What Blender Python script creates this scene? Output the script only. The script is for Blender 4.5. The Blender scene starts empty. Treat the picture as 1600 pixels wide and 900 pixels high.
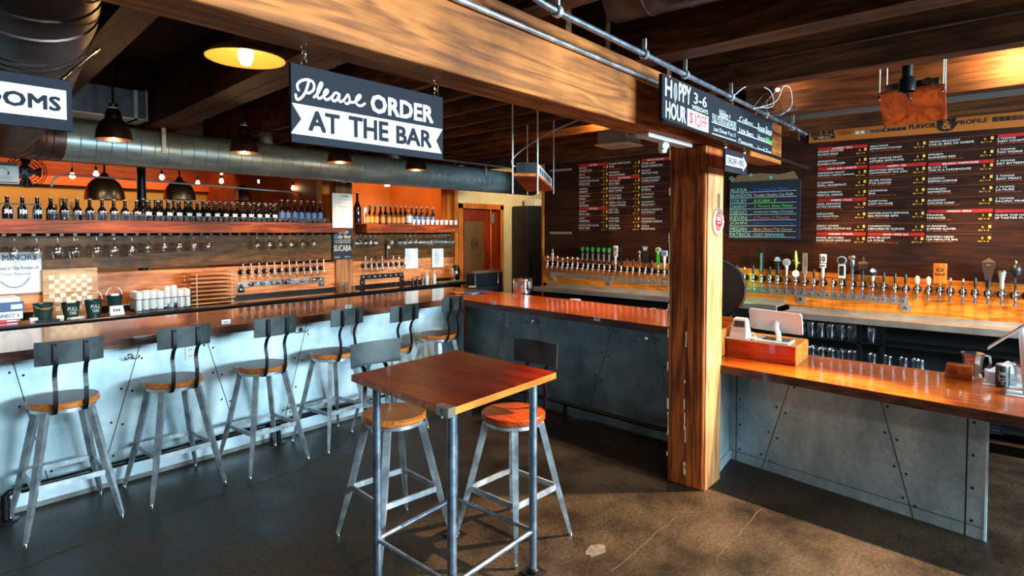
import bpy, bmesh, math, random
from mathutils import Vector, Matrix
random.seed(7)
C = bpy.context.scene.collection
R = math.radians
PI = math.pi

# ------------------------------------------------------------------ camera
F, CX, CY, PITCH, H, TH = 924., 800., 393., R(2.0), 1.85, R(40.54)
cam = bpy.data.cameras.new('camera'); co = bpy.data.objects.new('camera', cam); C.objects.link(co)
cam.sensor_width = 36; cam.lens = F / 1600 * 36; cam.shift_y = (CY - 450) / 1600; cam.clip_start = .05; cam.clip_end = 100
fwd = Vector((math.cos(TH) * math.cos(PITCH), math.sin(TH) * math.cos(PITCH), -math.sin(PITCH)))
rgt = Vector((math.sin(TH), -math.cos(TH), 0)); upv = rgt.cross(fwd)
co.matrix_world = Matrix((( rgt.x, upv.x, -fwd.x, 0), (rgt.y, upv.y, -fwd.y, 0), (rgt.z, upv.z, -fwd.z, H), (0, 0, 0, 1)))
bpy.context.scene.camera = co
def _ray(x, y): return fwd + rgt * ((x - CX) / F) - upv * ((y - CY) / F)
def onX(x, y, X): r = _ray(x, y); return Vector((0, 0, H)) + r * (X / r.x)      # where a line of sight meets a real plane
def onY(x, y, Y): r = _ray(x, y); return Vector((0, 0, H)) + r * (Y / r.y)
def onZ(x, y, z): r = _ray(x, y); return Vector((0, 0, H)) + r * ((z - H) / r.z)

# ------------------------------------------------------------------ world, light, exposure
sc = bpy.context.scene
sc.view_settings.view_transform = 'Standard'; sc.view_settings.look = 'None'
sc.view_settings.exposure = 0.0; sc.view_settings.gamma = 1.0; sc.view_settings.use_curve_mapping = False
w = bpy.data.worlds.new('world'); sc.world = w; w.use_nodes = True
w.node_tree.nodes['Background'].inputs[0].default_value = (.45, .6, .8, 1)
w.node_tree.nodes['Background'].inputs[1].default_value = .02
def lamp(name, kind, loc, power, color, target=None, size=None, size_y=None, radius=None, spot=None, blend=.5, spread=None):
    d = bpy.data.lights.new(name, kind); d.energy = power; d.color = color
    o = bpy.data.objects.new(name, d); C.objects.link(o); o.location = loc
    if kind == 'AREA':
        d.shape = 'RECTANGLE'; d.size = size; d.size_y = size_y or size
        if spread: d.spread = R(spread)
    elif radius is not None: d.shadow_soft_size = radius
    if kind == 'SPOT': d.spot_size = R(spot); d.spot_blend = blend
    if target is not None:
        o.rotation_euler = (Vector(target) - Vector(loc)).to_track_quat('-Z', 'Y').to_euler()
    return o
WARM = (1, .62, .28)
lamp('window_daylight', 'AREA', (4.4, -4.8, 2.5), 1900, (.62, .87, 1), (1.9, 4.9, .9), 4.2, 1.1)
lamp('bar_front_fill', 'AREA', (.5, -1.9, 3.2), 190, (.66, .88, 1), (1.2, 4.9, .5), .9, .4)  # added fill behind the camera, brightens the long bar front
lamp('side_window_daylight', 'AREA', (-2.8, -1.2, 2.2), 9, (.62, .85, 1), (4, 1.5, .9), 3.2, 1.6)
lamp('track_spot_over_floor', 'SPOT', (4.80, .85, 3.2), 2300, (1, .72, .42), (3.0, 1.15, 0), radius=.03, spot=52, blend=.35)
for i, (y, p) in enumerate(((-.9, 60), (.35, 75), (1.35, 42), (2.6, 26), (3.8, 22))):
    lamp('tap_wall_spot', 'SPOT', (6.15, y, 2.70), p * 3.0, (1, .64, .28), (6.85, y - .1, 1.05), radius=.04, spot=62, blend=.9)
for x in (.8, 2.2, 3.6, 5.0, 6.4):
    lamp('back_bar_spot', 'SPOT', (x, 6.55, 2.42), 62, (1, .62, .36), (x, 7.45, 1.1), radius=.05, spot=100, blend=.8)
for y in (2.4, 3.9): lamp('bar_top_fill', 'SPOT', (5.0, y, 2.79), 190, (1, .70, .36), (4.95, y, 1.0), radius=.04, spot=85, blend=.8)  # added warm fill spots, brighten the orange bar top
lamp('tap_green_light', 'POINT', (6.72, 2.35, 1.30), 1.2, (.05, 1, .25), radius=.03)
lamp('dining_room_light', 'AREA', (1.6, 11.0, 3.1), 130, (1, .60, .24), (1.6, 11.8, 1.9), 6.0, .4)
lamp('rear_office_light', 'AREA', (6.2, 8.3, 3.0), 52, (1, .50, .16), (6.2, 9.2, 1.6), 1.6, .8)
lamp('hall_light', 'SPOT', (8.3, 5.9, 2.9), 120, (1, .8, .5), (8.6, 7.5, 1.6), radius=.05, spot=110)

# ------------------------------------------------------------------ materials
M = {}
def _new(name):
    m = bpy.data.materials.new(name); m.use_nodes = True; nt = m.node_tree
    return m, nt, nt.nodes['Principled BSDF']
def plain(name, col, rough=.5, metal=0., spec=.5, emit=None, es=0., coat=0., bump=0., bscale=60):
    m, nt, b = _new(name)
    b.inputs['Base Color'].default_value = (*col, 1); b.inputs['Roughness'].default_value = rough
    b.inputs['Metallic'].default_value = metal; b.inputs['Specular IOR Level'].default_value = spec
    b.inputs['Coat Weight'].default_value = coat
    if emit: b.inputs['Emission Color'].default_value = (*emit, 1); b.inputs['Emission Strength'].default_value = es
    if bump:
        n = nt.nodes.new('ShaderNodeTexNoise'); n.inputs['Scale'].default_value = bscale
        bp = nt.nodes.new('ShaderNodeBump'); bp.inputs['Strength'].default_value = bump; bp.inputs['Distance'].default_value = .01
        nt.links.new(n.outputs[0], bp.inputs['Height']); nt.links.new(bp.outputs[0], b.inputs['Normal'])
    M[name] = m; return m
def _ramp(nt, stops):
    r = nt.nodes.new('ShaderNodeValToRGB'); e = r.color_ramp.elements
    while len(e) < len(stops): e.new(.5)
    for k, (p, c) in enumerate(stops): e[k].position = p; e[k].color = (*c, 1)
    return r
def _math(nt, op, a, b=None):
    n = nt.nodes.new('ShaderNodeMath'); n.operation = op
    for i, v in enumerate((a, b)):
        if v is None: continue
        if isinstance(v, (int, float)): n.inputs[i].default_value = v
        else: nt.links.new(v, n.inputs[i])
    return n.outputs[0]
def wood(name, dark, light, axis='X', rough=.5, coat=0., scale=1., bump=.25, plank=None, plank_axis='Z', knots=.5, gap=.02, stain=None, spec=.22):
    """grain runs along axis; plank = board width in metres, grooved along plank_axis"""
    m, nt, b = _new(name); L = nt.links.new
    tc = nt.nodes.new('ShaderNodeTexCoord'); mp = nt.nodes.new('ShaderNodeMapping')
    L(tc.outputs['Object'], mp.inputs['Vector'])
    s = {'X': (.9, 11, 11), 'Y': (11, .9, 11), 'Z': (11, 11, .9)}[axis]
    mp.inputs['Scale'].default_value = [v * scale for v in s]
    vec = mp.outputs[0]
    if plank:
        sp = nt.nodes.new('ShaderNodeSeparateXYZ'); L(tc.outputs['Object'], sp.inputs[0])
        q = _math(nt, 'DIVIDE', sp.outputs[plank_axis], plank)
        fl = _math(nt, 'FLOOR', q); fr = _math(nt, 'FRACT', q)
        wn = nt.nodes.new('ShaderNodeTexWhiteNoise'); wn.noise_dimensions = '1D'; L(fl, wn.inputs['W'])
        ad = nt.nodes.new('ShaderNodeVectorMath'); ad.operation = 'ADD'; L(vec, ad.inputs[0])
        sc_ = nt.nodes.new('ShaderNodeVectorMath'); sc_.operation = 'SCALE'; L(wn.outputs['Color'], sc_.inputs[0]); sc_.inputs['Scale'].default_value = 20
        L(sc_.outputs[0], ad.inputs[1]); vec = ad.outputs[0]
    n1 = nt.nodes.new('ShaderNodeTexNoise'); n1.inputs['Scale'].default_value = .8; n1.inputs['Detail'].default_value = 3; n1.inputs['Distortion'].default_value = knots
    n2 = nt.nodes.new('ShaderNodeTexNoise'); n2.inputs['Scale'].default_value = 4.5; n2.inputs['Detail'].default_value = 8; n2.inputs['Roughness'].default_value = .65
    L(vec, n1.inputs['Vector']); L(vec, n2.inputs['Vector'])
    ring = _math(nt, 'SINE', _math(nt, 'MULTIPLY', n1.outputs[0], 34))
    ring = _math(nt, 'MULTIPLY', _math(nt, 'ADD', ring, 1), .5)
    mixv = _math(nt, 'ADD', _math(nt, 'MULTIPLY', ring, .38), _math(nt, 'MULTIPLY', n2.outputs[0], .95))
    rp = _ramp(nt, [(.32, dark), (.95, light)]); L(mixv, rp.inputs[0])
    col = rp.outputs[0]
    n3 = nt.nodes.new('ShaderNodeTexNoise'); n3.inputs['Scale'].default_value = 1.7; n3.inputs['Detail'].default_value = 4
    L(tc.outputs['Object'], n3.inputs['Vector'])
    def mul(c, fac):
        mx = nt.nodes.new('ShaderNodeMix'); mx.data_type = 'RGBA'; mx.blend_type = 'MULTIPLY'; mx.inputs[0].default_value = 1
        L(c, mx.inputs[6]); L(fac, mx.inputs[7]); return mx.outputs[2]
    rp3 = _ramp(nt, [(.35, (.62, .58, .55) if stain is None else stain), (.62, (1.15, 1.1, 1.05))]); L(n3.outputs[0], rp3.inputs[0])
    col = mul(col, rp3.outputs[0])
    hgt = mixv
    if plank:
        tone = _ramp(nt, [(0, (.72, .7, .68)), (1, (1.15, 1.15, 1.15))]); L(wn.outputs['Value'], tone.inputs[0]); col = mul(col, tone.outputs[0])
        g = _math(nt, 'GREATER_THAN', fr, gap)
        gr = _ramp(nt, [(0, (.12, .1, .09)), (1, (1, 1, 1))]); L(g, gr.inputs[0]); col = mul(col, gr.outputs[0])
        hgt = _math(nt, 'MULTIPLY', mixv, g)
    L(col, b.inputs['Base Color']); b.inputs['Roughness'].default_value = rough
    b.inputs['Coat Weight'].default_value = coat; b.inputs['Coat Roughness'].default_value = .08; b.inputs['Specular IOR Level'].default_value = spec if not coat > .45 else .5
    bp = nt.nodes.new('ShaderNodeBump'); bp.inputs['Strength'].default_value = bump; bp.inputs['Distance'].default_value = .004
    L(hgt, bp.inputs['Height']); L(bp.outputs[0], b.inputs['Normal'])
    M[name] = m; return m
def blotch(name, a, b_, rough=(.3, .6), metal=0., scale=3., coat=0., bump=.1, detail=8, spec=.5, stretch=(1, 1, 1), lo=.35, hi=.65, speck=0, sa=1.):
    m, nt, b = _new(name); L = nt.links.new
    tc = nt.nodes.new('ShaderNodeTexCoord'); mp = nt.nodes.new('ShaderNodeMapping'); mp.inputs['Scale'].default_value = stretch
    L(tc.outputs['Object'], mp.inputs['Vector'])
    n = nt.nodes.new('ShaderNodeTexNoise'); n.inputs['Scale'].default_value = scale; n.inputs['Detail'].default_value = detail; n.inputs['Roughness'].default_value = .6
    L(mp.outputs[0], n.inputs['Vector'])
    rp = _ramp(nt, [(lo, a), (hi, b_)]); L(n.outputs[0], rp.inputs[0]); L(rp.outputs[0], b.inputs['Base Color'])
    mr = nt.nodes.new('ShaderNodeMapRange'); mr.inputs[3].default_value = rough[0]; mr.inputs[4].default_value = rough[1]
    mr.inputs[1].default_value = .3; mr.inputs[2].default_value = .7
    L(n.outputs[0], mr.inputs[0]); L(mr.outputs[0], b.inputs['Roughness'])
    b.inputs['Metallic'].default_value = metal; b.inputs['Coat Weight'].default_value = coat; b.inputs['Specular IOR Level'].default_value = spec
    if speck:
        n3 = nt.nodes.new('ShaderNodeTexNoise'); n3.inputs['Scale'].default_value = speck; n3.inputs['Detail'].default_value = 6; L(tc.outputs['Object'], n3.inputs['Vector'])
        r3 = _ramp(nt, [(.35, (1 - .45 * sa,) * 3), (.66, (1 + .6 * sa, 1 + .5 * sa, 1 + .4 * sa))]); L(n3.outputs[0], r3.inputs[0])
        mx = nt.nodes.new('ShaderNodeMix'); mx.data_type = 'RGBA'; mx.blend_type = 'MULTIPLY'; mx.inputs[0].default_value = 1; L(rp.outputs[0], mx.inputs[6]); L(r3.outputs[0], mx.inputs[7]); L(mx.outputs[2], b.inputs['Base Color'])
    if bump:
        n2 = nt.nodes.new('ShaderNodeTexNoise'); n2.inputs['Scale'].default_value = scale * 14; n2.inputs['Detail'].default_value = 6
        L(tc.outputs['Object'], n2.inputs['Vector'])
        bp = nt.nodes.new('ShaderNodeBump'); bp.inputs['Strength'].default_value = bump; bp.inputs['Distance'].default_value = .006
        L(n2.outputs[0], bp.inputs['Height']); L(bp.outputs[0], b.inputs['Normal'])
    M[name] = m; return m
def glassy(name, tint, rim, k=.12, rough=.03):
    m = bpy.data.materials.new(name); m.use_nodes = True; nt = m.node_tree; nt.nodes.clear(); L = nt.links.new
    o = nt.nodes.new('ShaderNodeOutputMaterial'); mx = nt.nodes.new('ShaderNodeMixShader'); t = nt.nodes.new('ShaderNodeBsdfTransparent')
    g = nt.nodes.new('ShaderNodeBsdfGlossy'); lw = nt.nodes.new('ShaderNodeLayerWeight'); lw.inputs[0].default_value = .35
    t.inputs[0].default_value = (*tint, 1); g.inputs[0].default_value = (*rim, 1); g.inputs[1].default_value = rough
    f = _math(nt, 'ADD', _math(nt, 'MULTIPLY', lw.outputs['Facing'], .75), k)
    L(f, mx.inputs[0]); L(t.outputs[0], mx.inputs[1]); L(g.outputs[0], mx.inputs[2]); L(mx.outputs[0], o.inputs[0])
    M[name] = m; return m

wood('beam_wood', (.17, .050, .010), (.56, .185, .040), 'X', .6, scale=.9, bump=.5, knots=.8, stain=(.42, .36, .32))
wood('post_wood', (.085, .013, .003), (.52, .12, .020), 'Z', .6, scale=.9, bump=.6, knots=1.0)
wood('joist_wood', (.022, .007, .002), (.15, .050, .014), 'Y', .7, bump=.3)
wood('deck_wood', (.010, .005, .003), (.045, .018, .008), 'X', .8, plank=.16, plank_axis='Y', bump=.3)
wood('timber_wood', (.013, .004, .0015), (.085, .029, .009), 'Y', .65, bump=.4, knots=1.0)
wood('bar_top_dark', (.12, .010, .002), (.40, .05, .008), 'X', .16, coat=.9, scale=1.1, bump=.05)
wood('bar_top_warm', (.28, .038, .003), (.62, .105, .006), 'Y', .22, coat=.5, scale=1.2, bump=.05)
wood('bar_edge', (.045, .016, .010), (.20, .07, .035), 'X', .45, coat=.2, scale=1.6, bump=.8)
wood('bar_edge_y', (.035, .012, .008), (.15, .05, .025), 'Y', .45, coat=.2, scale=1.6, bump=.6)
wood('end_block_wood', (.34, .085, .010), (.75, .25, .035), 'Z', .4, coat=.3)
wood('table_top', (.055, .002, .0006), (.26, .014, .002), 'Y', .38, coat=.12, scale=1.0, bump=.04)
wood('table_edge', (.34, .07, .010), (.72, .22, .035), 'X', .35, coat=.2)
wood('seat_dark', (.045, .014, .008), (.17, .055, .028), 'X', .42, coat=.12, scale=2)
wood('seat_side', (.50, .11, .015), (.98, .31, .05), 'X', .35, coat=.3, scale=2)
wood('seat_red', (.24, .025, .005), (.58, .09, .016), 'X', .3, coat=.4, scale=2)
wood('seat_honey', (.33, .10, .025), (.72, .28, .07), 'X', .3, coat=.4, scale=2)
wood('wall_dark_boards', (.011, .002, .0005), (.052, .011, .0025), 'Y', .65, plank=.61, bump=.15, gap=.008)
wood('tap_board', (.38, .09, .008), (.88, .28, .032), 'Y', .4, coat=.15, knots=2.2, scale=.8)
wood('shelf_wood', (.10, .018, .006), (.34, .075, .020), 'X', .5, coat=.0)
wood('back_board_dark', (.060, .024, .006), (.19, .080, .022), 'X', .5, knots=1.8, scale=.8)
wood('back_board_light', (.40, .12, .040), (.82, .33, .13), 'X', .45, coat=.1, knots=1.2, scale=.8)
wood('door_wood', (.20, .020, .008), (.34, .045, .015), 'Z', .4, coat=.2)
wood('casing_wood', (.46, .11, .014), (.78, .26, .04), 'Z', .4, coat=.2)
wood('casing_wood_x', (.46, .11, .014), (.78, .26, .04), 'X', .4, coat=.2)
wood('pine_box', (.34, .09, .012), (.78, .30, .05), 'Y', .4, coat=.2)
wood('red_box', (.20, .014, .003), (.40, .038, .006), 'Y', .35, coat=.3)
wood('plywood', (.26, .038, .005), (.60, .14, .022), 'X', .5, knots=.6, scale=.8)
wood('orange_boards', (.14, .020, .006), (.30, .05, .014), 'X', .5, plank=.3, bump=.2)
blotch('floor_concrete', (.010, .006, .0045), (.040, .025, .014), (.32, .58), scale=2.4, bump=.25, spec=.25, detail=12, speck=55)
blotch('kerb_concrete', (.12, .12, .11), (.26, .26, .24), (.7, .9), scale=6, bump=.5)
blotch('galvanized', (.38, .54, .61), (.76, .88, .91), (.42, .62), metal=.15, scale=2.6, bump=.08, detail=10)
blotch('galvanized_grey_shaded', (.26, .33, .35), (.52, .60, .62), (.40, .6), metal=.25, scale=3.4, bump=.1, detail=12, stretch=(1, 1, .45), speck=30, sa=.22)  # galvanised metal darkened for shade, with its own grey mottling
blotch('galvanized_shaded', (.105, .125, .137), (.25, .285, .305), (.34, .6), metal=.6, scale=3.2, bump=.08, detail=10)  # same galvanised metal in shade, the shade put into its colour
blotch('duct_steel', (.22, .31, .33), (.38, .50, .52), (.30, .42), metal=.6, scale=5, bump=.05, stretch=(.5, 2, 2))
blotch('duct_dark', (.05, .032, .026), (.15, .10, .085), (.3, .5), metal=.6, scale=5, bump=.05)
blotch('raw_steel', (.32, .35, .38), (.68, .70, .72), (.30, .45), metal=.75, scale=12, bump=.05)
blotch('leg_blue_steel', (.16, .21, .28), (.34, .40, .48), (.28, .42), metal=.85, scale=14, bump=.03)
blotch('back_steel', (.018, .024, .026), (.05, .060, .060), (.4, .6), metal=.3, scale=9, bump=.05)
blotch('stainless', (.52, .48, .43), (.72, .68, .62), (.28, .42), metal=.85, scale=3, bump=.02)
blotch('cream_wall', (.66, .55, .34), (.78, .66, .42), (.7, .8), scale=2, bump=.1)
blotch('office_wall', (.40, .11, .016), (.54, .17, .026), (.6, .7), scale=1.2, bump=.05)
blotch('orange_wall', (.36, .19, .045), (.46, .26, .07), (.6, .7), scale=1.2, bump=.05)
blotch('room_wall', (.10, .10, .11), (.16, .16, .17), (.8, .9), scale=1.2, bump=0)
plain('chrome', (.86, .86, .86), .08, 1)
plain('black_metal', (.012, .012, .013), .35, .6)
plain('black_paint', (.012, .013, .015), .45)
plain('black_plastic', (.010, .010, .011), .4)
plain('sign_black', (.010, .012, .019), .7, spec=.15)
plain('sign_white', (.70, .70, .67), .6); plain('old_white', (.55, .55, .52), .7)
plain('chalk_black', (.008, .014, .024), .6)
plain('chalk_white', (.50, .52, .50), .9); plain('chalk_green', (.12, .75, .10), .9); plain('chalk_mint', (.25, .62, .48), .9)
plain('chalk_blue', (.02, .10, .55), .9); plain('chalk_orange', (.85, .30, .10), .9); plain('chalk_pink', (.60, .12, .15), .9)
plain('projected_white', (.88, .84, .76), .6); plain('projected_orange', (.80, .12, .02), .6)  # light of the projected menus laid on as flat colours
plain('projected_yellow', (.90, .48, .05), .6); plain('projected_red', (.42, .006, .006), .6)
plain('projected_line', (.22, .055, .015), .6)
plain('strip_orange', (.40, .11, .013), .5); plain('strip_ink', (.012, .010, .010), .5)
plain('white_plastic', (.64, .62, .60), .4); plain('grey_plastic', (.35, .35, .35), .4); plain('screen_grey', (.06, .065, .06), .2)
plain('paper', (.80, .78, .74), .8); plain('paper_blue', (.03, .09, .22), .5); plain('red_paint', (.65, .012, .010), .4)
plain('cloth_white', (.78, .77, .74), .9, bump=.6, bscale=120); plain('speckle', (.10, .12, .16), .8)
plain('dark_granite', (.012, .011, .011), .12, coat=.6); plain('brass', (.85, .55, .18), .2, 1)
plain('bottle_glass', (.006, .007, .010), .07, coat=.6); plain('amber_glass', (.45, .10, .01), .08, coat=.6); plain('bottle_silver', (.7, .7, .7), .3, .9)
plain('label_white', (.75, .76, .78), .5); plain('label_blue', (.12, .22, .42), .5); plain('label_orange', (.85, .32, .06), .5)
plain('bucket_green', (.012, .045, .035), .35); plain('handle_green', (.03, .45, .04), .35); plain('lime', (.45, .62, .06), .35)
plain('copper_metal', (.26, .18, .13), .3, .9); plain('bronze_metal', (.09, .045, .035), .28, .85); plain('shade_yellow', (.32, .17, .035), .5)
plain('bulb', (1, 1, 1), .5, emit=(1, .72, .30), es=28); plain('bulb_hot', (1, 1, 1), .5, emit=(1, .86, .5), es=30)
plain('shade_glow', (.9, .5, .2), .5, emit=(1, .45, .14), es=2.2); plain('pin_light', (1, 1, 1), .5, emit=(1, .85, .6), es=14)
plain('spout_blue', (.02, .09, .40), .35); plain('rubber', (.02, .02, .02), .7); plain('wire_white', (.7, .7, .7), .5)
plain('check_dark', (.46, .24, .12), .5); plain('check_light', (.80, .68, .52), .5)
glassy('clear_glass', (.95, .96, .97), (1, 1, 1), .12); glassy('window_glass', (.97, .97, .97), (1, 1, 1), .02)
glassy('crystal', (.90, .92, .94), (.95, .97, 1), .2, .06)

# ------------------------------------------------------------------ mesh helpers
class MB:
    def __init__(s): s.b = bmesh.new()
    def _xf(s, vs, mat):
        if mat is not None: bmesh.ops.transform(s.b, matrix=mat, verts=vs)
    def box(s, x0, y0, z0, x1, y1, z1, bev=0., mat=None):
        r = bmesh.ops.create_cube(s.b, size=1); vs = r['verts']
        for v in vs: v.co = Vector(((x0 + x1) / 2 + v.co.x * abs(x1 - x0), (y0 + y1) / 2 + v.co.y * abs(y1 - y0), (z0 + z1) / 2 + v.co.z * abs(z1 - z0)))
        s._xf(vs, mat)
        if bev:
            es = list({e for v in vs for e in v.link_edges}); bmesh.ops.bevel(s.b, geom=es, offset=bev, segments=2, affect='EDGES', profile=.5)
        return s
    def face(s, pts): s.b.faces.new([s.b.verts.new(Vector(p)) for p in pts]); return s
    def prism(s, pts, off):
        """pts: 3-D polygon, off: extrusion vector"""
        off = Vector(off); a = [s.b.verts.new(Vector(p)) for p in pts]; c = [s.b.verts.new(Vector(p) + off) for p in pts]
        n = len(pts); fs = [s.b.faces.new(a), s.b.faces.new(c[::-1])]
        for i in range(n): fs.append(s.b.faces.new((a[i], c[i], c[(i + 1) % n], a[(i + 1) % n])))
        bmesh.ops.recalc_face_normals(s.b, faces=fs); return s
    def tube(s, pts, r, n=8, cap=True, flat=None):
        q4 = 1.414 if (n == 4 and flat) else 1.
        pts = [Vector(p) for p in pts]; rs = r if isinstance(r, (list, tuple)) else [r] * len(pts); rings = []
        d0 = (pts[1] - pts[0]).normalized(); ref = Vector((0, 0, 1)) if abs(d0.z) < .9 else Vector((1, 0, 0))
        if flat: ref = Vector(flat)
        for i, p in enumerate(pts):
            d = ((pts[i + 1] if i < len(pts) - 1 else pts[i]) - (pts[i - 1] if i else pts[i])).normalized()
            u = d.cross(ref)
            u = (u if u.length > 1e-4 else d.orthogonal()).normalized(); v = u.cross(d).normalized()
            if not flat: ref = v
            rr = rs[i]; ru, rv = (rr if isinstance(rr, tuple) else (rr, rr)); ru *= q4; rv *= q4
            rings.append([s.b.verts.new(p + u * (math.cos(2 * PI * k / n + PI / n) * ru) + v * (math.sin(2 * PI * k / n + PI / n) * rv)) for k in range(n)])
        fs = []
        for a, c in zip(rings, rings[1:]):
            for k in range(n): fs.append(s.b.faces.new((a[k], a[(k + 1) % n], c[(k + 1) % n], c[k])))
        if cap: fs.append(s.b.faces.new(rings[0][::-1])); fs.append(s.b.faces.new(rings[-1]))
        bmesh.ops.recalc_face_normals(s.b, faces=fs); return s
    def lathe(s, prof, base=(0, 0, 0), axis='Z', n=20, mat=None):
        """prof: (radius, height) pairs from the base point along axis"""
        base = Vector(base); ax = {'Z': Vector((0, 0, 1)), 'X': Vector((1, 0, 0)), 'Y': Vector((0, 1, 0)), '-X': Vector((-1, 0, 0)), '-Y': Vector((0, -1, 0))}[axis] if isinstance(axis, str) else axis
        ax = Vector(ax).normalized(); u = ax.orthogonal().normalized(); v = ax.cross(u); rings = []; new = []
        for r_, h in prof:
            if r_ < 1e-5: vv = s.b.verts.new(base + ax * h); rings.append([vv]); new.append(vv)
            else:
                rg = [s.b.verts.new(base + ax * h + (u * math.cos(2 * PI * k / n) + v * math.sin(2 * PI * k / n)) * r_) for k in range(n)]; rings.append(rg); new += rg
        fs = []
        for a, c in zip(rings, rings[1:]):
            if len(a) == 1 and len(c) == 1: continue
            for k in range(n):
                if len(a) == 1: fs.append(s.b.faces.new((a[0], c[(k + 1) % n], c[k])))
                elif len(c) == 1: fs.append(s.b.faces.new((a[k], a[(k + 1) % n], c[0])))
                else: fs.append(s.b.faces.new((a[k], a[(k + 1) % n], c[(k + 1) % n], c[k])))
        bmesh.ops.recalc_face_normals(s.b, faces=fs); s._xf(new, mat); return s
    def build(s, name, mat, parent=None, rel=None, smooth=False, **kw):
        """rel: subtract this world point (the parent's base) so the mesh sits in its parent's space"""
        me = bpy.data.meshes.new(name)
        if rel is not None: bmesh.ops.translate(s.b, verts=s.b.verts[:], vec=-Vector(rel))
        s.b.to_mesh(me); s.b.free()
        mats = mat if isinstance(mat, (list, tuple)) else [mat]
        for m_ in mats: me.materials.append(M[m_] if isinstance(m_, str) else m_)
        if smooth:
            for p in me.polygons: p.use_smooth = True
            try: me.set_sharp_from_angle(angle=R(38))
            except Exception: pass
        o = bpy.data.objects.new(name, me); C.objects.link(o)
        if parent is not None: o.parent = parent
        for k, v in kw.items(): o[k] = v
        return o
def tag(o, label=None, cat=None, group=None, kind=None):
    if label: o['label'] = label
    if cat: o['category'] = cat
    if group: o['group'] = group
    if kind: o['kind'] = kind
    return o
def thing(name, label, cat, loc=(0, 0, 0), rz=0, group=None):
    o = bpy.data.objects.new(name, None); C.objects.link(o); o.empty_display_size = .1
    o.location = loc; o.rotation_euler = (0, 0, rz); return tag(o, label, cat, group)
def struct(name, mb, mat, **kw): return tag(mb.build(name, mat, **kw), kind='structure')
def dup(root, loc, rz=None, label=None, group=None, scale=None):
    r = root.copy(); C.objects.link(r); r.location = loc
    if rz is not None: r.rotation_euler = (0, 0, rz)
    if label: r['label'] = label
    if group: r['group'] = group
    if scale: r.scale = (scale,) * 3
    for ch in [o for o in root.children]:
        c = ch.copy(); C.objects.link(c); c.parent = r
        for g in [o for o in ch.children]:
            d = g.copy(); C.objects.link(d); d.parent = c
    return r
# lettering: outlines of the built-in face, placed as real flat shapes on a board
_tc = {}
def _glyphs(body, bold=0., shear=0.):
    k = (body, bold, shear)
    if k not in _tc:
        cu = bpy.data.curves.new('t', 'FONT'); cu.body = body; cu.size = 1; cu.offset = bold; cu.shear = shear; cu.resolution_u = 2; cu.fill_mode = 'FRONT'
        o = bpy.data.objects.new('t', cu); me = o.to_mesh()
        vs = [(v.co.x, v.co.y) for v in me.vertices]; fs = [tuple(p.vertices) for p in me.polygons]
        o.to_mesh_clear(); bpy.data.objects.remove(o); bpy.data.curves.remove(cu)
        x0 = min(v[0] for v in vs); x1 = max(v[0] for v in vs); y0 = min(v[1] for v in vs); y1 = max(v[1] for v in vs)
        _tc[k] = ([((x - x0) / (x1 - x0), (y - y0) / (y1 - y0)) for x, y in vs], fs, (x1 - x0) / max(1e-6, y1 - y0))
    return _tc[k]
def write(mb, body, p, right, up, width=None, height=.1, bold=0., shear=0., center=False):
    """lower-left corner p, unit vectors right / up; cap height given, width fitted if given"""
    vs, fs, asp = _glyphs(body, 0, shear); wd = width or asp * height
    p = Vector(p); right = Vector(right); up = Vector(up)
    if center: p = p - right * (wd / 2)
    e = bold * height * .9; nrm = right.cross(up) * .00008
    for q, (dx, dy) in enumerate(((-e, -e), (e, -e), (e, e), (-e, e)) if bold > 0 else ((0, 0),)):
        nv = [mb.b.verts.new(p + right * (x * wd + dx) + up * (y * height + dy) + nrm * q) for x, y in vs]
        for f in fs:
            try: mb.b.faces.new([nv[i] for i in f])
            except ValueError: pass
    return mb
_rc = [0]
def ribbon(mb, pts, w, right, up, org, closed=False):
    """flat brush stroke through 2-D points"""
    P = [Vector(p) for p in pts]; right = Vector(right); up = Vector(up); a = []; nn = right.cross(up); _rc[0] = (_rc[0] + 1) % 12; org = Vector(org) + nn * (.00009 * _rc[0])
    n = len(P)
    for i in range(n):
        d = P[min(i + 1, n - 1)] - P[max(i - 1, 0)]
        d = d.normalized() if d.length else Vector((1, 0)); q = Vector((-d.y, d.x)) * (w / 2)
        l, r_ = P[i] + q, P[i] - q
        o2 = org + nn * (.000012 * (i % 40)); a.append((mb.b.verts.new(o2 + right * l.x + up * l.y), mb.b.verts.new(o2 + right * r_.x + up * r_.y)))
    for (l0, r0), (l1, r1) in zip(a, a[1:]):
        try: mb.b.faces.new((l0, r0, r1, l1))
        except ValueError: pass
    for q in (P[0], P[-1]):
        c = [mb.b.verts.new(org + nn * .0006 + right * (q.x + math.cos(t * PI / 4) * w / 2) + up * (q.y + math.sin(t * PI / 4) * w / 2)) for t in range(8)]
        mb.b.faces.new(c)
    return mb
def smoothpath(pts, k=6):
    out = []
    P = [Vector(p) for p in pts]; n = len(P)
    for i in range(n - 1):
        p0, p1, p2, p3 = P[max(i - 1, 0)], P[i], P[i + 1], P[min(i + 2, n - 1)]
        for j in range(k):
            t = j / k
            out.append(.5 * ((2 * p1) + (p2 - p0) * t + (2 * p0 - 5 * p1 + 4 * p2 - p3) * t * t + (3 * p1 - p0 - 3 * p2 + p3) * t ** 3))
    out.append(P[-1]); return out
XR, YR, UP = Vector((1, 0, 0)), Vector((0, -1, 0)), Vector((0, 0, 1))
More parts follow.
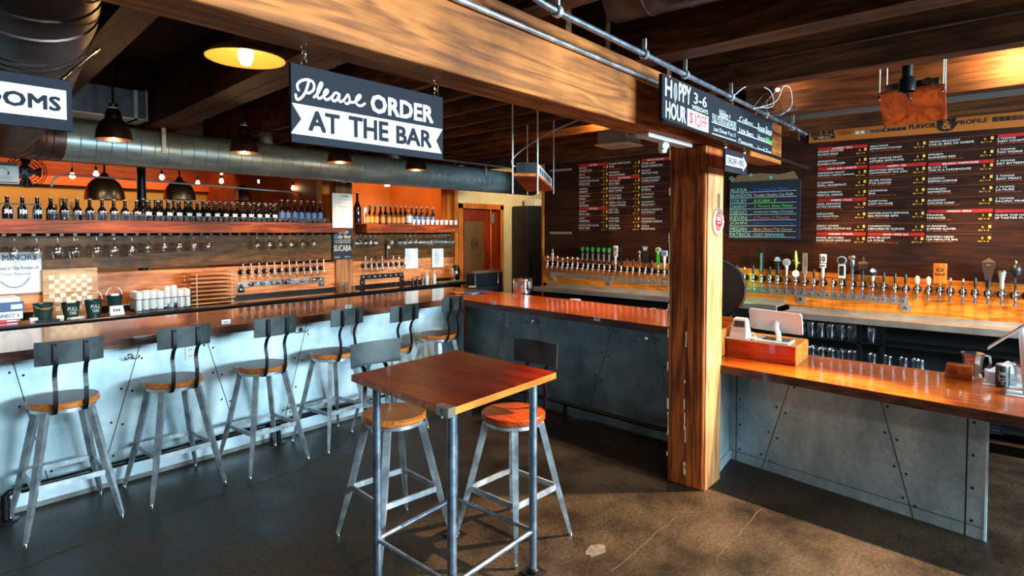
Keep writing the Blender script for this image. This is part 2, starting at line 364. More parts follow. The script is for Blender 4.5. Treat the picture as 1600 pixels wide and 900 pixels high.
# ------------------------------------------------------------------ room shell
struct('floor', MB().box(-5, -6, -.1, 14, 13, 0), 'floor_concrete')
CRACK = blotch('crack_fill', (.035, .022, .013), (.07, .045, .027), (.6, .8), scale=30, bump=0)
CRACKD = plain('crack_dark', (.008, .007, .006), .9)
def floor_line(pix, wd, mat):
    pts = [onZ(x, y, 0) for x, y in pix]; P = []
    for a, b in zip(pts, pts[1:]):
        for k in range(6):
            q = a.lerp(b, k / 6); P.append((q.x + random.uniform(-.008, .008), q.y + random.uniform(-.008, .008)))
    P.append((pts[-1].x, pts[-1].y)); mb = MB()
    ribbon(mb, P, wd, XR, Vector((0, 1, 0)), (0, 0, .0015)); tag(mb.build('floor_crack', mat), kind='structure')
floor_line([(-60, 915), (50, 881), (143, 843), (230, 808), (300, 785), (393, 760)], .012, CRACK)
floor_line([(400, 757), (470, 733), (540, 690), (552, 665)], .006, CRACKD)
floor_line([(630, 697), (700, 676), (735, 657)], .006, CRACK)
floor_line([(928, 763), (950, 748), (978, 731)], .014, CRACKD)
floor_line([(955, 893), (1058, 806)], .006, CRACK)
floor_line([(1190, 795), (1152, 838), (1120, 870)], .005, CRACK)
floor_line([(1185, 750), (1168, 782)], .008, CRACKD)
floor_line([(940, 755), (975, 780), (1030, 795)], .010, CRACKD)
mb = MB(); c = onZ(931, 860, 0)
mb.face([(c.x + .075 * math.cos(t * PI / 8) * (1 + .15 * math.sin(3 * t)), c.y + .05 * math.sin(t * PI / 8) * (1 + .15 * math.cos(2 * t)), .002) for t in range(16)])
tag(mb.build('floor_patch', blotch('patch_concrete', (.04, .03, .024), (.12, .095, .07), (.6, .8), scale=20)), kind='structure')

# ceilings
struct('ceiling', MB().box(-5, -6, 3.28, 7.4, 7.7, 3.4), 'deck_wood')
struct('ceiling_hall', MB().box(7.4, -6, 3.0, 14, 7.7, 3.1), 'cream_wall')
SK = .0854                                          # the left-hand timbers run a few degrees off square
def joist(x_at_0, y0, y1, wd, z0, z1, sk, mat, name='ceiling_joist'):
    a, b = x_at_0 + sk * y0, x_at_0 + sk * y1
    struct(name, MB().prism([(a, y0, z0), (b, y1, z0), (b, y1, z1), (a, y0, z1)], (wd, 0, 0)), mat)
for k, (x0, wd) in enumerate(((-1.08, .24), (-.23, .20), (.612, .152), (1.47, .135), (1.612, .125))):
    joist(x0, 1.8, 7.45, wd, 2.815, 3.28, SK, 'timber_wood', 'ceiling_timber')
for k in range(12):
    joist(2.38 + k * .40, 1.8, 7.45, .05, 2.815, 3.28, SK * (1 - k / 12), 'joist_wood')
for x0, wd in ((-1.9, .14), (-.9, .14), (.02, .14), (1.02, .14), (1.98, .14), (3.00, .17), (4.00, .13), (5.16, .12), (6.2, .1)):
    joist(x0, -6, 1.8, wd, 2.815, 3.28, .02, 'joist_wood')
struct('ceiling_blocking', MB().box(3.2, 4.2, 2.9, 7.2, 4.26, 3.28), 'joist_wood')
# main beam and post
struct('beam', MB().box(-4.5, 1.665, 2.458, 5.75, 1.865, 2.812, bev=.008), 'beam_wood')
mb = MB().box(4.02, 1.66, 0, 4.335, 1.935, 2.458, bev=.014)
struct('post', mb, 'post_wood')
mb = MB()                                            # worn pale arrises and long checks down the post
for (x, y, z0, z1, wd) in ((4.018, 1.90, .1, 2.3, .006), (4.018, 1.79, .15, 1.3, .007), (4.018, 1.73, .3, 2.2, .004), (4.018, 1.84, 1.2, 2.3, .004)):
    pts = [(y + random.uniform(-.004, .004), z0 + (z1 - z0) * k / 14) for k in range(15)]
    ribbon(mb, pts, wd, Vector((0, 1, 0)), UP, (x, 0, 0))
tag(mb.build('post_crack', 'crack_dark'), kind='structure')
mb = MB()
for k in range(18):
    z = random.uniform(.02, 2.4); mb.box(4.0165, 1.931 - random.uniform(0, .006), z, 4.0195, 1.9345, z + random.uniform(.02, .16))
for k in range(14):
    z = random.uniform(.02, 1.3); y = 1.795 + random.uniform(-.006, .006); mb.box(4.0155, y, z, 4.0195, y + .005, z + random.uniform(.02, .09))
tag(mb.build('post_paint_flecks', 'cream_wall'), kind='structure')
struct('post_lit_face', MB().box(4.04, 1.652, 0, 4.32, 1.662, 2.3), wood('post_lit_wood', (.30, .12, .045), (.66, .34, .15), 'Z', .6, bump=.4))  # paler sheet puts the light on this side of the post into colour

# left (back bar) wall: boards below, two openings above the shelf, plastered header
WY = 7.5
struct('wall_left', MB().box(-4.5, WY, 0, 7.28, WY + .12, 1.40), 'back_board_light')
for k, (a, b_) in enumerate(((-4.5, 4.82), (5.10, 7.28))):
    struct('wall_board', MB().box(a, WY - .022, 1.432 if k == 0 else 1.41, b_, WY + .1, 1.84), 'back_board_dark')
struct('wall_sill', MB().box(-4.5, WY - .02, 1.84, 7.28, WY + .12, 1.95), 'shelf_wood')
struct('wall_header', MB().box(-4.5, WY, 2.585, 7.28, WY + .12, 3.28), 'cream_wall')
struct('post_back_bar', MB().box(4.82, WY - .045, .98, 5.10, WY + .12, 2.62, bev=.006), wood('pilaster', (.20, .07, .025), (.52, .24, .10), 'Z', .5, bump=.4))
mb = MB().box(-4.5, WY - .02, 2.56, 4.74, WY, 2.60)
struct('trim_1', mb, 'casing_wood_x')
struct('trim_2', MB().box(4.62, WY - .025, 1.95, 4.74, WY + .12, 2.56), 'casing_wood')
struct('trim_3', MB().box(5.14, WY - .02, 2.575, 7.30, WY, 2.62), 'casing_wood_x')
struct('trim_4', MB().box(7.02, WY - .03, 1.95, 7.10, WY + .12, 2.58), 'casing_wood')
struct('trim_5', MB().box(7.20, WY - .03, .9, 7.285, WY + .12, 2.60), 'casing_wood')
struct('wall_left_far', MB().box(7.28, WY, 0, 7.36, WY + .12, 3.28).box(8.46, WY, 0, 12.5, WY + .12, 3.28).box(7.36, WY, 2.32, 8.46, WY + .12, 3.28), 'cream_wall')
# door in the far part
mb = MB().box(7.30, WY - .03, 0, 7.40, WY + .06, 2.33).box(8.40, WY - .03, 0, 8.49, WY + .06, 2.33).box(7.30, WY - .03, 2.25, 8.49, WY + .06, 2.345)
fr = struct('door_1', mb, 'casing_wood')
MB().box(7.40, WY + .02, 0, 8.14, WY + .055, 2.25).build('door_leaf', 'door_wood', fr)
MB().box(7.47, WY + .012, .5, 7.98, WY + .022, 2.02).build('door_panel', plain('door_panel_brown', (.17, .085, .035), .45), fr)
MB().box(8.14, WY + .0, 0, 8.18, WY + .06, 2.25).build('door_stop', 'casing_wood', fr)
MB().box(8.18, WY + .05, 0, 8.40, WY + .08, 2.25).build('door_reveal', 'door_wood', fr)
MB().box(8.15, WY - .008, 1.99, 8.25, WY + .0, 2.17).box(8.15, WY - .008, .95, 8.25, WY + .0, 1.13).build('hinge', 'stainless', fr)
def emblem(mb, org, right, up, s):                  # round kettle-shaped mark with two horns
    pts = [(math.cos(t * PI / 10) * s, math.sin(t * PI / 10) * s * .8) for t in range(20)]
    o = Vector(org); r_, u_ = Vector(right), Vector(up)
    mb.face([o + r_ * x + u_ * y for x, y in pts])
    for sg in (-1, 1): mb.face([o + r_ * (sg * s * .45) + u_ * (s * .55), o + r_ * (sg * s * .95) + u_ * (s * .35), o + r_ * (sg * s * 1.0) + u_ * (s * 1.15)][::sg])
    return mb
mb = MB(); e0 = Vector((7.73, WY + .009, 1.62)); ribbon(mb, [(.085 * math.cos(t * PI / 10), .10 * math.sin(t * PI / 10)) for t in range(21)], .012, XR, UP, e0)
write(mb, '16', e0 + Vector((-.055, -.001, -.06)), XR, UP, width=.11, height=.12, bold=.03)
mb.build('door_emblem', plain('emblem_brown', (.06, .025, .012), .5), fr)
# right wall (behind the taps)
WX = 6.9
struct('wall_right', MB().box(WX, -6, 0, WX + .14, 5.3, 3.28), 'wall_dark_boards')
struct('wall_end_trim', MB().box(WX - .01, 5.28, 0, WX + .15, 5.32, 3.28), 'casing_wood')
struct('wall_behind_window', MB().box(-5, -6.1, 0, 14, -6, 3.3), 'room_wall')
struct('wall_entrance', MB().box(-5.1, -6, 0, -5, 13, 3.3), 'room_wall')
struct('wall_hall', MB().box(12.5, 4, 0, 12.6, 7.7, 3.1), 'cream_wall')
# rooms seen through the openings
struct('wall_dining_far', MB().box(-4.5, 12, 0, 5.6, 12.1, 3.3), 'orange_wall')
struct('wall_dining_boards', MB().box(-4.5, 11.95, 2.74, 5.6, 12, 3.3), 'orange_boards')
struct('trim_dining_rail', MB().box(-4.5, 11.9, 2.60, 5.6, 12, 2.74), plain('rail_orange', (.62, .10, .02), .5))
struct('wall_dining_partition', MB().box(4.9, WY + .12, 0, 5.0, 12, 3.3), 'orange_boards')
struct('ceiling_dining', MB().box(-5, WY + .12, 3.2, 8, 13, 3.3), 'orange_boards')
struct('wall_office_far', MB().box(5.0, 9.6, 0, 7.6, 9.7, 3.3), 'office_wall')
struct('wall_office_side', MB().box(7.45, WY + .12, 0, 7.5, 9.6, 3.3), 'office_wall')
for k in range(3): struct('dining_joist', MB().box(-4.4, 8.6 + k * 1.1, 2.98, 4.9, 8.7 + k * 1.1, 3.2), 'timber_wood')

# ------------------------------------------------------------------ the bars
LT, LB, PY = 1.085, 1.02, 4.97
PX0, PX1 = 4.95, 4.74                               # galvanised front of the middle bar at its two ends
def rivet(mb, p, nrm): mb.lathe([(.0, .006), (.006, .005), (.009, 0)], p, nrm, n=8)
def seam(mb, a, b, nrm, w=.006):
    a, b, nrm = Vector(a), Vector(b), Vector(nrm).normalized(); d = (b - a).normalized(); s = d.cross(nrm) * (w / 2); o = nrm * .0015
    mb.face([a - s + o, a + s + o, b + s + o, b - s + o])
def front(name, label, p0, p1, z0, z1, nrm, seams, unproj, mat, rivet_w=.055, vert=(), th=.06):
    p0, p1, nrm = Vector(p0), Vector(p1), Vector(nrm).normalized()
    t = thing(name, label, 'bar panelling', (p0.x, p0.y, 0)); rel = (p0.x, p0.y, 0)
    MB().prism([(p0.x, p0.y, z0), (p1.x, p1.y, z0), (p1.x, p1.y, z1), (p0.x, p0.y, z1)], -nrm * th).build('sheet', mat, t, rel=rel)
    sm, rv = MB(), MB(); along = (p1 - p0); along.z = 0; along.normalize()
    for (xa, ya, xb, yb) in seams:
        a, b = unproj(xa, ya), unproj(xb, yb); d = (b - a); a2 = a - d * ((a.z - z1) / d.z) if d.z else a
        b2 = a + d * ((z0 + .0 - a.z) / d.z); a2 = a + d * ((z1 - a.z) / d.z)
        seam(sm, a2, b2, nrm)
        for f in (.12, .38, .64, .88):
            q = a2.lerp(b2, f)
            for sg in (-1, 1): rivet(rv, q + along * (.035 * sg) - Vector((0, 0, .015 * sg)), nrm)
    for f in vert:
        q = p0.lerp(p1, f); seam(sm, (q.x, q.y, z0), (q.x, q.y, z1), nrm, .008)
        for k in range(4): rivet(rv, (q.x + along.x * .03, q.y + along.y * .03, z0 + .1 + k * (z1 - z0 - .2) / 3), nrm)
    if seams or vert:
        sm.build('seam', 'black_paint', t, rel=rel); rv.build('rivets', 'black_metal', t, rel=rel)
    return t, rel
def on_plane(p0, nrm):
    p0, nrm = Vector(p0), Vector(nrm).normalized()
    def f(x, y):
        r = _ray(x, y); o = Vector((0, 0, H)); return o + r * ((p0 - o).dot(nrm) / r.dot(nrm))
    return f
nL = Vector((0, -1, 0)); upL = on_plane((0, PY, 0), nL)
tL, relL = front('bar_panelling', 'long galvanised metal bar front behind the row of six stools', (-1.2, PY, 0), (4.93, PY, 0), .12, LB, nL,
    [(218, 541, 168, 712), (325, 538, 363, 655), (479, 506, 447, 645), (20, 565, 60, 700), (640, 490, 655, 560)], upL, 'galvanized', vert=(.985,))
MB().box(-1.2, PY - .022, .035, 4.9, PY + .0, .125, bev=.003).build('kick_strip', blotch('kick_metal', (.50, .62, .68), (.72, .82, .86), (.35, .5), metal=.4, scale=4, bump=.03), tL, rel=relL)
struct('kerb', MB().box(-1.2, PY - .015, 0, 4.9, PY + .05, .036), 'kerb_concrete')
p0, p1 = Vector((PX0, 4.96, 0)), Vector((PX1, 1.78, 0)); nM = Vector((-(p0.y - p1.y), (p0.x - p1.x), 0)).normalized()
upM = on_plane(p0, nM)
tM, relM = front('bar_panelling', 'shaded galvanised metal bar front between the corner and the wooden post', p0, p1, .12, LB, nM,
    [(789, 490, 776, 560), (839, 497, 865, 627), (957, 513, 921, 640), (1020, 522, 1041, 605)], upM, 'galvanized_shaded')
MB().prism([p0 + nM * .02 + Vector((0, 0, .02)), p1 + nM * .02 + Vector((0, 0, .02)), p1 + nM * .02 + Vector((0, 0, .12)), p0 + nM * .02 + Vector((0, 0, .12))], -nM * .03).build('kick_strip', 'galvanized_shaded', tM, rel=relM)
p2, p3 = Vector((4.763, 1.745, 0)), Vector((4.463, .115, 0)); nR = Vector((-(p2.y - p3.y), (p2.x - p3.x), 0)).normalized()
upR = on_plane(p2, nR)
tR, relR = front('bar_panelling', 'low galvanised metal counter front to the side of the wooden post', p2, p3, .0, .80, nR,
    [(1232.5, 604.6, 1190.8, 730), (1378, 632, 1424, 799)], upR, 'galvanized_grey_shaded', vert=(.035, .945))
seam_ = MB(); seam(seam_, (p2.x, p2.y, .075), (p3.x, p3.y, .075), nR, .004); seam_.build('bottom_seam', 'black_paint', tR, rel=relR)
MB().box(p3.x - .003, p3.y - .012, 0, p3.x + .06, p3.y, .80).build('end_trim', 'galvanized', tR, rel=relR)
t, rel = front('bar_panelling', 'narrow metal return panel beside the foot of the wooden post', (4.337, 1.70, 0), (4.87, 1.76, 0), .0, .80, (.14, -1, 0), [], upR, 'galvanized', th=.015)
rv = MB()
for z in (.15, .38, .6):
    for f in (.15, .85): rivet(rv, (4.337 + .423 * f, 1.70 + .06 * f, z), (.14, -1, 0))
rv.build('rivets', 'black_metal', t, rel=rel)
MB().prism([(4.337, 1.694, .005), (4.87, 1.754, .005), (4.87, 1.754, .075), (4.337, 1.694, .075)], (.0, -.012, 0)).build('kick_strip', 'galvanized', t, rel=rel)

def counter(name, label, poly, z0, z1, mtop, medge, cat='bar counter'):
    c = Vector(poly[0]); t = thing(name, label, cat, (c[0], c[1], 0)); rel = (c[0], c[1], 0)
    MB().prism([(x, y, z1 - .004) for x, y in poly], (0, 0, .004)).build('top', mtop, t, rel=rel)
    MB().prism([(x, y, z0) for x, y in poly], (0, 0, z1 - .004 - z0)).build('edge', medge, t, rel=rel)
    return t, rel
counter('bar_counter', 'long dark polished wooden bar top behind the six stools', [(-1.2, 4.83), (4.645, 4.83), (5.62, 5.86), (-1.2, 5.86)], LB, LT, 'bar_top_dark', 'bar_edge')
counter('bar_counter', 'orange polished wooden bar top running from the corner to the post', [(4.645, 4.83), (4.36, 1.95), (4.36, 1.78), (5.22, 1.78), (5.62, 5.86)], LB, LT, 'bar_top_warm', 'bar_edge_y')
tRC, relRC = counter('service_counter', 'lower orange wooden counter carrying the white till', [(4.316, 1.742), (4.01, -1.25), (5.06, -1.25), (5.09, .3), (5.12, 1.742)], .80, .86, 'bar_top_warm', 'bar_edge_y', 'counter')
tag(MB().box(4.337, 1.746, .862, 5.2, 1.778, 1.075, bev=.004).build('end_board', 'end_block_wood'), 'upright orange wooden end board between post and till', 'board')
struct('counter_core', MB().prism([(4.85, 1.75, 0), (4.55, .2, 0), (4.62, .2, 0), (4.95, 1.75, 0)], (0, 0, .79)), 'black_paint')
tag(MB().box(4.60, -1.2, .50, 4.66, .14, .56).box(4.60, -1.2, .0, 4.64, -1.15, .8).build('kick_rail', 'black_metal'), 'black rail in the dark gap under the low counter end', 'rail')
# little metal seat-number plates on the bar edges and the table corner
def edge_plate(px, py, txt, where, plane, nrm, right):
    p = plane(px, py); n = Vector(nrm).normalized(); r_ = Vector(right)
    t = thing('number_plate', 'small metal plate on the bar edge ' + where, 'plate', p, 0, None)
    q = r_ * .035
    MB().prism([-q - UP * .018, q - UP * .018, q + UP * .018, -q + UP * .018], n * .004).build('plate', 'stainless', t)
    write(MB(), txt, n * .0045 - r_ * .02 - UP * .009, r_, UP, width=.04, height=.018, bold=.02).build('engraving', 'black_paint', t)
eL = on_plane((0, 4.83, 0), nL)
edge_plate(353, 503, 'XV', 'just beside the second and third stools', eL, nL, XR)
edge_plate(544, 479, 'XI', 'between the fourth and fifth stools', eL, nL, XR)
eM0 = Vector((4.645, 4.83, 0)); nMe = Vector((-(4.83 - 1.95), (4.645 - 4.36), 0)).normalized(); eM = on_plane(eM0, nMe); rMe = Vector((-.099, -.995, 0)).normalized()
edge_plate(771, 473, 'IX', 'nearest the corner of the orange bar', eM, nMe, rMe)
edge_plate(933, 498, 'VII', 'midway along the orange bar', eM, nMe, rMe)
# foot rail
t = thing('foot_rail', 'black pipe foot rail along the base of the long bar', 'foot rail', (.72, 4.87, 0)); rel = (.72, 4.87, 0)
MB().tube(smoothpath([(.72, 4.87, .012), (.72, 4.87, .13), (.73, 4.87, .165), (.78, 4.87, .18), (1.0, 4.87, .18)], 5) + [(4.5, 4.87, .18)], .021, 10).build('pipe', 'black_metal', t, rel=rel, smooth=True)
MB().tube([(.72, 4.87, .08), (.72, 4.87, .135)], .03, 12).tube([(.80, 4.87, .18), (.86, 4.87, .18)], .03, 12).build('fitting', 'black_metal', t, rel=rel, smooth=True)
for x in (.72, 2.55, 4.2):
    MB().lathe([(0, .014), (.03, .014), (.07, .008), (.075, 0)], (x, 4.87, 0), n=18).tube([(x, 4.87, 0), (x, 4.87, .17)], .024, 10).build('floor_flange', 'black_metal', t, rel=rel, smooth=True)
t = thing('foot_rail', 'dark pipe foot rail along the shaded middle bar', 'foot rail', (4.72, 4.6, 0)); rel = (4.72, 4.6, 0)
MB().tube([(4.74, 4.6, .18), (4.55, 2.0, .18)], .021, 10).build('pipe', 'black_metal', t, rel=rel, smooth=True)
for f in (.05, .5, .95):
    x, y = 4.74 - .19 * f, 4.6 - 2.6 * f; MB().lathe([(0, .014), (.03, .014), (.07, .008), (.075, 0)], (x, y, 0), n=16).tube([(x, y, 0), (x, y, .17)], .02, 8).build('floor_flange', 'black_metal', t, rel=rel, smooth=True)
# outlets and bag hooks on the bar fronts
def outlet(p, nrm, right, label, mat='white_plastic'):
    n, r_ = Vector(nrm).normalized(), Vector(right); t = thing('power_outlet', label, 'outlet', p)
    q, u = r_ * .036, UP * .058
    MB().prism([-q - u, q - u, q + u, -q + u], n * .006).build('plate', mat, t)
    mb = MB()
    for s in (-1, 1):
        for k in (-1, 1): mb.prism([r_ * (k * .009 - .002) + UP * (s * .026 - .007) + n * .007, r_ * (k * .009 + .002) + UP * (s * .026 - .007) + n * .007, r_ * (k * .009 + .002) + UP * (s * .026 + .007) + n * .007, r_ * (k * .009 - .002) + UP * (s * .026 + .007) + n * .007], n * .001)
    mb.build('socket', 'black_paint', t)
outlet(upL(297, 551), nL, XR, 'white double outlet on the bar front behind the second stool')
outlet(upL(553, 513), nL, XR, 'steel outlet on the bar front behind the fourth stool', 'grey_plastic')
outlet(upM(794, 502), nM, rMe, 'dark steel outlet on the middle bar front under the counter', 'grey_plastic')
def hook(p, nrm, right, label):
    n, r_ = Vector(nrm).normalized(), Vector(right); t = thing('bag_hook', label, 'hook', p)
    MB().lathe([(0, .008), (.02, .006), (.024, 0)], (0, 0, 0), n, n=12).build('base', 'chrome', t, smooth=True)
    mb = MB()
    for s in (-1, 1): mb.tube(smoothpath([(0, 0, 0), n * .03 + r_ * (s * .02) - UP * .015, n * .045 + r_ * (s * .04) - UP * .01, n * .05 + r_ * (s * .048) + UP * .012], 4), .005, 6)
    mb.build('prongs', 'chrome', t, smooth=True)
hook(upL(203, 557), nL, XR, 'chrome bag hook on the bar front between the first and second stools')
hook(upL(470, 516), nL, XR, 'chrome bag hook on the bar front beside the third stool')
hook(upM(833, 503), nM, rMe, 'chrome bag hook on the middle bar front near the corner')
hook(upM(1010, 530), nM, rMe, 'chrome bag hook on the middle bar front near the post')

# back bar counter along the left wall
t, rel = counter('back_bar_counter', 'black stone back counter under the shelf of bottles', [(-1.2, 6.86), (2.0, 6.86), (7.1, 7.06), (7.1, 7.47), (-1.2, 7.47)], .95, 1.0, 'dark_granite', 'dark_granite')
MB().tube([(-1.2, 6.852, .985), (2.0, 6.852, .985), (7.1, 7.052, .985)], .007, 8).build('metal_rail', 'bronze_metal', t, rel=rel, smooth=True)
MB().box(-1.2, 7.47, 1.0, 7.1, 7.495, 1.04).build('upstand', 'dark_granite', t, rel=rel)
tag(MB().prism([(-1.2, 6.95, .0), (2.0, 6.95, 0), (7.0, 7.12, 0), (7.0, 7.46, 0), (-1.2, 7.46, 0)], (0, 0, .95)).build('back_bar_cabinet', 'black_paint'), 'black cabinets under the long stone back counter', 'cabinet')
# shelf beams with the hanging glasses
SHZ, SHB = 1.957, 1.825
tag(MB().box(-1.2, 7.18, SHB, 4.80, 7.478, SHZ, bev=.006).build('bottle_shelf', 'shelf_wood'), 'long thick wooden shelf above the first tap row', 'shelf')
tag(MB().box(5.16, 7.18, SHB - .005, 7.02, 7.478, SHZ - .005, bev=.006).build('bottle_shelf', 'shelf_wood'), 'shorter thick wooden shelf under the swing-top bottles', 'shelf')
for a, b_, lab in ((-1.1, 4.7, 'black glass rack rails under the long wooden shelf'), (5.2, 6.95, 'black glass rack rails under the shorter shelf')):
    mb = MB(); x = a
    while x < b_: mb.box(x, 7.2, SHB - .026, x + .03, 7.46, SHB - (.006 if a > 5 else .001)); x += .11
    tag(mb.build('glass_rack', 'black_metal'), lab, 'glass rack')

# right wall: tap board, steel drip tray, open shelving below
def sl(y, z5, z0): return z0 + (z5 - z0) * (y + .05) / 5.33
mb = MB().prism([(WX, 5.28, 1.09), (WX, 5.28, 1.481), (WX, -2.5, 1.33), (WX, -2.5, .98)], (-.028, 0, 0))
tag(mb.build('tap_wall_board', 'tap_board'), 'long orange wooden board holding the taps on the dark wall', 'board')
for (a, b_, zz, lab) in ((5.2, 1.92, 1.045, 'steel drip tray ledge under the taps beyond the orange bar'), (1.88, -2.5, .985, 'steel drip tray ledge under the taps beyond the till')):
    t = thing('drip_tray', lab, 'drip tray', (6.7, b_, 0)); rel = (6.7, b_, 0)
    MB().box(6.56, b_, zz, WX - .03, a, zz + .012).box(WX - .045, b_, zz, WX - .03, a, zz + .05).build('tray', 'stainless', t, rel=rel)
    MB().box(6.54, b_, zz - .045, 6.562, a, zz + .02, bev=.004).build('front_lip', 'stainless', t, rel=rel)
tS = thing('under_shelving', 'black open shelving under the steel drip trays', 'shelving', (6.75, 1, 0)); rel = (6.75, 1, 0)
MB().box(WX - .04, -2.5, 0, WX - .01, 5.2, .94).build('back_panel', 'black_paint', tS, rel=rel)
for z in (.12, .505, .765): MB().box(6.58, -2.5, z - .018, WX - .04, 5.2, z, bev=.003).build('shelf', 'black_metal', tS, rel=rel)
for y in (5.15, 4.2, 3.1, 2.0, 1.14, .95, -.4, -1.6): MB().box(6.58, y, 0, 6.62, y + .035, .94).build('upright', 'black_metal', tS, rel=rel)
# ------------------------------------------------------------------ stools
def make_stool(name, label, top, side, z=.79, rim='raw_steel'):
    t = thing(name, label, 'stool'); r = .192
    s = MB().lathe([(0, z), (r - .006, z), (r, z - .006), (r, z - .034), (r - .006, z - .040), (0, z - .040)], n=40)
    me = s.build('seat', [top, side], t, smooth=True)
    for p in me.data.polygons:
        if abs(p.normal.z) < .9: p.material_index = 1
    MB().lathe([(.172, z - .041), (.172, z - .066), (.164, z - .066), (.164, z - .041)], n=32).build('seat_ring', rim, t, smooth=True)
    for sx in (-1, 1):
        for sy in (-1, 1):
            mb = MB(); P = [(.095, z - .045), (.118, z - .075), (.185, .32), (.245, .018)]
            mb.tube([(sx * a, sy * a, h) for a, h in P], [(.014, .016), (.019, .019), (.017, .018), (.009, .010)], 4, flat=(sx, sy, 0))
            lg = mb.build('leg', 'raw_steel', t)
            MB().lathe([(0, 0), (.013, 0), (.013, .012), (.009, .02), (0, .02)], (sx * .245, sy * .245, 0), n=10).build('foot_cap', 'chrome', lg, smooth=True)
    q, h = .187, .30
    mb = MB()
    for a, b_ in (((-q, -q), (q, -q)), ((q, -q), (q, q)), ((q, q), (-q, q)), ((-q, q), (-q, -q))):
        mb.tube([(a[0], a[1], h), (b_[0], b_[1], h)], [(.006, .016)] * 2, 4, flat=(0, 0, 1))
    mb.build('footrest', 'raw_steel', t)
    for sx in (-1, 1):
        x = sx * .078
        P = smoothpath([(x, -.12, z - .065), (x, -.170, z - .060), (x, -.200, z + .0), (x, -.205, z + .09), (x, -.190, z + .17), (x, -.215, z + .235), (x, -.238, z + .262), (x, -.240, z + .385)], 4)
        MB().tube(P, [(.003, .0125)] * len(P), 4, flat=(1, 0, 0)).build('back_support', 'black_metal', t)
    mb = MB(); n = 10; w_, z0, z1 = .175, z + .250, z + .395; ring = []
    for k in range(n + 1):
        f = k / n * 2 - 1; y = -.228 + .030 * f * f
        ring.append((f * w_, y))
    pts = [(x, y, z0) for x, y in ring] + [(x, y + .0, z1) for x, y in ring[::-1]]
    G = [[mb.b.verts.new((x, y + dy - (.006 if up_ else 0), z1 if up_ else z0)) for x, y in ring] for dy, up_ in ((0, 0), (0, 1), (.004, 1), (.004, 0))]
    fs = [mb.b.faces.new((G[a][k], G[a][k + 1], G[(a + 1) % 4][k + 1], G[(a + 1) % 4][k])) for a in range(4) for k in range(n)]
    fs += [mb.b.faces.new([g[k_] for g in G]) for k_ in (0, n)]; bmesh.ops.recalc_face_normals(mb.b, faces=fs)
    mb.build('backrest', 'back_steel', t, smooth=True)
    mb = MB()
    for sx in (-1, 1):
        for zz in (z + .27, z + .375): mb.lathe([(0, .006), (.006, .004), (.007, 0)], (sx * .078, -.2445, zz), '-Y', n=8)
    mb.build('bolts', 'black_metal', t)
    return t
stool = make_stool('bar_stool', 'dark-seated bar stool at the long bar beside the foot rail elbow', 'seat_dark', 'seat_side')
S = [(98, 620, None), (271, 591, 'metal bar stool at the long bar just in front of the white power outlet'),
     (410, 569, 'third metal bar stool along the long bar from the foot rail elbow'),
     (520, 549, 'fourth metal bar stool along the long bar, next to the table stool'),
     (609, 541, 'fifth stool along the long bar, half hidden behind the table stool'),
     (684, 521, 'metal bar stool in the corner where the two bars meet')]
feetY = 4.56
for i, (x, y, lab) in enumerate(S):
    p = onZ(x, y, .785); rz = (-.02, .03, .05, .10, .08, .16)[i]; loc = (p.x, min(p.y, 4.62), 0)
    if i == 0: stool.location = loc; stool.rotation_euler = (0, 0, rz); stool['group'] = 'stools along the long bar'
    else: dup(stool, loc, rz, lab, 'stools along the long bar')
st = make_stool('bar_stool', 'honey-coloured stool under the high table, back plate towards the long bar', 'seat_honey', 'seat_side', z=.765)
st.location = (2.215, 2.83, 0); st.rotation_euler = (0, 0, PI - R(6))
st = make_stool('bar_stool', 'reddish stool under the high table, back plate towards the wooden post', 'seat_red', 'seat_red', z=.765)
st.location = (2.685, 2.285, 0); st.rotation_euler = (0, 0, PI / 2 - R(2))

plain('back_bracket', (.34, .28, .22), .35, .8)
# ------------------------------------------------------------------ high table
TC = [Vector(v) for v in ((1.848, 2.725, 0), (1.761, 1.874, 0), (2.616, 1.917, 0), (2.689, 2.774, 0))]
cc = sum(TC, Vector()) / 4
t = thing('high_table', 'square high table with red wooden top and four steel pipe legs', 'table', (cc.x, cc.y, 0)); rel = (cc.x, cc.y, 0)
MB().prism([(p.x, p.y, 1.0695) for p in TC], (0, 0, .0015)).build('table_top', 'table_top', t, rel=rel)
MB().prism([(p.x, p.y, 1.036) for p in TC], (0, 0, .0335)).build('table_edge', 'table_edge', t, rel=rel)
L4 = [Vector(v) for v in ((1.86, 2.52, 0), (1.835, 1.93, 0), (2.46, 1.955, 0), (2.46, 2.56, 0))]
for i, p in enumerate(L4):
    lg = MB().tube([(p.x, p.y, .012), (p.x, p.y, 1.036)], .0215, 20).build('leg', 'leg_blue_steel', t, rel=rel, smooth=True)
    MB().box(p.x - .055, p.y - .055, 0, p.x + .055, p.y + .055, .008, bev=.002).lathe([(.034, .008), (.034, .022), (.024, .03)], (p.x, p.y, 0), n=18).build('foot_plate', 'black_metal', lg, rel=rel, smooth=True)
for i in range(4):
    a, b_ = L4[i], L4[(i + 1) % 4]
    MB().tube([(a.x, a.y, .23), (b_.x, b_.y, .23)], .0115, 12).build('foot_rod', 'leg_blue_steel', t, rel=rel, smooth=True)
    pv = TC[i]
mb = MB(); p = TC[1]; ax = (TC[2] - TC[1]).normalized(); ay = (TC[0] - TC[1]).normalized()
o = p - ax * .002 - ay * .002
mb.prism([o + UP * 1.032, o + ay * .085 + UP * 1.032, o + ay * .085 + UP * 1.075, o + UP * 1.075], -ax * .003)
mb.prism([o + UP * 1.032, o + ax * .045 + UP * 1.032, o + ax * .045 + UP * 1.075, o + UP * 1.075], -ay * .003)
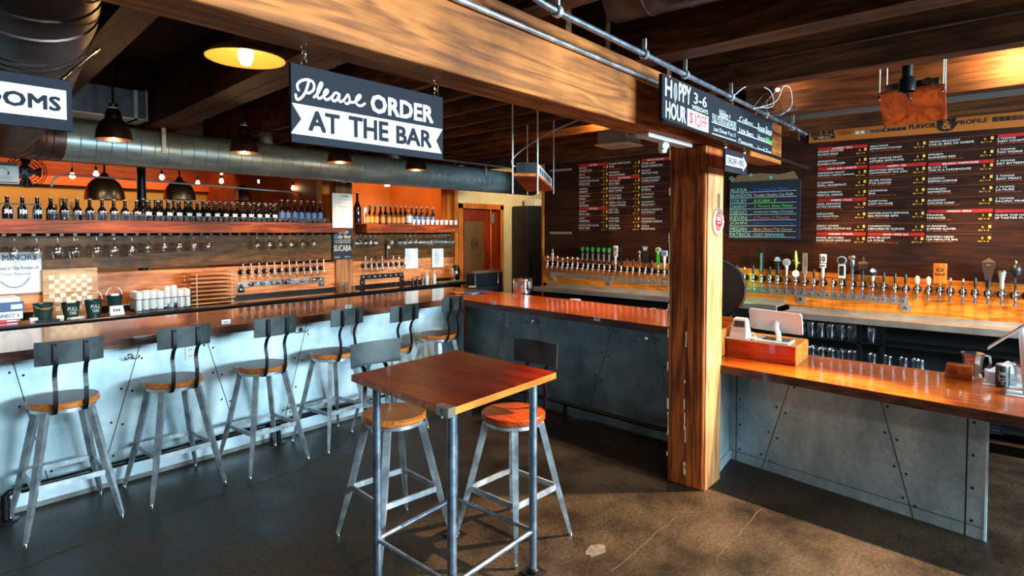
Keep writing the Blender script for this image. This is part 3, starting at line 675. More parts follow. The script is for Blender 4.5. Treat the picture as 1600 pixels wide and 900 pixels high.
mb.prism([o + UP * 1.0715, o + ay * .085 + UP * 1.0715, o + ay * .085 + ax * .045 + UP * 1.0715, o + ax * .045 + UP * 1.0715], UP * .003)
mb.build('corner_bracket', 'back_bracket', t, rel=rel)
mb = MB(); write(mb, 'Y', o - ax * .0045 + ay * .055 + UP * 1.042, -ay, UP, width=.022, height=.024, bold=.02); mb.build('engraving', 'black_paint', t, rel=rel)

# ------------------------------------------------------------------ ducts
def duct(name, label, path, r, mat, step=.115, n=28):
    c = Vector(path[0]); t = thing(name, label, 'duct', c)
    MB().tube(path, r, n).build('pipe', mat, t, rel=c, smooth=True)
    mb = MB(); P = [Vector(p) for p in path]; acc = 0
    for a, b_ in zip(P, P[1:]):
        L = (b_ - a).length; d = (b_ - a) / L; u = d.orthogonal().normalized(); s = step - acc
        while s < L:
            q = a + d * s; tilt = (d + Vector((0, 0, .0))).normalized()
            mb.lathe([(r - .001, -.004), (r + .0045, 0), (r - .001, .004)], q, tilt, n=n); s += step
        acc = (L - (s - step)) if s - step > 0 else acc + L
    mb.build('seam_ribs', mat, t, rel=c, smooth=True); return t
DY, DZ, DR = 6.3, 2.632, .178
t = duct('ventilation_duct', 'long grey-green spiral duct running above the bottle shelves', [(1.36, DY, DZ), (2.6, DY, DZ), (4.62, DY, DZ), (7.9, DY, DZ - .005)], DR, 'duct_steel')
mb = MB(); mb.lathe([(DR, -.02), (DR + .012, -.016), (DR + .012, .016), (DR, .02)], (4.2, DY, DZ), 'X', n=28).lathe([(DR, -.03), (DR + .008, -.02), (DR + .008, .02), (DR, .03)], (4.36, DY, DZ), 'X', n=28)
mb.build('joint_collar', 'duct_steel', t, rel=(1.36, DY, DZ), smooth=True)
for x in (2.12, 6.55):
    MB().box(x - .018, DY - DR - .012, DZ - .05, x + .018, DY - DR + .0, 3.25).build('hanger_strap', 'raw_steel', t, rel=(1.36, DY, DZ))
for x in (3.25, 5.0, 6.2): MB().tube([(x, DY + .05, DZ + .1), (x, DY + .05, DZ + .42)], .09, 16).build('branch_stub', 'duct_steel', t, rel=(1.36, DY, DZ), smooth=True)
el = smoothpath([(1.36, DY, DZ), (1.16, DY - .03, DZ + .005), (.99, DY - .16, DZ + .01), (.93, DY - .36, DZ - .01)], 5)
duct('duct_elbow', 'dark segmented duct elbow behind the restrooms sign', el, DR + .006, 'duct_dark', .09)
duct('ventilation_duct', 'wide dark spiral duct passing overhead above the restrooms sign', [(.925, DY - .38, DZ - .01), (.69, 3.95, 2.595), (.44, 2.42, 2.59), (.42, 2.25, 2.68), (.41, 2.2, 3.27)], .198, 'duct_dark', .085, 36)
duct('ventilation_duct', 'bronze-toned spiral duct high over the main beam', [(2.70, 1.62, 3.09), (2.80, .4, 3.09), (2.9, -3, 3.09)], .16, 'duct_dark', .2)
blotch('supply_blue', (.09, .13, .19), (.18, .24, .32), (.4, .55), metal=.5, scale=8, bump=.05)
t = thing('supply_duct', 'blue-grey rectangular sheet metal duct above the first pendant lamp', 'duct', (1.0, 6.0, 2.84))
MB().box(.30, -.0, .01, .94, .3, .26, bev=.004).build('box', 'supply_blue', t)
MB().box(.30, -.012, 0, .94, .30, .012).box(.84, -.012, 0, .87, .3, .26).box(.935, -.012, 0, .95, .3, .27).build('flange', 'galvanized', t)
# conduits
def pipe(name, label, pts, r, mat, cat='pipe'):
    mb = MB().tube(pts, r, 10); return tag(mb.build(name, mat, smooth=True), label, cat)
pipe('conduit', 'thin steel conduit fixed along the face of the main beam', [(-1, 1.648, 2.745), (3.30, 1.648, 2.728)], .0125, 'raw_steel', 'conduit')
t = thing('overhead_pipe', 'steel pipe running above the happy hour board', 'pipe', (1.7, 1.45, 2.74)); rel = (1.7, 1.45, 2.74)
MB().tube(smoothpath([(1.60, 1.40, 3.1), (1.68, 1.43, 2.9), (1.80, 1.45, 2.77), (1.98, 1.45, 2.745)], 5) + [(3.0, 1.45, 2.735), (5.72, 1.45, 2.708)], .014, 12).build('pipe', 'leg_blue_steel', t, rel=rel, smooth=True)
for x in (1.98, 2.72, 3.2, 3.9, 4.6, 5.3): MB().lathe([(.019, -.014), (.025, -.010), (.025, .010), (.019, .014)], (x, 1.45, 2.745 - (x - 2) * .01), 'X', n=12).box(x - .006, 1.44, 2.75 - (x - 2) * .01, x + .006, 1.46, 2.815).build('clamp', 'raw_steel', t, rel=rel, smooth=True)
pipe('conduit', 'dark conduit crossing the ceiling joists beyond the beam', [(2.6, 5.4, 2.79), (7.3, 5.4, 2.79)], .012, 'black_metal', 'conduit')
pipe('conduit', 'pale conduit just above the spiral duct', [(3.9, 5.85, 2.80), (7.4, 5.85, 2.80)], .012, 'raw_steel', 'conduit')
pipe('conduit', 'thin conduit high on the joists over the till', [(3.93, -2.5, 2.96), (3.995, 1.5, 2.96)], .008, 'duct_dark', 'conduit')
tag(MB().box(5.60, -2.5, 2.832, 5.67, 1.9, 2.868).build('cable_raceway', plain('raceway_grey', (.13, .12, .11), .5)), 'grey cable raceway under the ceiling in front of the beer menu header', 'raceway')
mb = MB()
for k in range(10): mb.tube(smoothpath([(4.3 + .08 * k, 1.44, 2.72), (4.4 + .1 * k, 1.38 + .1 * math.sin(k), 2.80 + .03 * math.cos(k * 2)), (4.6 + .11 * k, 1.42, 2.74 - .01 * k), (4.75 + .1 * k, 1.46, 2.72)], 5), .003, 5)
tag(mb.build('cable_bundle', 'black_plastic'), 'tangle of black cables over the happy hour board end', 'cables')
mb = MB().tube(smoothpath([(3.93, 1.44, 2.74), (4.1, 1.4, 2.83), (4.45, 1.38, 2.86), (4.62, 1.4, 2.78), (4.4, 1.42, 2.73)], 6), .0028, 6).tube(smoothpath([(4.3, 1.44, 2.71), (4.6, 1.38, 2.80), (4.72, 1.36, 2.93), (4.9, 1.36, 2.94), (5.0, 1.38, 2.83), (4.85, 1.42, 2.74)], 6), .0028, 6)
tag(mb.build('loop_of_cable', 'wire_white'), 'white cable looping above the happy hour board', 'cable')

# ------------------------------------------------------------------ lamps
def cone_pendant(x, y, zb, cord_top, label):
    t = thing('pendant_lamp', label, 'lamp', (x, y, zb), 0, 'small bronze pendant lamps')
    pr = [(.118, 0), (.116, .012), (.112, .05), (.098, .10), (.075, .135), (.056, .15), (.056, .155), (.052, .19), (.044, .215), (.032, .225), (0, .225)]
    MB().lathe(pr, n=28).lathe([(.113, .001), (.106, .05), (.09, .10), (.06, .14), (0, .145)], n=28).build('shade', 'bronze_metal', t, smooth=True)
    MB().lathe([(0, .236), (.030, .236), (.030, .262), (0, .262)], (0, 0, 0), n=18).build('cap', 'chrome', t, smooth=True)
    MB().lathe([(0, .012), (.025, .02), (.032, .045), (.02, .09), (0, .1)], n=14).build('bulb', 'bulb', t, smooth=True)
    MB().tube([(0, 0, .255), (0, 0, cord_top - zb)], .009, 8).build('stem', 'black_metal', t, smooth=True)
    MB().lathe([(0, cord_top - zb), (.06, cord_top - zb), (.045, cord_top - zb - .03), (0, cord_top - zb - .035)], n=16).build('ceiling_rose', 'black_metal', t, smooth=True)
    lamp('pendant_glow', 'POINT', (x, y, zb - .03), 9, (1, .58, .24), radius=.03)
for px, py, lab in ((178, 218, 'small bronze pendant lamp nearest the restrooms sign'), (382, 238.5, 'small bronze pendant lamp below the bright dish lamp'),
                    (531, 257, 'small bronze pendant lamp hanging under the order sign, nearer its left corner'), (650, 267, 'small bronze pendant lamp hanging under the order sign, nearer its right corner')):
    p = onY(px, py, 5.1); cone_pendant(p.x, 5.1, 2.525, 3.28, lab)
p = onY(384, 84, 2.92)
t = thing('dish_lamp', 'glowing yellow dish-shaded ceiling lamp with a bare bright bulb', 'lamp', (p.x, 2.92, 2.70))
MB().lathe([(.185, -.002), (.188, .004), (.15, .035), (.10, .055), (.06, .06), (.05, .10), (0, .10)], n=36).lathe([(.183, .0), (.148, .031), (.10, .050), (0, .052)], n=36).build('shade', 'shade_yellow', t, smooth=True)
MB().lathe([(0, -.035), (.022, -.028), (.036, .005), (.034, .035), (.02, .055), (0, .06)], n=18).build('bulb', 'bulb_hot', t, smooth=True)
MB().tube([(0, 0, .08), (0, 0, .56)], .012, 8).build('stem', 'black_metal', t, smooth=True)
lamp('dish_glow', 'POINT', (p.x, 2.92, 2.60), 8, (1, .60, .20), radius=.05)
def dome(px, py, rpx, Yd, label):
    p = onY(px, py, Yd); d = (p - Vector((0, 0, H))).dot(fwd); r = rpx * d / F
    t = thing('dome_pendant', label, 'lamp', (p.x, Yd, p.z), 0, 'big metal dome lamps in the dining room')
    MB().lathe([(r * (math.cos(a * PI / 16)) ** .8, r * 1.3 * math.sin(a * PI / 16)) for a in range(0, 8)] + [(0, r * 1.3)], n=32).lathe([(r * .98 * (math.cos(a * PI / 16)) ** .8, r * 1.28 * math.sin(a * PI / 16)) for a in range(0, 8)] + [(0, r * 1.28)], n=32).build('shade', 'copper_metal', t, smooth=True)
    MB().lathe([(.06, r * 1.27), (.045, r * 1.4), (.03, r * 1.55), (0, r * 1.55)], n=14).build('socket', 'black_metal', t, smooth=True)
    MB().tube([(0, 0, r), (0, 0, 3.2 - p.z)], .012, 6).build('stem', 'black_metal', t, smooth=True)
dome(164, 312, 27, 9.4, 'largest copper dome lamp beyond the bottles, beside the two bright bulbs')
dome(281, 312, 22.5, 9.8, 'copper dome lamp beyond the bottles, just past the black pole')
dome(385, 314, 20, 10.5, 'copper dome lamp beyond the bottles under the second small pendant')
dome(470, 316, 17, 11.2, 'copper dome lamp beyond the tall bottles near the poster')
for (px, py, e, lab) in ((113, 275, 1, 'bare string bulb closest to the black fan'), (150, 272, 1, 'bare string bulb just above the largest dome lamp'), (253, 277, 1, 'bare string bulb between the black pole and the second dome'),
                    (309, 286, .8, 'bare string bulb just right of the second dome lamp'), (346, 283, 1, 'bare string bulb shining before the third dome lamp'), (346, 272, .5, 'small faint string bulb above another near the third dome'), (404, 285, .4, 'small dim string bulb right of the third dome lamp'), (458, 294, 1, 'bare string bulb in front of the fourth dome lamp')):
    p = onY(px, py, 8.7); t = thing('string_bulb', lab, 'bulb', p, 0, 'string bulbs in the dining room')
    MB().lathe([(0, -.035 * e), (.025 * e, -.02 * e), (.03 * e, 0), (.012, .04), (0, .04)], n=12).build('bulb', 'bulb_hot' if e > .6 else 'bulb', t, smooth=True)
    MB().tube([(0, 0, .035), (0, 0, .09)], .014, 8).tube([(0, 0, .09), (0, 0, 3.2 - p.z)], .004, 5).build('socket', 'black_plastic', t, smooth=True)
tag(MB().tube([(onY(221, 290, 8.2).x, 8.2, 0), (onY(221, 290, 8.2).x, 8.2, 3.2)], .05, 14).build('steel_pole', 'black_metal', smooth=True), 'thin black pole standing in the dining room beyond the bottles', 'pole')
a = onY(80, 285, 8.6)
tag(MB().tube(smoothpath([(a.x, 8.6, a.z - .05), (a.x + .03, 8.6, a.z + .04), (a.x + .12, 8.6, a.z + .10), (a.x + .3, 8.6, a.z + .10)], 5) + [(5.0, 8.6, a.z + .03)], .012, 8).build('conduit', 'wire_white', smooth=True), 'thin white conduit bending across the dining room opening', 'conduit')
p = onY(40, 268, 8.0)
t = thing('wall_fan', 'round black cage fan beyond the framed certificate', 'fan', p)
mb = MB()
for r in (.05, .09, .12, .15, .17): mb.lathe([(r - .004, 0), (r, -.004), (r + .004, 0), (r, .004)], (0, -.05, 0), 'Y', n=28)
for k in range(20): a = k * PI / 10; mb.tube([(.03 * math.cos(a), -.06, .03 * math.sin(a)), (.17 * math.cos(a), -.05, .17 * math.sin(a))], .002, 4)
mb.build('cage', 'black_metal', t)
mb = MB()
for k in range(4):
    a = k * PI / 2; mb.prism([(.02 * math.cos(a), 0, .02 * math.sin(a)), (.145 * math.cos(a - .4), .02, .145 * math.sin(a - .4)), (.145 * math.cos(a + .4), -.02, .145 * math.sin(a + .4))], (0, .004, 0))
mb.build('blades', 'black_plastic', t)
MB().lathe([(0, 0), (.07, 0), (.07, .12), (0, .12)], (0, .02, 0), 'Y', n=16).tube([(0, .1, 0), (0, .1, 3.2 - p.z)], .015, 8).build('motor', 'black_metal', t, smooth=True)
for (px, py, lab) in ((605, 291, 'small recessed spot in the orange office, nearer the magnum bottle'), (647, 293, 'small recessed spot in the orange office, nearer the white cups')):
    p = onY(px, py, 9.2); tag(MB().lathe([(0, 0), (.05, 0), (.05, .02), (0, .02)], p, n=14).tube([p + Vector((0, 0, .02)), (p.x, p.y, 3.2)], .006, 5).build('spot_light', 'pin_light', smooth=True), lab, 'lamp')
# ceiling spots washing the joists
for (px, py, e) in ((775, 212, 7), (925, 193, 11)):
    p = onZ(px, py, 2.86); kk = min(range(12), key=lambda k: abs(2.38 + k * .40 + SK * (1 - k / 12) * p.y - p.x)); p.x = 2.38 + kk * .40 + SK * (1 - kk / 12) * p.y; t = thing('joist_spot', 'small dark spotlight washing the joist %s' % ('nearer the beam' if px > 900 else 'above the spiral duct end'), 'lamp', (p.x - .12, p.y, 3.1))
    MB().lathe([(.03, 0), (.035, .09), (0, .1)], (0, 0, -.02), Vector((-.5, 0, .8)), n=14).tube([(-.05, 0, .06), (-.05, 0, .18)], .008, 6).build('can', 'black_metal', t, smooth=True)
    lamp('joist_wash', 'SPOT', (p.x - .15, p.y, 2.99), e * 3.2, (1, .62, .2), (p.x + .01, p.y + .12, 2.87), radius=.02, spot=125)
p = onX(1580, 122, 5.2)
t = thing('joist_spot', 'black spotlight can washing the joist over the beer menu', 'lamp', (p.x - .2, p.y - .04, 3.12))
MB().lathe([(.045, 0), (.05, .12), (0, .13)], (0, 0, -.05), Vector((-.25, 0, 1)), n=16).tube([(-.02, 0, .06), (-.02, 0, .14)], .01, 6).build('can', 'black_metal', t, smooth=True)
lamp('joist_wash', 'SPOT', (p.x - .2, p.y - .02, 2.98), 60, (1, .68, .28), (p.x + .02, p.y + .06, 2.88), radius=.03, spot=140)
p = onX(1215, 141, 5.0)
t = thing('pin_spot', 'tiny bright spotlight on a thin arm beyond the happy hour board', 'lamp', p)
MB().lathe([(0, -.012), (.014, -.006), (.018, .008), (0, .02)], n=12).build('bulb', 'pin_light', t, smooth=True)
MB().tube([(0, 0, .01), (-.05, .12, -.14), (-.08, .18, -.22)], .004, 6).build('arm', 'raw_steel', t)
lamp('pin_glow', 'SPOT', (p.x, p.y, p.z + .02), 9, (1, .7, .35), (p.x + .25, p.y - .1, p.z - .05), radius=.01, spot=110)

# ------------------------------------------------------------------ hanging signs
def links(mb, p, n=3, s=.022, tilt=None):
    d = Vector(tilt).normalized() if tilt else UP
    for k in range(n):
        c = Vector(p) + d * (s * 1.45 * k + s * .7); u = (Vector((1, 0, 0)) if k % 2 == 0 else Vector((0, 1, 0))); P = []
        for j in range(13):
            a = j * PI / 6; P.append(c + u * (math.cos(a) * s * .52) + d * (math.sin(a) * s * .95))
        mb.tube(P, s * .14, 5, cap=False)
def chain(name, label, p, n, s, par=None, tilt=None, rel=None):
    mb = MB(); links(mb, p, n, s, tilt); return mb.build(name, 'chrome', par, rel=rel, smooth=True)
# Please ORDER AT THE BAR
YS = 1.77; a, b_ = onY(454, 97, YS), onY(692, 153, YS); c_ = onY(451, 221, YS)
x0, x1, z0, z1 = a.x, b_.x, c_.z, a.z
t = thing('order_sign', 'large dark hanging sign reading please order at the bar', 'sign', (x0, YS, z0)); rel = (x0, YS, z0)
MB().box(x0, YS, z0, x1, YS + .014, z1, bev=.0015).build('board', 'sign_black', t, rel=rel)
YF = YS - .0012
def S(px, py): v = onY(px, py, YF); return v
mb = MB(); mb.face([S(*q) for q in ((456, 160.5), (691.5, 202), (681.5, 220), (690, 240), (454.5, 208), (471, 186))]); mb.build('banner', 'sign_white', t, rel=rel)
def wr(mb, txt, bl, br, tl, **k):
    p, q, u = S(*bl), S(*br), S(*tl); return write(mb, txt, p + Vector((0, -.0008, 0)), XR, UP, width=q.x - p.x, height=u.z - p.z, **k)
mb = MB(); wr(mb, 'ORDER', (580, 174.5), (676, 193), (580, 147), bold=.045)
st_ = [(466, 152), (470, 148), (475, 136), (480, 126), (486, 125), (490, 130), (488, 139), (480, 144), (474, 140), (470, 132), (473, 127)]
PL = [[(461.5, 148), (463, 154.5), (467, 155), (473, 150), (478, 141), (482, 128)], [(466, 141), (464, 133), (469, 127), (478, 124.5), (487, 127), (490.5, 133), (489, 141), (482, 145.5), (477, 144)],
      [(490, 152), (496, 146), (501, 137), (503, 131), (500.5, 130), (497, 138), (495, 147), (496.5, 153), (500, 153.5), (505, 150)],
      [(505, 150), (510, 146), (512, 142), (509.5, 140.5), (506, 145), (506, 152), (510, 156), (516, 153), (520, 149)],
      [(529, 147), (524, 145), (519.5, 150), (519, 156), (523, 158), (527, 154), (530, 147.5), (529, 155), (531, 159), (536, 157), (540, 152)],
      [(540, 152), (543, 148), (545, 152), (546, 158), (543, 162), (539, 161)], [(546, 160), (552, 160), (556, 158), (561, 154), (563, 150), (560, 149), (556, 154), (556, 161), (560, 165), (565, 165), (569.5, 162)]]
for st in PL:
    P = [S(*q) for q in st]; ribbon(mb, [(v.x, v.z) for v in [Vector((w_.x, 0, w_.y)) for w_ in smoothpath([(q.x, q.z) for q in P], 4)]], .0085, XR, UP, (0, YF - .001, 0))
mb.build('white_lettering', 'sign_white', t, rel=rel)
mb = MB(); wr(mb, 'AT', (483, 203), (530, 209), (483, 173), bold=.05); wr(mb, 'THE', (546, 212), (606, 221), (546, 182), bold=.05); wr(mb, 'BAR', (620, 223), (674, 231), (620, 197), bold=.05)
mb.build('dark_lettering', 'sign_black', t, rel=rel)
for px, py in ((475, 103), (682, 152)):
    p = onY(px, py, YS + .007); chain('hanging_chain', '', (p.x, YS + .007, z1), 3, (2.458 - z1) / 3.95, t, rel=rel)
# RESTROOMS sign, cut by the left edge of the frame
YS = 1.78; a, b_ = onY(112, 127, YS), onY(109, 204, YS)
x1, z1, z0 = a.x, a.z, b_.z - .002; x0 = x1 - .36
t = thing('restrooms_sign', 'dark hanging sign with a white panel ending in OOMS, cut by the photo edge', 'sign', (x0, YS, z0)); rel = (x0, YS, z0)
MB().box(x0, YS, z0, x1, YS + .014, z1, bev=.0015).build('board', 'sign_black', t, rel=rel)
w0, w1 = onY(103, 142, YS), onY(101, 187, YS)
MB().box(x0 + .02, YS - .0012, w1.z, w0.x, YS, w0.z).build('white_panel', 'sign_white', t, rel=rel)
l0, l1 = onY(40, 163, YS), onY(94, 172, YS)
mb = MB(); hz = (w0.z - w1.z); write(mb, 'RESTROOMS', (l1.x - .296, YS - .002, w1.z + hz * .27), XR, UP, width=.296, height=hz * .46, bold=.05); mb.build('lettering', 'sign_black', t, rel=rel)
q0 = onY(97, 121, YS); q1 = onZ(155, 76, 2.81); mb = MB(); dv = Vector((.55, 1.3, 2.82)) - Vector((q0.x, YS + .007, z1))
mb = MB(); d_ = onZ(155, 76, 2.60) - Vector((q0.x, YS + .007, z1)); links(mb, (q0.x, YS + .007, z1), int(d_.length / (.012 * 1.45)), .012, d_); mb.build('hanging_chain', 'chrome', t, rel=rel, smooth=True)
# HOPPY HOUR board
YS = 1.50; a, b_ = onY(1035, 115, YS), onY(1207, 190, YS); c_ = onY(1033, 187, YS)
x0, x1, z0, z1 = a.x, b_.x, c_.z, a.z + .002
t = thing('happy_hour_board', 'long black happy hour chalkboard hanging over the service counter', 'sign', (x0, YS, z0)); rel = (x0, YS, z0)
MB().box(x0, YS, z0, x1, YS + .022, z1, bev=.0015).build('board', 'sign_black', t, rel=rel)
YF = YS - .0012
mbw = MB()
wr(mbw, 'H', (1039.5, 149), (1049.5, 150), (1039.5, 122), bold=.03); wr(mbw, 'PPY', (1060.5, 157), (1079, 164), (1060.5, 129), bold=.022)
wr(mbw, 'HOUR', (1040, 183), (1071, 193.5), (1040, 157), bold=.025)
wr(mbw, '3-6', (1084, 161), (1104, 167), (1084, 144), bold=.01); wr(mbw, 'WEEKDAYS', (1081, 170), (1106, 177), (1081, 163), bold=.01)
hc = S(1055, 143); P = [(math.cos(k * PI / 8) * .020, math.sin(k * PI / 8) * .045) for k in range(17)]; ribbon(mbw, P, .004, XR, UP, (hc.x, YF - .001, hc.z))
for k in range(-3, 4):
    ribbon(mbw, [(-.016, .012 * k - .010), (.016, .012 * k + .010)], .0018, XR, UP, (hc.x, YF - .001, hc.z)); ribbon(mbw, [(-.016, .012 * k + .010), (.016, .012 * k - .010)], .0018, XR, UP, (hc.x, YF - .001, hc.z))
ribbon(mbw, [(-.004, -.045), (0, -.06)], .006, XR, UP, (hc.x, YF - .001, hc.z))
mbw.build('white_lettering', 'old_white', t, rel=rel)
mb = MB(); mb.face([S(*q) for q in ((1074, 169), (1107, 182.5), (1107, 208), (1074, 196))]); mb.build('price_panel', 'old_white', t, rel=rel)
mb = MB(); wr(mb, '$1', (1077, 194), (1087, 197), (1077, 174), bold=.01); wr(mb, 'OFF', (1088, 198), (1104, 204), (1088, 178), bold=.01); mb.build('price_lettering', plain('price_red', (.45, .02, .02), .6), t, rel=rel)
mb = MB()
wr(mb, 'Nibbles +', (1124, 183), (1141, 190), (1124, 170)); wr(mb, 'FULL POURS & GROWLERS', (1113, 189), (1150, 202), (1113, 177)); wr(mb, 'Late Dinner 9 to 11', (1115, 204), (1149, 217), (1115, 197))
wr(mb, 'Coffees', (1155, 190), (1176, 199), (1155, 181)); wr(mb, 'Little Beers', (1155, 207), (1177, 215), (1155, 199)); wr(mb, 'Desserts', (1154, 225), (1176, 232), (1154, 216))
wr(mb, 'Root Beer', (1184, 205), (1206, 213), (1184, 192)); wr(mb, 'House', (1184, 219), (1196, 223), (1184, 209)); wr(mb, 'Iced Tea', (1184, 236), (1205, 243), (1184, 228))
for (p, q) in (((1112, 191), (1150, 204)), ((1112, 209), (1150, 222)), ((1152, 189), (1206, 212)), ((1152, 207), (1206, 229)), ((1151, 223.5), (1205, 244))):
    v0, v1 = S(*p), S(*q); zc = v0.z; mb.box(v0.x, YF - .0008, zc, v1.x, YF, zc + .006)
mb.build('chalk_lettering', 'chalk_white', t, rel=rel)
mb = MB(); wr(mb, 'Nos', (1197, 224), (1206, 227), (1197, 214)); mb.build('green_lettering', 'chalk_green', t, rel=rel)
for x in (x0 + .12, x1 - .1): chain('hanging_chain', '', (x, YS + .011, z1), 1, .02, t, rel=rel)
tag(MB().tube([(x0 + .0, 1.50, z0 - .0), (x1, 1.50, z0 - .012), (5.98, 1.50, 2.43)], .013, 8).build('support_bar', 'black_metal', smooth=True), 'dark metal bar supporting the happy hour board from below', 'bar')
# ORDER HERE arrow sign
YS = 1.50; a, b_, c_ = onY(1133, 232, YS), onY(1133, 266, YS), onY(1167, 275, YS)
x0, x1, z0, z1 = a.x, c_.x, (b_.z + c_.z) / 2, a.z
t = thing('order_here_sign', 'small black order here sign with a white arrow', 'sign', (x0, YS, z0)); rel = (x0, YS, z0)
MB().box(x0, YS, z0, x1, YS + .012, z1, bev=.0015).build('board', 'sign_black', t, rel=rel); w_, h_ = x1 - x0, z1 - z0
mb = MB(); mb.face([(x0 + w_ * u, YS - .001, z0 + h_ * v) for u, v in ((.04, .28), (.80, .28), (.80, .14), (.985, .5), (.80, .86), (.80, .74), (.04, .74))]); mb.build('arrow', 'old_white', t, rel=rel)
mb = MB(); write(mb, 'ORDER HERE', (x0 + w_ * .08, YS - .002, z0 + h_ * .38), XR, UP, width=w_ * .76, height=h_ * .26, bold=.03); mb.build('lettering', 'sign_black', t, rel=rel)
for x in (x0 + .03, x1 - .03): chain('hanging_chain', '', (x, YS + .006, z1), 2, (2.44 - z1) / 2.6, t, rel=rel)
# security camera, air cassette, sensor
p = onZ(1013, 216, 2.458)
t = thing('security_camera', 'white security camera fixed under the main beam', 'camera', (3.62, 1.78, 2.43))
MB().box(-.30, -.045, .0, .34, .045, .027, bev=.004).build('mount_plate', 'white_plastic', t)
MB().lathe([(0, -.075), (.022, -.07), (.028, -.05), (.028, -.005), (0, 0)], (-.02, 0, 0), n=16).lathe([(0, 0), (.022, 0), (.022, .06), (0, .06)], (-.05, -.02, -.03), Vector((-.7, -.6, -.1)), n=14).build('camera_body', 'white_plastic', t, smooth=True)
t = thing('ceiling_air_unit', 'boxy grey ceiling air unit near the mid projected menu', 'air unit', (5.40, 3.16, 2.745))
MB().box(-.15, -.17, 0.0, .15, .17, .16, bev=.01).build('casing', plain('unit_grey', (.22, .20, .17), .5), t)
MB().box(-.17, -.19, -.02, .17, .19, 0.0, bev=.006).build('grille_frame', plain('unit_cream', (.55, .50, .40), .5), t)
mb = MB()
for k in range(12): mb.box(-.12, -.14 + k * .023, -.023, .12, -.13 + k * .023, -.020)
mb.build('grille', 'grey_plastic', t)

# projector shelves
def shelf_corners(px, z): return [onZ(x, y, z) for x, y in px]
cs = shelf_corners(((801, 275), (840, 275.5), (865, 298), (824, 299.5)), 2.22)
t = thing('projector_shelf', 'small red wooden board hung on cables near the spiral duct end', 'shelf', cs[0]); rel = cs[0]
MB().prism(cs, (0, 0, .02)).build('board', 'plywood', t, rel=rel)
for c0 in cs: MB().tube([c0 - UP * (.12 if c0 in (cs[0], cs[1]) else .03), c0 + UP * (3.2 - 2.22)], .005, 6).build('hanging_cable', 'wire_white', t, rel=rel)
cen = sum(cs, Vector()) / 4; u = (cs[1] - cs[0]).normalized(); v = (cs[2] - cs[1]).normalized()
t = thing('projector', 'flat projector with pale vent side on the small hung board', 'projector', cen + UP * .02)
q = [c0.lerp(cen, .14) - cen for c0 in cs]; MB().prism(q, UP * .085).build('casing', 'black_plastic', t)
mb = MB(); a_, b_ = q[1], q[2]; mb.prism([a_ + UP * .005, b_ + UP * .005, b_ + UP * .08, a_ + UP * .08], (b_ - a_).cross(UP).normalized() * .006); mb.build('vent_side', 'white_plastic', t)
mb = MB()
for k in range(7): f = .1 + k * .12; w0 = a_.lerp(b_, f); w1 = a_.lerp(b_, f + .07); nn = (b_ - a_).cross(UP).normalized() * .0075; mb.face([w0 + nn + UP * .02, w1 + nn + UP * .02, w1 + nn + UP * .065, w0 + nn + UP * .065])
mb.build('vent_slots', 'black_paint', t); MB().lathe([(0, 0), (.022, 0), (.022, .03), (0, .03)], q[0].lerp(q[3], .1) + UP * .045, (q[0] - q[1]), n=14).build('lens', 'chrome', t, smooth=True)
mb = MB().tube(smoothpath([cen + Vector((-.08, .05, .1)), cen + Vector((-.15, .1, .2)), cen + Vector((.12, -.05, .42)), cen + Vector((.40, -.3, .585))], 8), .006, 6)
tag(mb.build('projector_cable', 'wire_white', smooth=True), 'white cable curving up from the projector to the joists', 'cable')
# larger shelf over the service counter: the board tilts towards the room
a, b_, c_, d_ = onX(1371, 148, 4.42), onX(1477, 133, 4.42), onX(1479, 187, 4.72), onX(1382, 198, 4.72)
t = thing('projector_shelf', 'large plywood board hung under the ceiling before the beer menu', 'shelf', d_); rel = d_
nn = (b_ - a).cross(d_ - a).normalized(); nn = nn if nn.z > 0 else -nn
MB().prism([a, b_, c_, d_], nn * .018).build('board', 'plywood', t, rel=rel)
for q in (a, b_, c_, d_):
    cq = q.lerp((a + c_) / 2, .06); MB().tube([cq - UP * .03, (cq.x, cq.y, 3.25)], .004, 6).build('hanging_cable', 'wire_white', t, rel=rel)
    MB().tube([cq - nn * .002, cq - nn * .03], .007, 6).build('bolt', 'chrome', t, rel=rel)
cen = (a + b_ + c_ + d_) / 4
t = thing('projector', 'black projector on the large plywood board under the ceiling', 'projector', cen + nn * .024)
q = [w_.lerp(cen, .2) - cen for w_ in (a, b_, c_, d_)]; MB().prism(q, nn * .075).build('casing', 'black_plastic', t)
MB().lathe([(0, 0), (.03, 0), (.03, .02), (0, .02)], q[0].lerp(q[1], .8) + nn * .04, (q[0] - q[3]), n=14).build('lens', 'chrome', t, smooth=True)
t = thing('projector_mount', 'black cylindrical bracket reaching down before the large plywood board', 'bracket', (4.34, .535, 2.70))
MB().tube([(0, 0, .02), (0, 0, .58)], .03, 14).lathe([(.045, .0), (.045, .07), (.03, .09)], (0, 0, 0), n=16).build('tube', 'black_metal', t, smooth=True)
mb = MB(); mb.tube([Vector((.032 * math.cos(k * PI / 8), .028 * math.sin(k * PI / 8) * .5 - .01, -.03 + .03 * math.sin(k * PI / 8))) for k in range(17)], .005, 6, cap=False); mb.build('ring', 'black_metal', t, smooth=True)

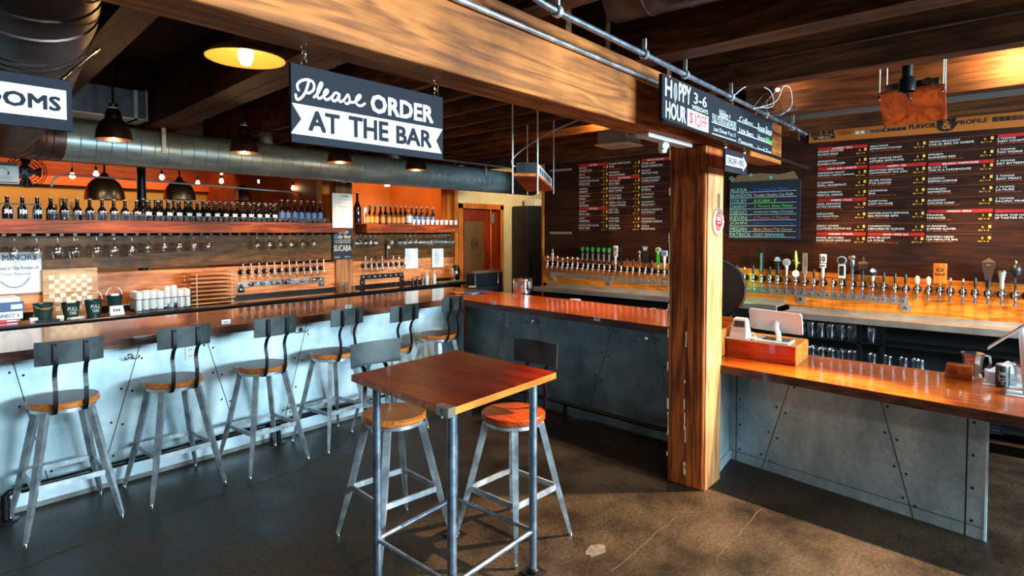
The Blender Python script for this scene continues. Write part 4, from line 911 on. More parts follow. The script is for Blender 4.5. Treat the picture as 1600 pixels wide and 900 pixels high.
# ------------------------------------------------------------------ projected menus on the right wall, their light painted as coloured lettering
MX = WX - .0035
def wpt(x, y): return onX(x, y, MX)
def menu(name, label, cols, hx):
    t = thing(name, label, 'menu board', (WX, wpt(*hx).y, wpt(*hx).z)); rel = tuple(t.location)
    W, O, Y_, Rd, Ln, HT = MB(), MB(), MB(), MB(), MB(), MB()
    for xl, xr, rows in cols:
        yl, yr = wpt(xl, 300).y, wpt(xr, 300).y; wd = yl - yr
        def tz(py): return wpt(xl, py).z
        k = (tz(300) - tz(301))
        for r in rows:
            z = tz(r[0])
            if r[1] == '#':
                Rd.box(MX - .0012, yr, z - 4.9 * k, MX, yl, z); 
                if r[2]: write(HT, r[2], (MX - .002, (yl + yr) / 2, z - 3.9 * k), YR, UP, width=min(wd * .6, .014 * len(r[2])), height=2.6 * k, bold=.02, center=True)
                continue
            write(W, r[1], (MX - .001, yl, z - 3.6 * k), YR, UP, width=min(wd * .75, .0165 * len(r[1]) + .01), height=2.7 * k, bold=.0)
            write(W, r[2], (MX - .001, yl, z - 8.0 * k), YR, UP, width=min(wd * .75, .0165 * len(r[2]) + .01), height=2.9 * k, bold=.005)
            if len(r) > 4: write(O, r[4], (MX - .001, yl, z - 10.8 * k), YR, UP, width=min(wd * .6, .0125 * len(r[4])), height=1.6 * k)
            if r[3]:
                write(Y_, r[3], (MX - .001, yr + .075, z - 5.6 * k), YR, UP, height=3.6 * k)
                write(Y_, '8/14', (MX - .001, yr + .10, z - 9.6 * k), YR, UP, width=.08, height=1.8 * k)
                Y_.box(MX - .001, yr + .008, z - 5.4 * k, MX, yr + .028, z - 1.2 * k)
            Ln.box(MX - .0008, yr, z + 1.6 * k, MX, yl, z + 2.0 * k)
    if W.b.verts: W.build('white_lettering', 'projected_white', t, rel=rel)
    if O.b.verts: O.build('orange_lettering', 'projected_orange', t, rel=rel)
    if Y_.b.verts: Y_.build('price_lettering', 'projected_yellow', t, rel=rel)
    Ln.build('rule_lines', 'projected_line', t, rel=rel); hb = Rd.build('heading_bars', 'projected_red', t, rel=rel); HT.build('heading_lettering', 'projected_white', hb, rel=rel)
OR = '6.2% / BEND, OR'
c1 = [(231.5, '#', 'LAGERS / PILS'), (235.6, 'HACKER PSCHORR', 'MUNICH GOLD', '6', '5.5% / GERMANY'), (250.6, 'GEORGETOWN', "ROGER'S PILSNER", '5', '4.9% / SEATTLE, WA'), (262.5, '#', 'LIGHT ALES / WHEATS'), (268.7, 'ANDERSON VALLEY', 'CERVEZA CREMA (NITRO)', '5', '5% / BOONVILLE, CA'),
      (283.7, '10 BARREL', 'SWILL GRAPEFRUIT', '6', '4.5% / BEND, OR'), (298.7, 'WEIHENSTEPHAN', 'KRISTAL WEISSE', '5', '5.4% / GERMANY'), (311, '#', 'AMBERS / PALES'), (316.8, 'LEVEL BREWING', 'LITTLE DONNIE', '6', '5.4% / PORTLAND, OR'), (332, 'DESCHUTES', 'OH BE JOYFUL', '6', OR), (350.6, 'GREAT DIVIDE', 'CLAYMORE SCOTCH ALE', '6', '7.7% / DENVER, CO'), (363, '#', 'PORTERS / STOUTS'), (369, 'BARREL BROTHERS', 'SNOW PLOW WHITE OUT', '5', '6% / WINDSOR, CA')]
c2 = [(227, 'ARCH ROCK', 'JEFFERSON PORTER', '5', '5.8% / GOLD BEACH, OR'), (246, 'FORT GEORGE FROM', 'ASTORIA WITH LOVE', '5', '7% / ASTORIA, OR'), (259, '#', 'HOPPY / IPA'), (264.5, 'GHOSTFISH BREWING', 'GRAPEFRUIT IPA (GF)', '6', '5.5% / SEATTLE, WA'), (280, 'SILVER MOON', 'F*CK CANCER', '6', OR), (296, 'LAGUNITAS', 'IPA', '5', '6.2% / PETALUMA, CA'), (312, 'PLANKTOWN', 'LOST IN HAZE', '6', '6.5% / EUGENE, OR'), (331, 'MOTHER EARTH BREWING', 'BIG MOTHER BIPA', '6', '9% / VISTA, CA'), (351, 'CULMINATION', 'OBSCURED BY CLOUDS', '5', '6.5% / PORTLAND, OR'), (363.5, '#', 'SOUR / WILD ALE'), (369, 'NEW BELGIUM', 'LA FOLIE', '7', '7% / FORT COLLINS, CO')]
c3 = [(220, 'VIKING BRAGGOT', 'CAB SA BIER DE GARDE', '6', '7% / EUGENE, OR'), (240, 'PFRIEM', 'FLANDERS RED', '8', '7.2% / HOOD RIVER, OR'), (255, '#', 'BELGIAN / FARMHOUSE'), (260, 'BLOCK 15', 'THIS IS A FARMHOUSE', '5', '6% / CORVALLIS, OR'), (277, 'ALESONG', 'SAISON LORANE', '6', '6.5% / EUGENE, OR'), (293.5, 'MONKLESS', 'SAMARITANS', '6', '5.2% / BEND, OR'), (311, 'ALLEGORY', 'CALLING CARD', '6', '6% / MCMINNVILLE, OR'), (328, '#', 'STRONG / BOLD'), (334, 'PRAIRIE', 'PARADISE', '7', '13% / TULSA, OK'), (351, '10 BARREL', 'SUMMER SLAYER', '6', '8% / BEND, OR'), (367.5, 'DOGFISH HEAD', '120 MINUTE IPA', '8', '18% / MILTON, DE')]
c4 = [(210.5, '#', 'CIDER'), (215, '2 TOWNS', 'WEST COUNTRY ROSE', '6', '6.2% / CORVALLIS, OR'), (232, '2 TOWNS', 'TWO THORNS', '6', '6.2% / CORVALLIS, OR'), (249.5, '2 TOWNS', 'DRY BITTERSWEET', '6', '6.2% / CORVALLIS, OR'), (273, '2 TOWNS', 'EASY PEASY', '6', '5% / CORVALLIS, OR'), (290, '2 TOWNS', 'LA MURE', '6', '8% / CORVALLIS, OR'), (308, '2 TOWNS', 'PACIFIC PINEAPPLE', '6', '5% / CORVALLIS, OR'), (327.5, '#', ''), (334, 'CLEAR THE HAZE', '10 TASTER FLIGHT', '', '')]
c4[-1] = (334, 'CLEAR THE HAZE', '10 TASTER FLIGHT', '', '*')
menu('beer_menu', 'large projected beer menu in four columns under the flavor profile strip', [(1277, 1354, c1), (1357.5, 1446, c2), (1449.5, 1552, c3), (1556, 1665, c4)], (1450, 385))
d1 = [(257, '#', 'RED WINE'), (261, 'REDHAWK', 'GRATEFUL RED', '9', '13% / SALEM, OR'), (271.5, 'ERATH', 'PINOT NOIR', '9', '13% / DUNDEE, OR'), (281.5, 'EUGENE WINE CELLARS', 'RECESS RED', '9', '13% / EUGENE, OR'), (293.5, 'CARNIVOR', 'CABERNET', '8', '14% / CALIFORNIA'), (304.5, 'DONA PAULA', 'MALBEC', '8', '13% / ARGENTINA'), (315, 'CLINE', 'ZINFANDEL', '7', '14% / SONOMA, CA'), (324, '#', 'WHITE WINE'), (328.5, 'ACROBAT', 'PINOT GRIS', '8', '13% / EUGENE, OR'), (339, 'KUNDE', 'CHARDONNAY', '7', '13% / SONOMA, CA'), (350, 'EUGENE WINE CELLARS', 'PINOT GRIS', '7', '13% / EUGENE, OR')]
d2 = [(254, 'EUGENE WINE CELLARS', 'ROSE', '8', '12% / EUGENE, OR'), (267.5, 'MONTINORE', 'GEWURZTRAMINER', '7', '12% / OREGON'), (276.5, '#', 'NON ALCOHOLIC'), (281, 'HOP VALLEY', 'ROOT BEER', '4', 'EUGENE, OR'), (292, 'OAKSHIRE COLD', 'BREW COFFEE', '7', 'EUGENE, OR'), (303.5, 'COCK & BULL', 'GINGER BEER', '4', 'OREGON'), (314.5, 'HERBAL ICED TEA', 'VANILLA ROOIBOS', '7', 'EUGENE, OR'), (325.5, 'ICED TEA', 'EARL GREY', '7', ''), (339, 'STEELHEAD', 'ROOT BEER', '7', 'EUGENE, OR'), (350, 'STEELHEAD', 'GINGER ALE', '7', 'EUGENE, OR')]
d2[7] = (325.5, 'ICED TEA', 'EARL GREY', '7')
d3 = [(248.5, '#', 'LIQUOR / COCKTAILS'), (253.5, 'BARREL AGED', 'BULLEIT MANHATTAN', ''), (264.5, 'BULLEIT', 'KENTUCKY MULE', ''), (276.5, 'DOUBLE MOUNTAIN', 'HOPPED WHISKEY', '', 'HOOD RIVER, OR'), (290, 'EAGLE RARE', 'BOURBON', '', 'KENTUCKY, KY'), (301.5, 'EL JIMADOR', 'MARGARITA', ''), (313.5, "MCCARTHY'S", 'SINGLE MALT', '', 'PORTLAND, OR'), (325.5, "RUSSELL'S RESERVE", 'RYE WHISKEY', '', 'LAWRENCEBURG, KY'), (339.5, 'THE HANGMAN', "FOUNDER'S RESERVE", '', 'ISLAND'), (351, "TITO'S", 'MOSCOW MULE', '')]
menu('drinks_menu', 'projected three-column wine and liquor menu on the wall beside the post', [(905, 950, d1), (951.5, 1000, d2), (1002.5, 1046, d3)], (975, 362))
# header strip
a, b_ = onX(1264, 207, WX - .02), onX(1264, 223.5, WX - .02)
t = thing('menu_header_strip', 'orange strip reading beer menu, light and flavor profile above the menu', 'sign', (WX, 0, 2.8)); rel = (WX, 0, 2.8)
MB().prism([(WX - .02, a.y, b_.z), (WX - .02, -2.0, b_.z - .045), (WX - .02, -2.0, a.z + .003), (WX - .02, a.y, a.z)], (.018, 0, 0)).build('strip', 'strip_orange', t, rel=rel)
def W2(px, py): return onX(px, py, WX - .0212)
ink = MB()
def wi(txt, bl, br, tl, mb=None, **k):
    p, q, u = W2(*bl), W2(*br), W2(*tl); write(mb or ink, txt, p, (q - p).normalized(), UP, width=(q - p).length, height=u.z - p.z, **k)
wi('BEER', (1267.5, 213.5), (1304.5, 210.5), (1267.5, 205), bold=.05); ink.face([W2(*q) for q in ((1269, 214.5), (1306, 211.5), (1304, 213.5), (1306, 216), (1269.5, 219), (1271.5, 216.8))])
wi('LIGHT', (1311, 211.5), (1331.5, 209.5), (1311, 206)); wi('FLAVOR', (1421, 202), (1462, 199), (1421, 195), bold=.04); wi('PROFILE', (1494.5, 195.5), (1543.5, 190.5), (1494.5, 189), bold=.04)
emblem(ink, W2(1478.5, 195.5), YR, UP, .075); ink.build('ink_lettering', 'strip_ink', t, rel=rel)
mb = MB(); q = W2(1479, 195.5) + Vector((-.001, 0, -.035)); write(mb, '&', q, YR, UP, height=.075, bold=.03, center=True); mb.build('emblem_ampersand', 'strip_orange', t, rel=rel)
mb = MB(); wi('MENU', (1278, 217.2), (1297, 215.6), (1278, 214.3), mb); p_ = W2(1278, 217); mb.build('menu_word', 'sign_white', t, rel=rel)
for k in range(10):
    px = 1336 + k * 8.15; yy = 206 - k * .72; g = (.62, .58, .16, .05, .045, .02, .01, .008, .006, .005)[k]
    mb = MB(); mb.face([W2(px, yy + 4), W2(px + 6.8, yy + 3.4), W2(px + 6.8, yy - 1.4), W2(px, yy - .8)]); mb.build('shade_square', plain('square_%d' % k, (g, g * .93, g * .7), .6), t, rel=rel)
for k in range(7):
    px = 1551 + k * 10; yy = 186.5 - k * .8; g = (.02, .018, .016, .03, .05, .09, .14)[k]
    mb = MB(); mb.face([W2(px, yy + 4), W2(px + 8.6, yy + 3.3), W2(px + 8.6, yy - 4.2), W2(px, yy - 3.5)]); mb.build('shade_square', plain('square2_%d' % k, (g, g * .35, g * .12), .6), t, rel=rel)
# staff board
a, b_ = onX(1140, 285, WX), onX(1250, 375, WX)
t = thing('staff_chalkboard', 'chalkboard listing staff names and their favourite beers', 'chalkboard', (WX, b_.y, b_.z)); rel = tuple(t.location)
MB().box(WX - .012, b_.y, b_.z, WX - .001, a.y, a.z, bev=.002).build('board', 'chalk_black', t, rel=rel)
MB().prism([(WX - .011, a.y + .0, a.z - .01), (WX - .011, a.y - .1, a.z + .075), (WX - .011, a.y - .35, a.z + .085), (WX - .011, a.y - .55, a.z + .06), (WX - .011, a.y - .70, a.z + .085), (WX - .011, a.y - .75, a.z + .0), (WX - .011, a.y, a.z - .02)], (.008, 0, 0)).build('painted_top', plain('board_tan', (.18, .11, .045), .7), t, rel=rel)
names = [('ALEXA', '2 Towns La Mure', 'chalk_blue'), ('BRANDON', 'Yonder Realm Cat Folk', 'chalk_white'), ('COLBY', 'SUCABA / 2', 'chalk_green'), ('DANNY', '2 Towns Easy Peasy', 'chalk_green'), ('DIEGO', 'Anderson Valley Cerveza', 'chalk_mint'), ('KEVIN', '2 Towns 2 Thorns', 'chalk_pink'), ('JOHN', 'Obscured by Clouds', 'chalk_blue'), ('MEGAN', 'Silver Moon F*ck Cancer', 'chalk_orange'), ('PATRICK', 'COZY ZINFANDEL', 'chalk_mint')]
zt, zb = onX(1141, 294, WX).z, onX(1141, 371, WX).z; row = (zt - zb) / 9; ln = MB(); nm = MB()
for k, (n1, n2, cm) in enumerate(names):
    z = zt - row * (k + .95) + .008 + .0
    ln.box(WX - .0135, b_.y + .04, z - .007, WX - .012, a.y - .01, z - .002)
    write(nm, n1, (WX - .013, a.y - .015, z + .003), YR, UP, width=.24 if len(n1) > 5 else .19, height=row * .66)
    mb = MB(); write(mb, n2, (WX - .013, a.y - .28, z + .006), YR, UP, width=min(.42, .024 * len(n2)), height=row * .5, shear=.2); mb.build('chalk_entry', cm, t, rel=rel)
for px, py, r in ((1144, 280, .03), (1174, 274, .02), (1205, 278, .02)):
    c0 = onX(px, py, WX); ribbon(nm, [(c0.y + 0 * r, 0)] and [(-r * (1 - k / 22) * math.cos(k * PI / 6), r * (1 - k / 22) * math.sin(k * PI / 6)) for k in range(20)], .006, YR, UP, (WX - .0135, c0.y, c0.z))
nm.build('name_lettering', 'chalk_mint', t, rel=rel); ln.build('rule_lines', 'chalk_white', t, rel=rel)
# small tab-holder strips and switch plate
for px, py, lab in ((876, 266, 'thin grey ticket rail high on the dark wall above another'), (876, 364, 'thin grey ticket rail low on the dark wall above the first taps')):
    p = onX(px, py, WX); tag(MB().box(WX - .012, p.y - .19, p.z - .017, WX - .001, p.y + .19, p.z + .017, bev=.003).build('ticket_rail', plain('rail_grey', (.30, .22, .18), .5)), lab, 'rail')
p = onY(808, 410, WY)
t = thing('switch_plate', 'cream switch plate with a row of switches on the far wall', 'switch', p)
MB().box(-.17, -.008, -.055, .17, 0, .055, bev=.003).build('plate', plain('plate_cream', (.75, .66, .45), .5), t)
mb = MB()
for k in range(6): mb.box(-.135 + k * .05, -.016, -.014, -.122 + k * .05, -.008, .014)
mb.build('toggles', 'rail_grey', t)
# tall black cooler and white box near the hall
a, b_ = onY(824, 330, 7.1), onY(849, 330, 7.1)
t = thing('tall_cooler', 'tall black cooler in the shade between cream wall and taps', 'cooler', (a.x, 7.1, 0))
MB().box(0, 0, 0, b_.x - a.x + .3, .37, onY(835, 322, 7.1).z, bev=.01).build('body', 'black_paint', t); MB().box(.02, -.02, .1, b_.x - a.x + .25, 0, 2.0, bev=.005).build('door', 'black_plastic', t)
MB().box(.06, -.05, .9, .08, -.02, 1.4).build('handle', 'black_metal', t)
q = onY(844, 322, 7.1); tag(MB().box(q.x - .12, 7.13, q.z + .001, q.x + .2, 7.4, q.z + .14, bev=.01).build('storage_box', 'white_plastic'), 'small white box on top of the tall black cooler', 'box')
# ------------------------------------------------------------------ taps
def tap_body(t, tip='black_plastic', z=0.):
    MB().lathe([(0, 0), (.034, 0), (.034, .006), (.026, .014), (.015, .018), (.013, .062), (0, .062)], (0, 0, 0), '-Y', n=18).build('flange', 'black_metal', t, smooth=True)
    b = MB().lathe([(0, -.03), (.013, -.028), (.016, -.01), (.017, .012), (.012, .024), (.009, .034), (.011, .040), (.011, .052), (0, .052)], (0, -.075, 0), n=14)
    b.tube(smoothpath([(0, -.06, 0), (0, -.082, -.012), (0, -.090, -.035), (0, -.093, -.072)], 4), [.012] * 9 + [.009] * 4, 10)
    f = b.build('faucet', 'chrome', t, smooth=True)
    MB().tube([(0, -.093, -.068), (0, -.094, -.086)], .0098, 10).build('spout_tip', tip, f, smooth=True)
HZ, HY = .052, -.075
def base_tap(name, label, group, tip):
    t = thing(name, label, 'beer tap', (0, 0, -5), 0, group); tap_body(t, tip); return t
protoB = base_tap('beer_tap', 'chrome beer tap on a black flange', None, 'black_plastic')
protoU = base_tap('beer_tap', 'chrome beer tap on a black flange', None, 'spout_blue')
def L(prof, mat='chrome', part='handle', n=14): 
    return lambda t: MB().lathe(prof, (0, HY, HZ), n=n).build(part, mat, t, smooth=True)
def handle(t, kind):
    B = lambda: MB()
    o = (0, HY, HZ)
    if kind == 'chrome': MB().lathe([(0, 0), (.007, 0), (.0085, .03), (.010, .075), (.006, .082), (0, .083)], o, n=12).build('handle', 'chrome', t, smooth=True)
    elif kind == 'short': MB().lathe([(0, 0), (.007, 0), (.009, .03), (.007, .038), (0, .04)], o, n=12).build('handle', 'chrome', t, smooth=True)
    elif kind == 'black': MB().lathe([(0, 0), (.008, 0), (.011, .01), (.012, .085), (.009, .092), (0, .093)], o, n=12).build('handle', 'black_plastic', t, smooth=True)
    elif kind == 'greentop':
        h = MB().box(-.020, HY - .012, HZ + .01, .020, HY + .012, HZ + .155, bev=.004).lathe([(0, 0), (.009, 0), (.012, .012), (0, .014)], o, n=10).lathe([(0, -.014), (.030, -.012), (.030, .012), (0, .014)], (0, HY, HZ + .19), 'Y', n=18).build('handle', 'black_plastic', t, smooth=True)
        MB().lathe([(0, .0), (.026, .0), (.026, .003), (0, .004)], (0, HY - .0125, HZ + .19), '-Y', n=18).build('green_disc', 'handle_green', h)
        MB().box(-.018, HY - .0145, HZ + .155, .018, HY - .012, HZ + .166).box(-.010, HY - .0145, HZ + .03, .010, HY - .012, HZ + .13).build('pale_label', 'grey_plastic', h)
    elif kind in ('ten', 'ten_small'):
        h = MB().lathe([(0, 0), (.010, 0), (.016, .02), (.017, .11), (0, .112)], o, n=12).box(-.030, HY - .012, HZ + .105, .030, HY + .012, HZ + .15, bev=.004).box(-.034, HY - .013, HZ + .155, .034, HY + .013, HZ + .25, bev=.012).build('handle', 'white_plastic', t, smooth=True)
        mb = MB(); write(mb, '10', (-.023, HY - .0135, HZ + .175), XR, UP, width=.046, height=.05, bold=.05); write(mb, 'BARREL', (-.024, HY - .0135, HZ + .12), XR, UP, width=.048, height=.016, bold=.03); mb.build('lettering', 'black_paint', h)
    elif kind == 'twist':
        h = MB(); h.tube([(.008 * math.sin(k * .9), HY + .006 * math.cos(k * .9), HZ + k * .016) for k in range(15)], [.013 + .006 * math.sin(k * .4) for k in range(15)], 8).build('handle', 'black_metal', t, smooth=True)
    elif kind == 'brown_ball':
        h = MB().box(-.018, HY - .012, HZ + .02, .018, HY + .012, HZ + .12, bev=.005).lathe([(0, 0), (.008, 0), (.01, .02)], o, n=10).build('handle', plain('brown_handle', (.14, .07, .045), .5) if 'brown_handle' not in M else 'brown_handle', t)
        MB().lathe([(0, -.026), (.015, -.022), (.026, 0), (.015, .022), (0, .026)], (0, HY, HZ + .178), n=16).tube([(0, HY, HZ + .12), (0, HY, HZ + .155)], .005, 8).build('knob', 'stainless', h, smooth=True)
    elif kind == 'W':
        h = MB().prism([(-.026, HY - .012, HZ + .05), (.026, HY - .012, HZ + .05), (.038, HY - .012, HZ + .265), (-.038, HY - .012, HZ + .265)], (0, .024, 0)).lathe([(0, 0), (.012, 0), (.012, .05)], o, n=10).build('handle', 'black_plastic', t)
        mb = MB(); write(mb, 'W', (-.032, HY - .0135, HZ + .20), XR, UP, width=.064, height=.055, bold=.05); mb.build('lettering', 'white_plastic', h)
        MB().lathe([(0, -.022), (.016, -.018), (.022, 0), (.014, .02), (0, .024)], (0, HY, HZ + .03), n=14).build('ball', 'brass', h, smooth=True)
    elif kind == 'greentall':
        h = MB().box(-.018, HY - .010, HZ + .03, .018, HY + .010, HZ + .175, bev=.003).build('handle', 'handle_green', t)
        MB().lathe([(0, 0), (.010, 0), (.013, .03), (0, .032)], o, n=12).lathe([(0, -.012), (.034, -.010), (.034, .010), (0, .012)], (0, HY, HZ + .22), 'Y', n=20).tube([(0, HY, HZ + .17), (0, HY, HZ + .2)], .012, 8).build('disc', 'white_plastic', h, smooth=True)
        MB().lathe([(0, 0), (.022, 0), (.022, .002), (0, .002)], (0, HY - .0125, HZ + .22), '-Y', n=16).build('disc_mark', 'handle_green', h)
    elif kind == 'whiteblue':
        h = MB().lathe([(0, 0), (.009, 0), (.016, .05), (.020, .13), (.012, .15), (0, .15)], o, n=14).box(-.038, HY - .012, HZ + .145, .038, HY + .012, HZ + .215, bev=.004).build('handle', 'white_plastic', t, smooth=True)
        MB().box(-.030, HY - .0135, HZ + .155, .030, HY - .012, HZ + .205).build('blue_label', 'label_blue', h)
    elif kind == 'cream_tall':
        h = MB().box(-.016, HY - .011, HZ + .03, .016, HY + .011, HZ + .11, bev=.004).lathe([(0, 0), (.008, 0), (.008, .03)], o, n=10).build('handle', plain('cream_handle', (.72, .58, .42), .4) if 'cream_handle' not in M else 'cream_handle', t)
        MB().lathe([(0, .11), (.012, .115), (.016, .14), (.008, .165), (.004, .19), (0, .195)], o, n=12).build('finial', 'copper_metal', h, smooth=True)
    elif kind == 'stick':
        h = MB().box(-.020, HY - .010, HZ + .02, .020, HY + .010, HZ + .25, bev=.003).box(-.018, HY - .011, HZ + .25, .020, HY + .011, HZ + .30, bev=.004).build('handle', 'black_plastic', t)
        mb = MB(); write(mb, 'HEFEWEIZEN', (.010, HY - .0115, HZ + .03), UP, -XR, width=.20, height=.020, bold=.03); mb.build('lettering', 'chalk_mint', h)
    elif kind == 'house':
        h = MB().lathe([(0, 0), (.014, 0), (.022, .03), (.026, .07), (.016, .10), (.022, .13), (.012, .15), (0, .15)], o, n=14).prism([(-.038, HY - .012, HZ + .15), (.038, HY - .012, HZ + .15), (.042, HY - .012, HZ + .185), (.022, HY - .012, HZ + .215), (-.022, HY - .012, HZ + .215), (-.042, HY - .012, HZ + .185)], (0, .024, 0)).build('handle', 'black_plastic', t, smooth=False)
        MB().box(-.034, HY - .0135, HZ + .156, .034, HY - .012, HZ + .168).prism([(-.030, HY - .0135, HZ + .172), (.030, HY - .0135, HZ + .172), (.016, HY - .0135, HZ + .20), (-.016, HY - .0135, HZ + .20)], (0, .001, 0)).build('white_label', 'white_plastic', h)
    elif kind == 'disc':
        h = MB().lathe([(0, 0), (.010, 0), (.012, .06), (.020, .10), (.012, .11), (0, .11)], o, n=14).lathe([(0, -.012), (.040, -.010), (.040, .010), (0, .012)], (0, HY, HZ + .145), 'Y', n=22).build('handle', 'white_plastic', t, smooth=True)
        MB().lathe([(0, 0), (.026, 0), (.026, .002), (0, .002)], (0, HY - .0125, HZ + .145), '-Y', n=18).build('disc_centre', 'grey_plastic', h)
    elif kind == 'fish':
        h = MB(); pf = [(.004, .07), (.010, .09), (.026, .13), (.034, .18), (.030, .23), (.018, .265), (.003, .28)]
        for (rx, zz), (r2, z2) in zip(pf, pf[1:]): pass
        h.tube([(.004 * math.sin(k), HY, HZ + zz) for k, (rx, zz) in enumerate(pf)], [(rx * .75, rx * .5) for rx, zz in pf], 10)
        h.prism([(-.006, HY, HZ + .075), (.006, HY, HZ + .075), (.032, HY, HZ + .045), (0, HY, HZ + .058), (-.030, HY, HZ + .045)], (0, .006, 0))
        h.prism([(-.022, HY, HZ + .18), (-.048, HY, HZ + .175), (-.024, HY, HZ + .155)], (0, .005, 0)).prism([(.020, HY, HZ + .16), (.044, HY, HZ + .145), (.018, HY, HZ + .135)], (0, .005, 0))
        h = h.build('handle', 'lime', t, smooth=True)
        MB().lathe([(0, -.010), (.036, -.008), (.036, .008), (0, .010)], (0, HY, HZ + .03), (.25, -1, .1), n=20).tube([(0, HY, HZ), (0, HY, HZ + .05)], .008, 8).build('base_disc', 'white_plastic', h, smooth=True)
    elif kind == 'plank':
        h = MB().box(-.024, HY - .010, HZ + .03, .024, HY + .010, HZ + .255, bev=.003).tube([(0, HY, HZ), (0, HY, HZ + .03)], .009, 8).build('handle', 'handle_plank', t)
    elif kind == 'plate':
        h = MB().lathe([(0, -.014), (.044, -.012), (.044, .012), (0, .014)], (0, HY, HZ + .195), 'Y', n=22).build('handle', 'grey_plastic', t, smooth=True)
        MB().box(-.034, HY - .012, HZ + .01, .034, HY + .012, HZ + .155, bev=.008).build('plate', 'white_plastic', h)
        MB().box(-.022, HY - .0135, HZ + .04, .022, HY - .012, HZ + .14).build('plate_inset', 'black_paint', h)
        MB().lathe([(0, 0), (.034, 0), (.034, .002), (0, .002)], (0, HY - .0145, HZ + .195), '-Y', n=18).build('disc_face', 'black_paint', h)
    elif kind == 'pump':
        h = MB().lathe([(0, 0), (.010, 0), (.012, .14), (.020, .15), (.022, .20), (.012, .215), (0, .22)], o, n=14).build('handle', 'leg_blue_steel', t, smooth=True)
        MB().lathe([(0, -.02), (.018, -.012), (.022, 0), (.016, .014), (0, .02)], (.006, HY - .004, HZ + .235), n=14).box(-.035, HY - .01, HZ + .21, -.01, HY + .01, HZ + .245, bev=.003).build('knob', 'stainless', h, smooth=True)
    elif kind == 'cross':
        h = MB().lathe([(0, 0), (.010, 0), (.014, .02), (.012, .11), (0, .11)], o, n=12).prism([(-.042, HY - .01, HZ + .11), (0, HY - .01, HZ + .125), (.042, HY - .01, HZ + .11), (.034, HY - .01, HZ + .135), (.042, HY - .01, HZ + .16), (0, HY - .01, HZ + .15), (-.042, HY - .01, HZ + .16), (-.034, HY - .01, HZ + .135)], (0, .02, 0)).lathe([(0, .19), (.012, .195), (.014, .215), (.006, .24), (0, .245)], o, n=12).build('handle', 'back_steel', t, smooth=False)
        MB().box(-.040, HY - .012, HZ + .162, .040, HY + .012, HZ + .192, bev=.003).build('gold_plate', 'brass', h)
    elif kind == 'eight':
        h = MB().lathe([(0, 0), (.010, 0), (.016, .04), (.020, .055), (0, .055)], o, n=12).build('handle', 'white_plastic', t, smooth=True)
        MB().lathe([(0, .05), (.02, .055), (.036, .08), (.039, .10), (.034, .125), (.018, .142), (0, .146)], o, n=20).build('ball', 'black_plastic', h, smooth=True)
        MB().lathe([(0, 0), (.020, 0), (.018, .003), (0, .004)], (0, HY - .036, HZ + .108), Vector((0, -1, .25)), n=16).build('ball_mark', 'white_plastic', h)
    elif kind == 'woodblock':
        h = MB().box(-.052, HY - .016, HZ + .015, .052, HY + .016, HZ + .205, bev=.004).tube([(0, HY, HZ), (0, HY, HZ + .02)], .012, 8).build('handle', 'end_block_wood', t)
        mb = MB(); e = Vector((0, HY - .0165, HZ + .13)); ribbon(mb, [(.024 * math.cos(k * PI / 8), .018 * math.sin(k * PI / 8) + .012) for k in range(0, 9)], .008, XR, UP, e); ribbon(mb, [(-.02, .008), (-.004, .008)], .010, XR, UP, e); ribbon(mb, [(.004, .008), (.02, .008)], .010, XR, UP, e)
        for k in range(5): ribbon(mb, [(-.032 + k * .016, -.018 - .008 * (k % 2)), (-.028 + k * .014, -.034)], .010, XR, UP, e)
        mb.build('face_mark', 'black_paint', h)
    elif kind == 'diamond':
        h = MB().lathe([(0, 0), (.012, 0), (.018, .04), (.022, .08), (0, .08)], o, n=14).build('handle', 'black_plastic', t, smooth=True)
        MB().tube([(0, HY, HZ + .075), (0, HY, HZ + .12), (0, HY, HZ + .235)], [(.022, .018), (.030, .022), (.050, .03)], 4, flat=(0, 1, 0)).prism([(-.052, HY - .02, HZ + .235), (0, HY - .035, HZ + .20), (.052, HY - .02, HZ + .235), (0, HY + .02, HZ + .275)], (0, .01, 0)).build('diamond_head', 'cross_brown', h)
    elif kind == 'horn':
        h = MB().lathe([(0, 0), (.010, 0), (.018, .02), (.016, .07), (.026, .13), (.034, .155), (0, .155)], o, n=16).build('handle', 'grey_plastic', t, smooth=True)
        MB().lathe([(0, .156), (.036, .156), (.036, .166), (.018, .168), (0, .160)], o, n=18).build('rim', 'brass', h, smooth=True)
    elif kind == 'beads':
        h = MB(); pr = [(0, 0)]
        for k in range(8): pr += [(.008, .016 * k + .002), (.013, .016 * k + .009)]
        h = h.lathe(pr + [(0, .13)], o, n=12).build('handle', 'black_plastic', t, smooth=True)
        MB().lathe([(0, .125), (.03, .135), (.043, .17), (.040, .20), (.02, .225), (0, .228)], o, n=20).build('ball', 'black_plastic', h, smooth=True)
        MB().lathe([(0, .225), (.008, .23), (.009, .25), (.005, .262), (0, .266)], o, n=10).build('finial', 'brass', h, smooth=True)
    elif kind == 'tower':
        h = MB().lathe([(0, .0), (.013, 0), (.020, .02), (.020, .06), (.012, .075), (0, .08)], o, n=14).build('handle', 'white_plastic', t, smooth=True)
    elif kind == 'longbrown':
        h = MB().box(-.030, HY - .014, HZ + .03, .030, HY + .014, HZ + .27, bev=.006).tube([(0, HY, HZ), (0, HY, HZ + .03)], .009, 8).build('handle', 'cross_brown', t)
        MB().box(-.026, HY - .0155, HZ + .20, .026, HY - .014, HZ + .25).build('label', 'white_plastic', h)
plain('cross_brown', (.055, .030, .022), .35)
wood('handle_plank', (.12, .10, .075), (.36, .30, .22), 'Z', .5, scale=2)
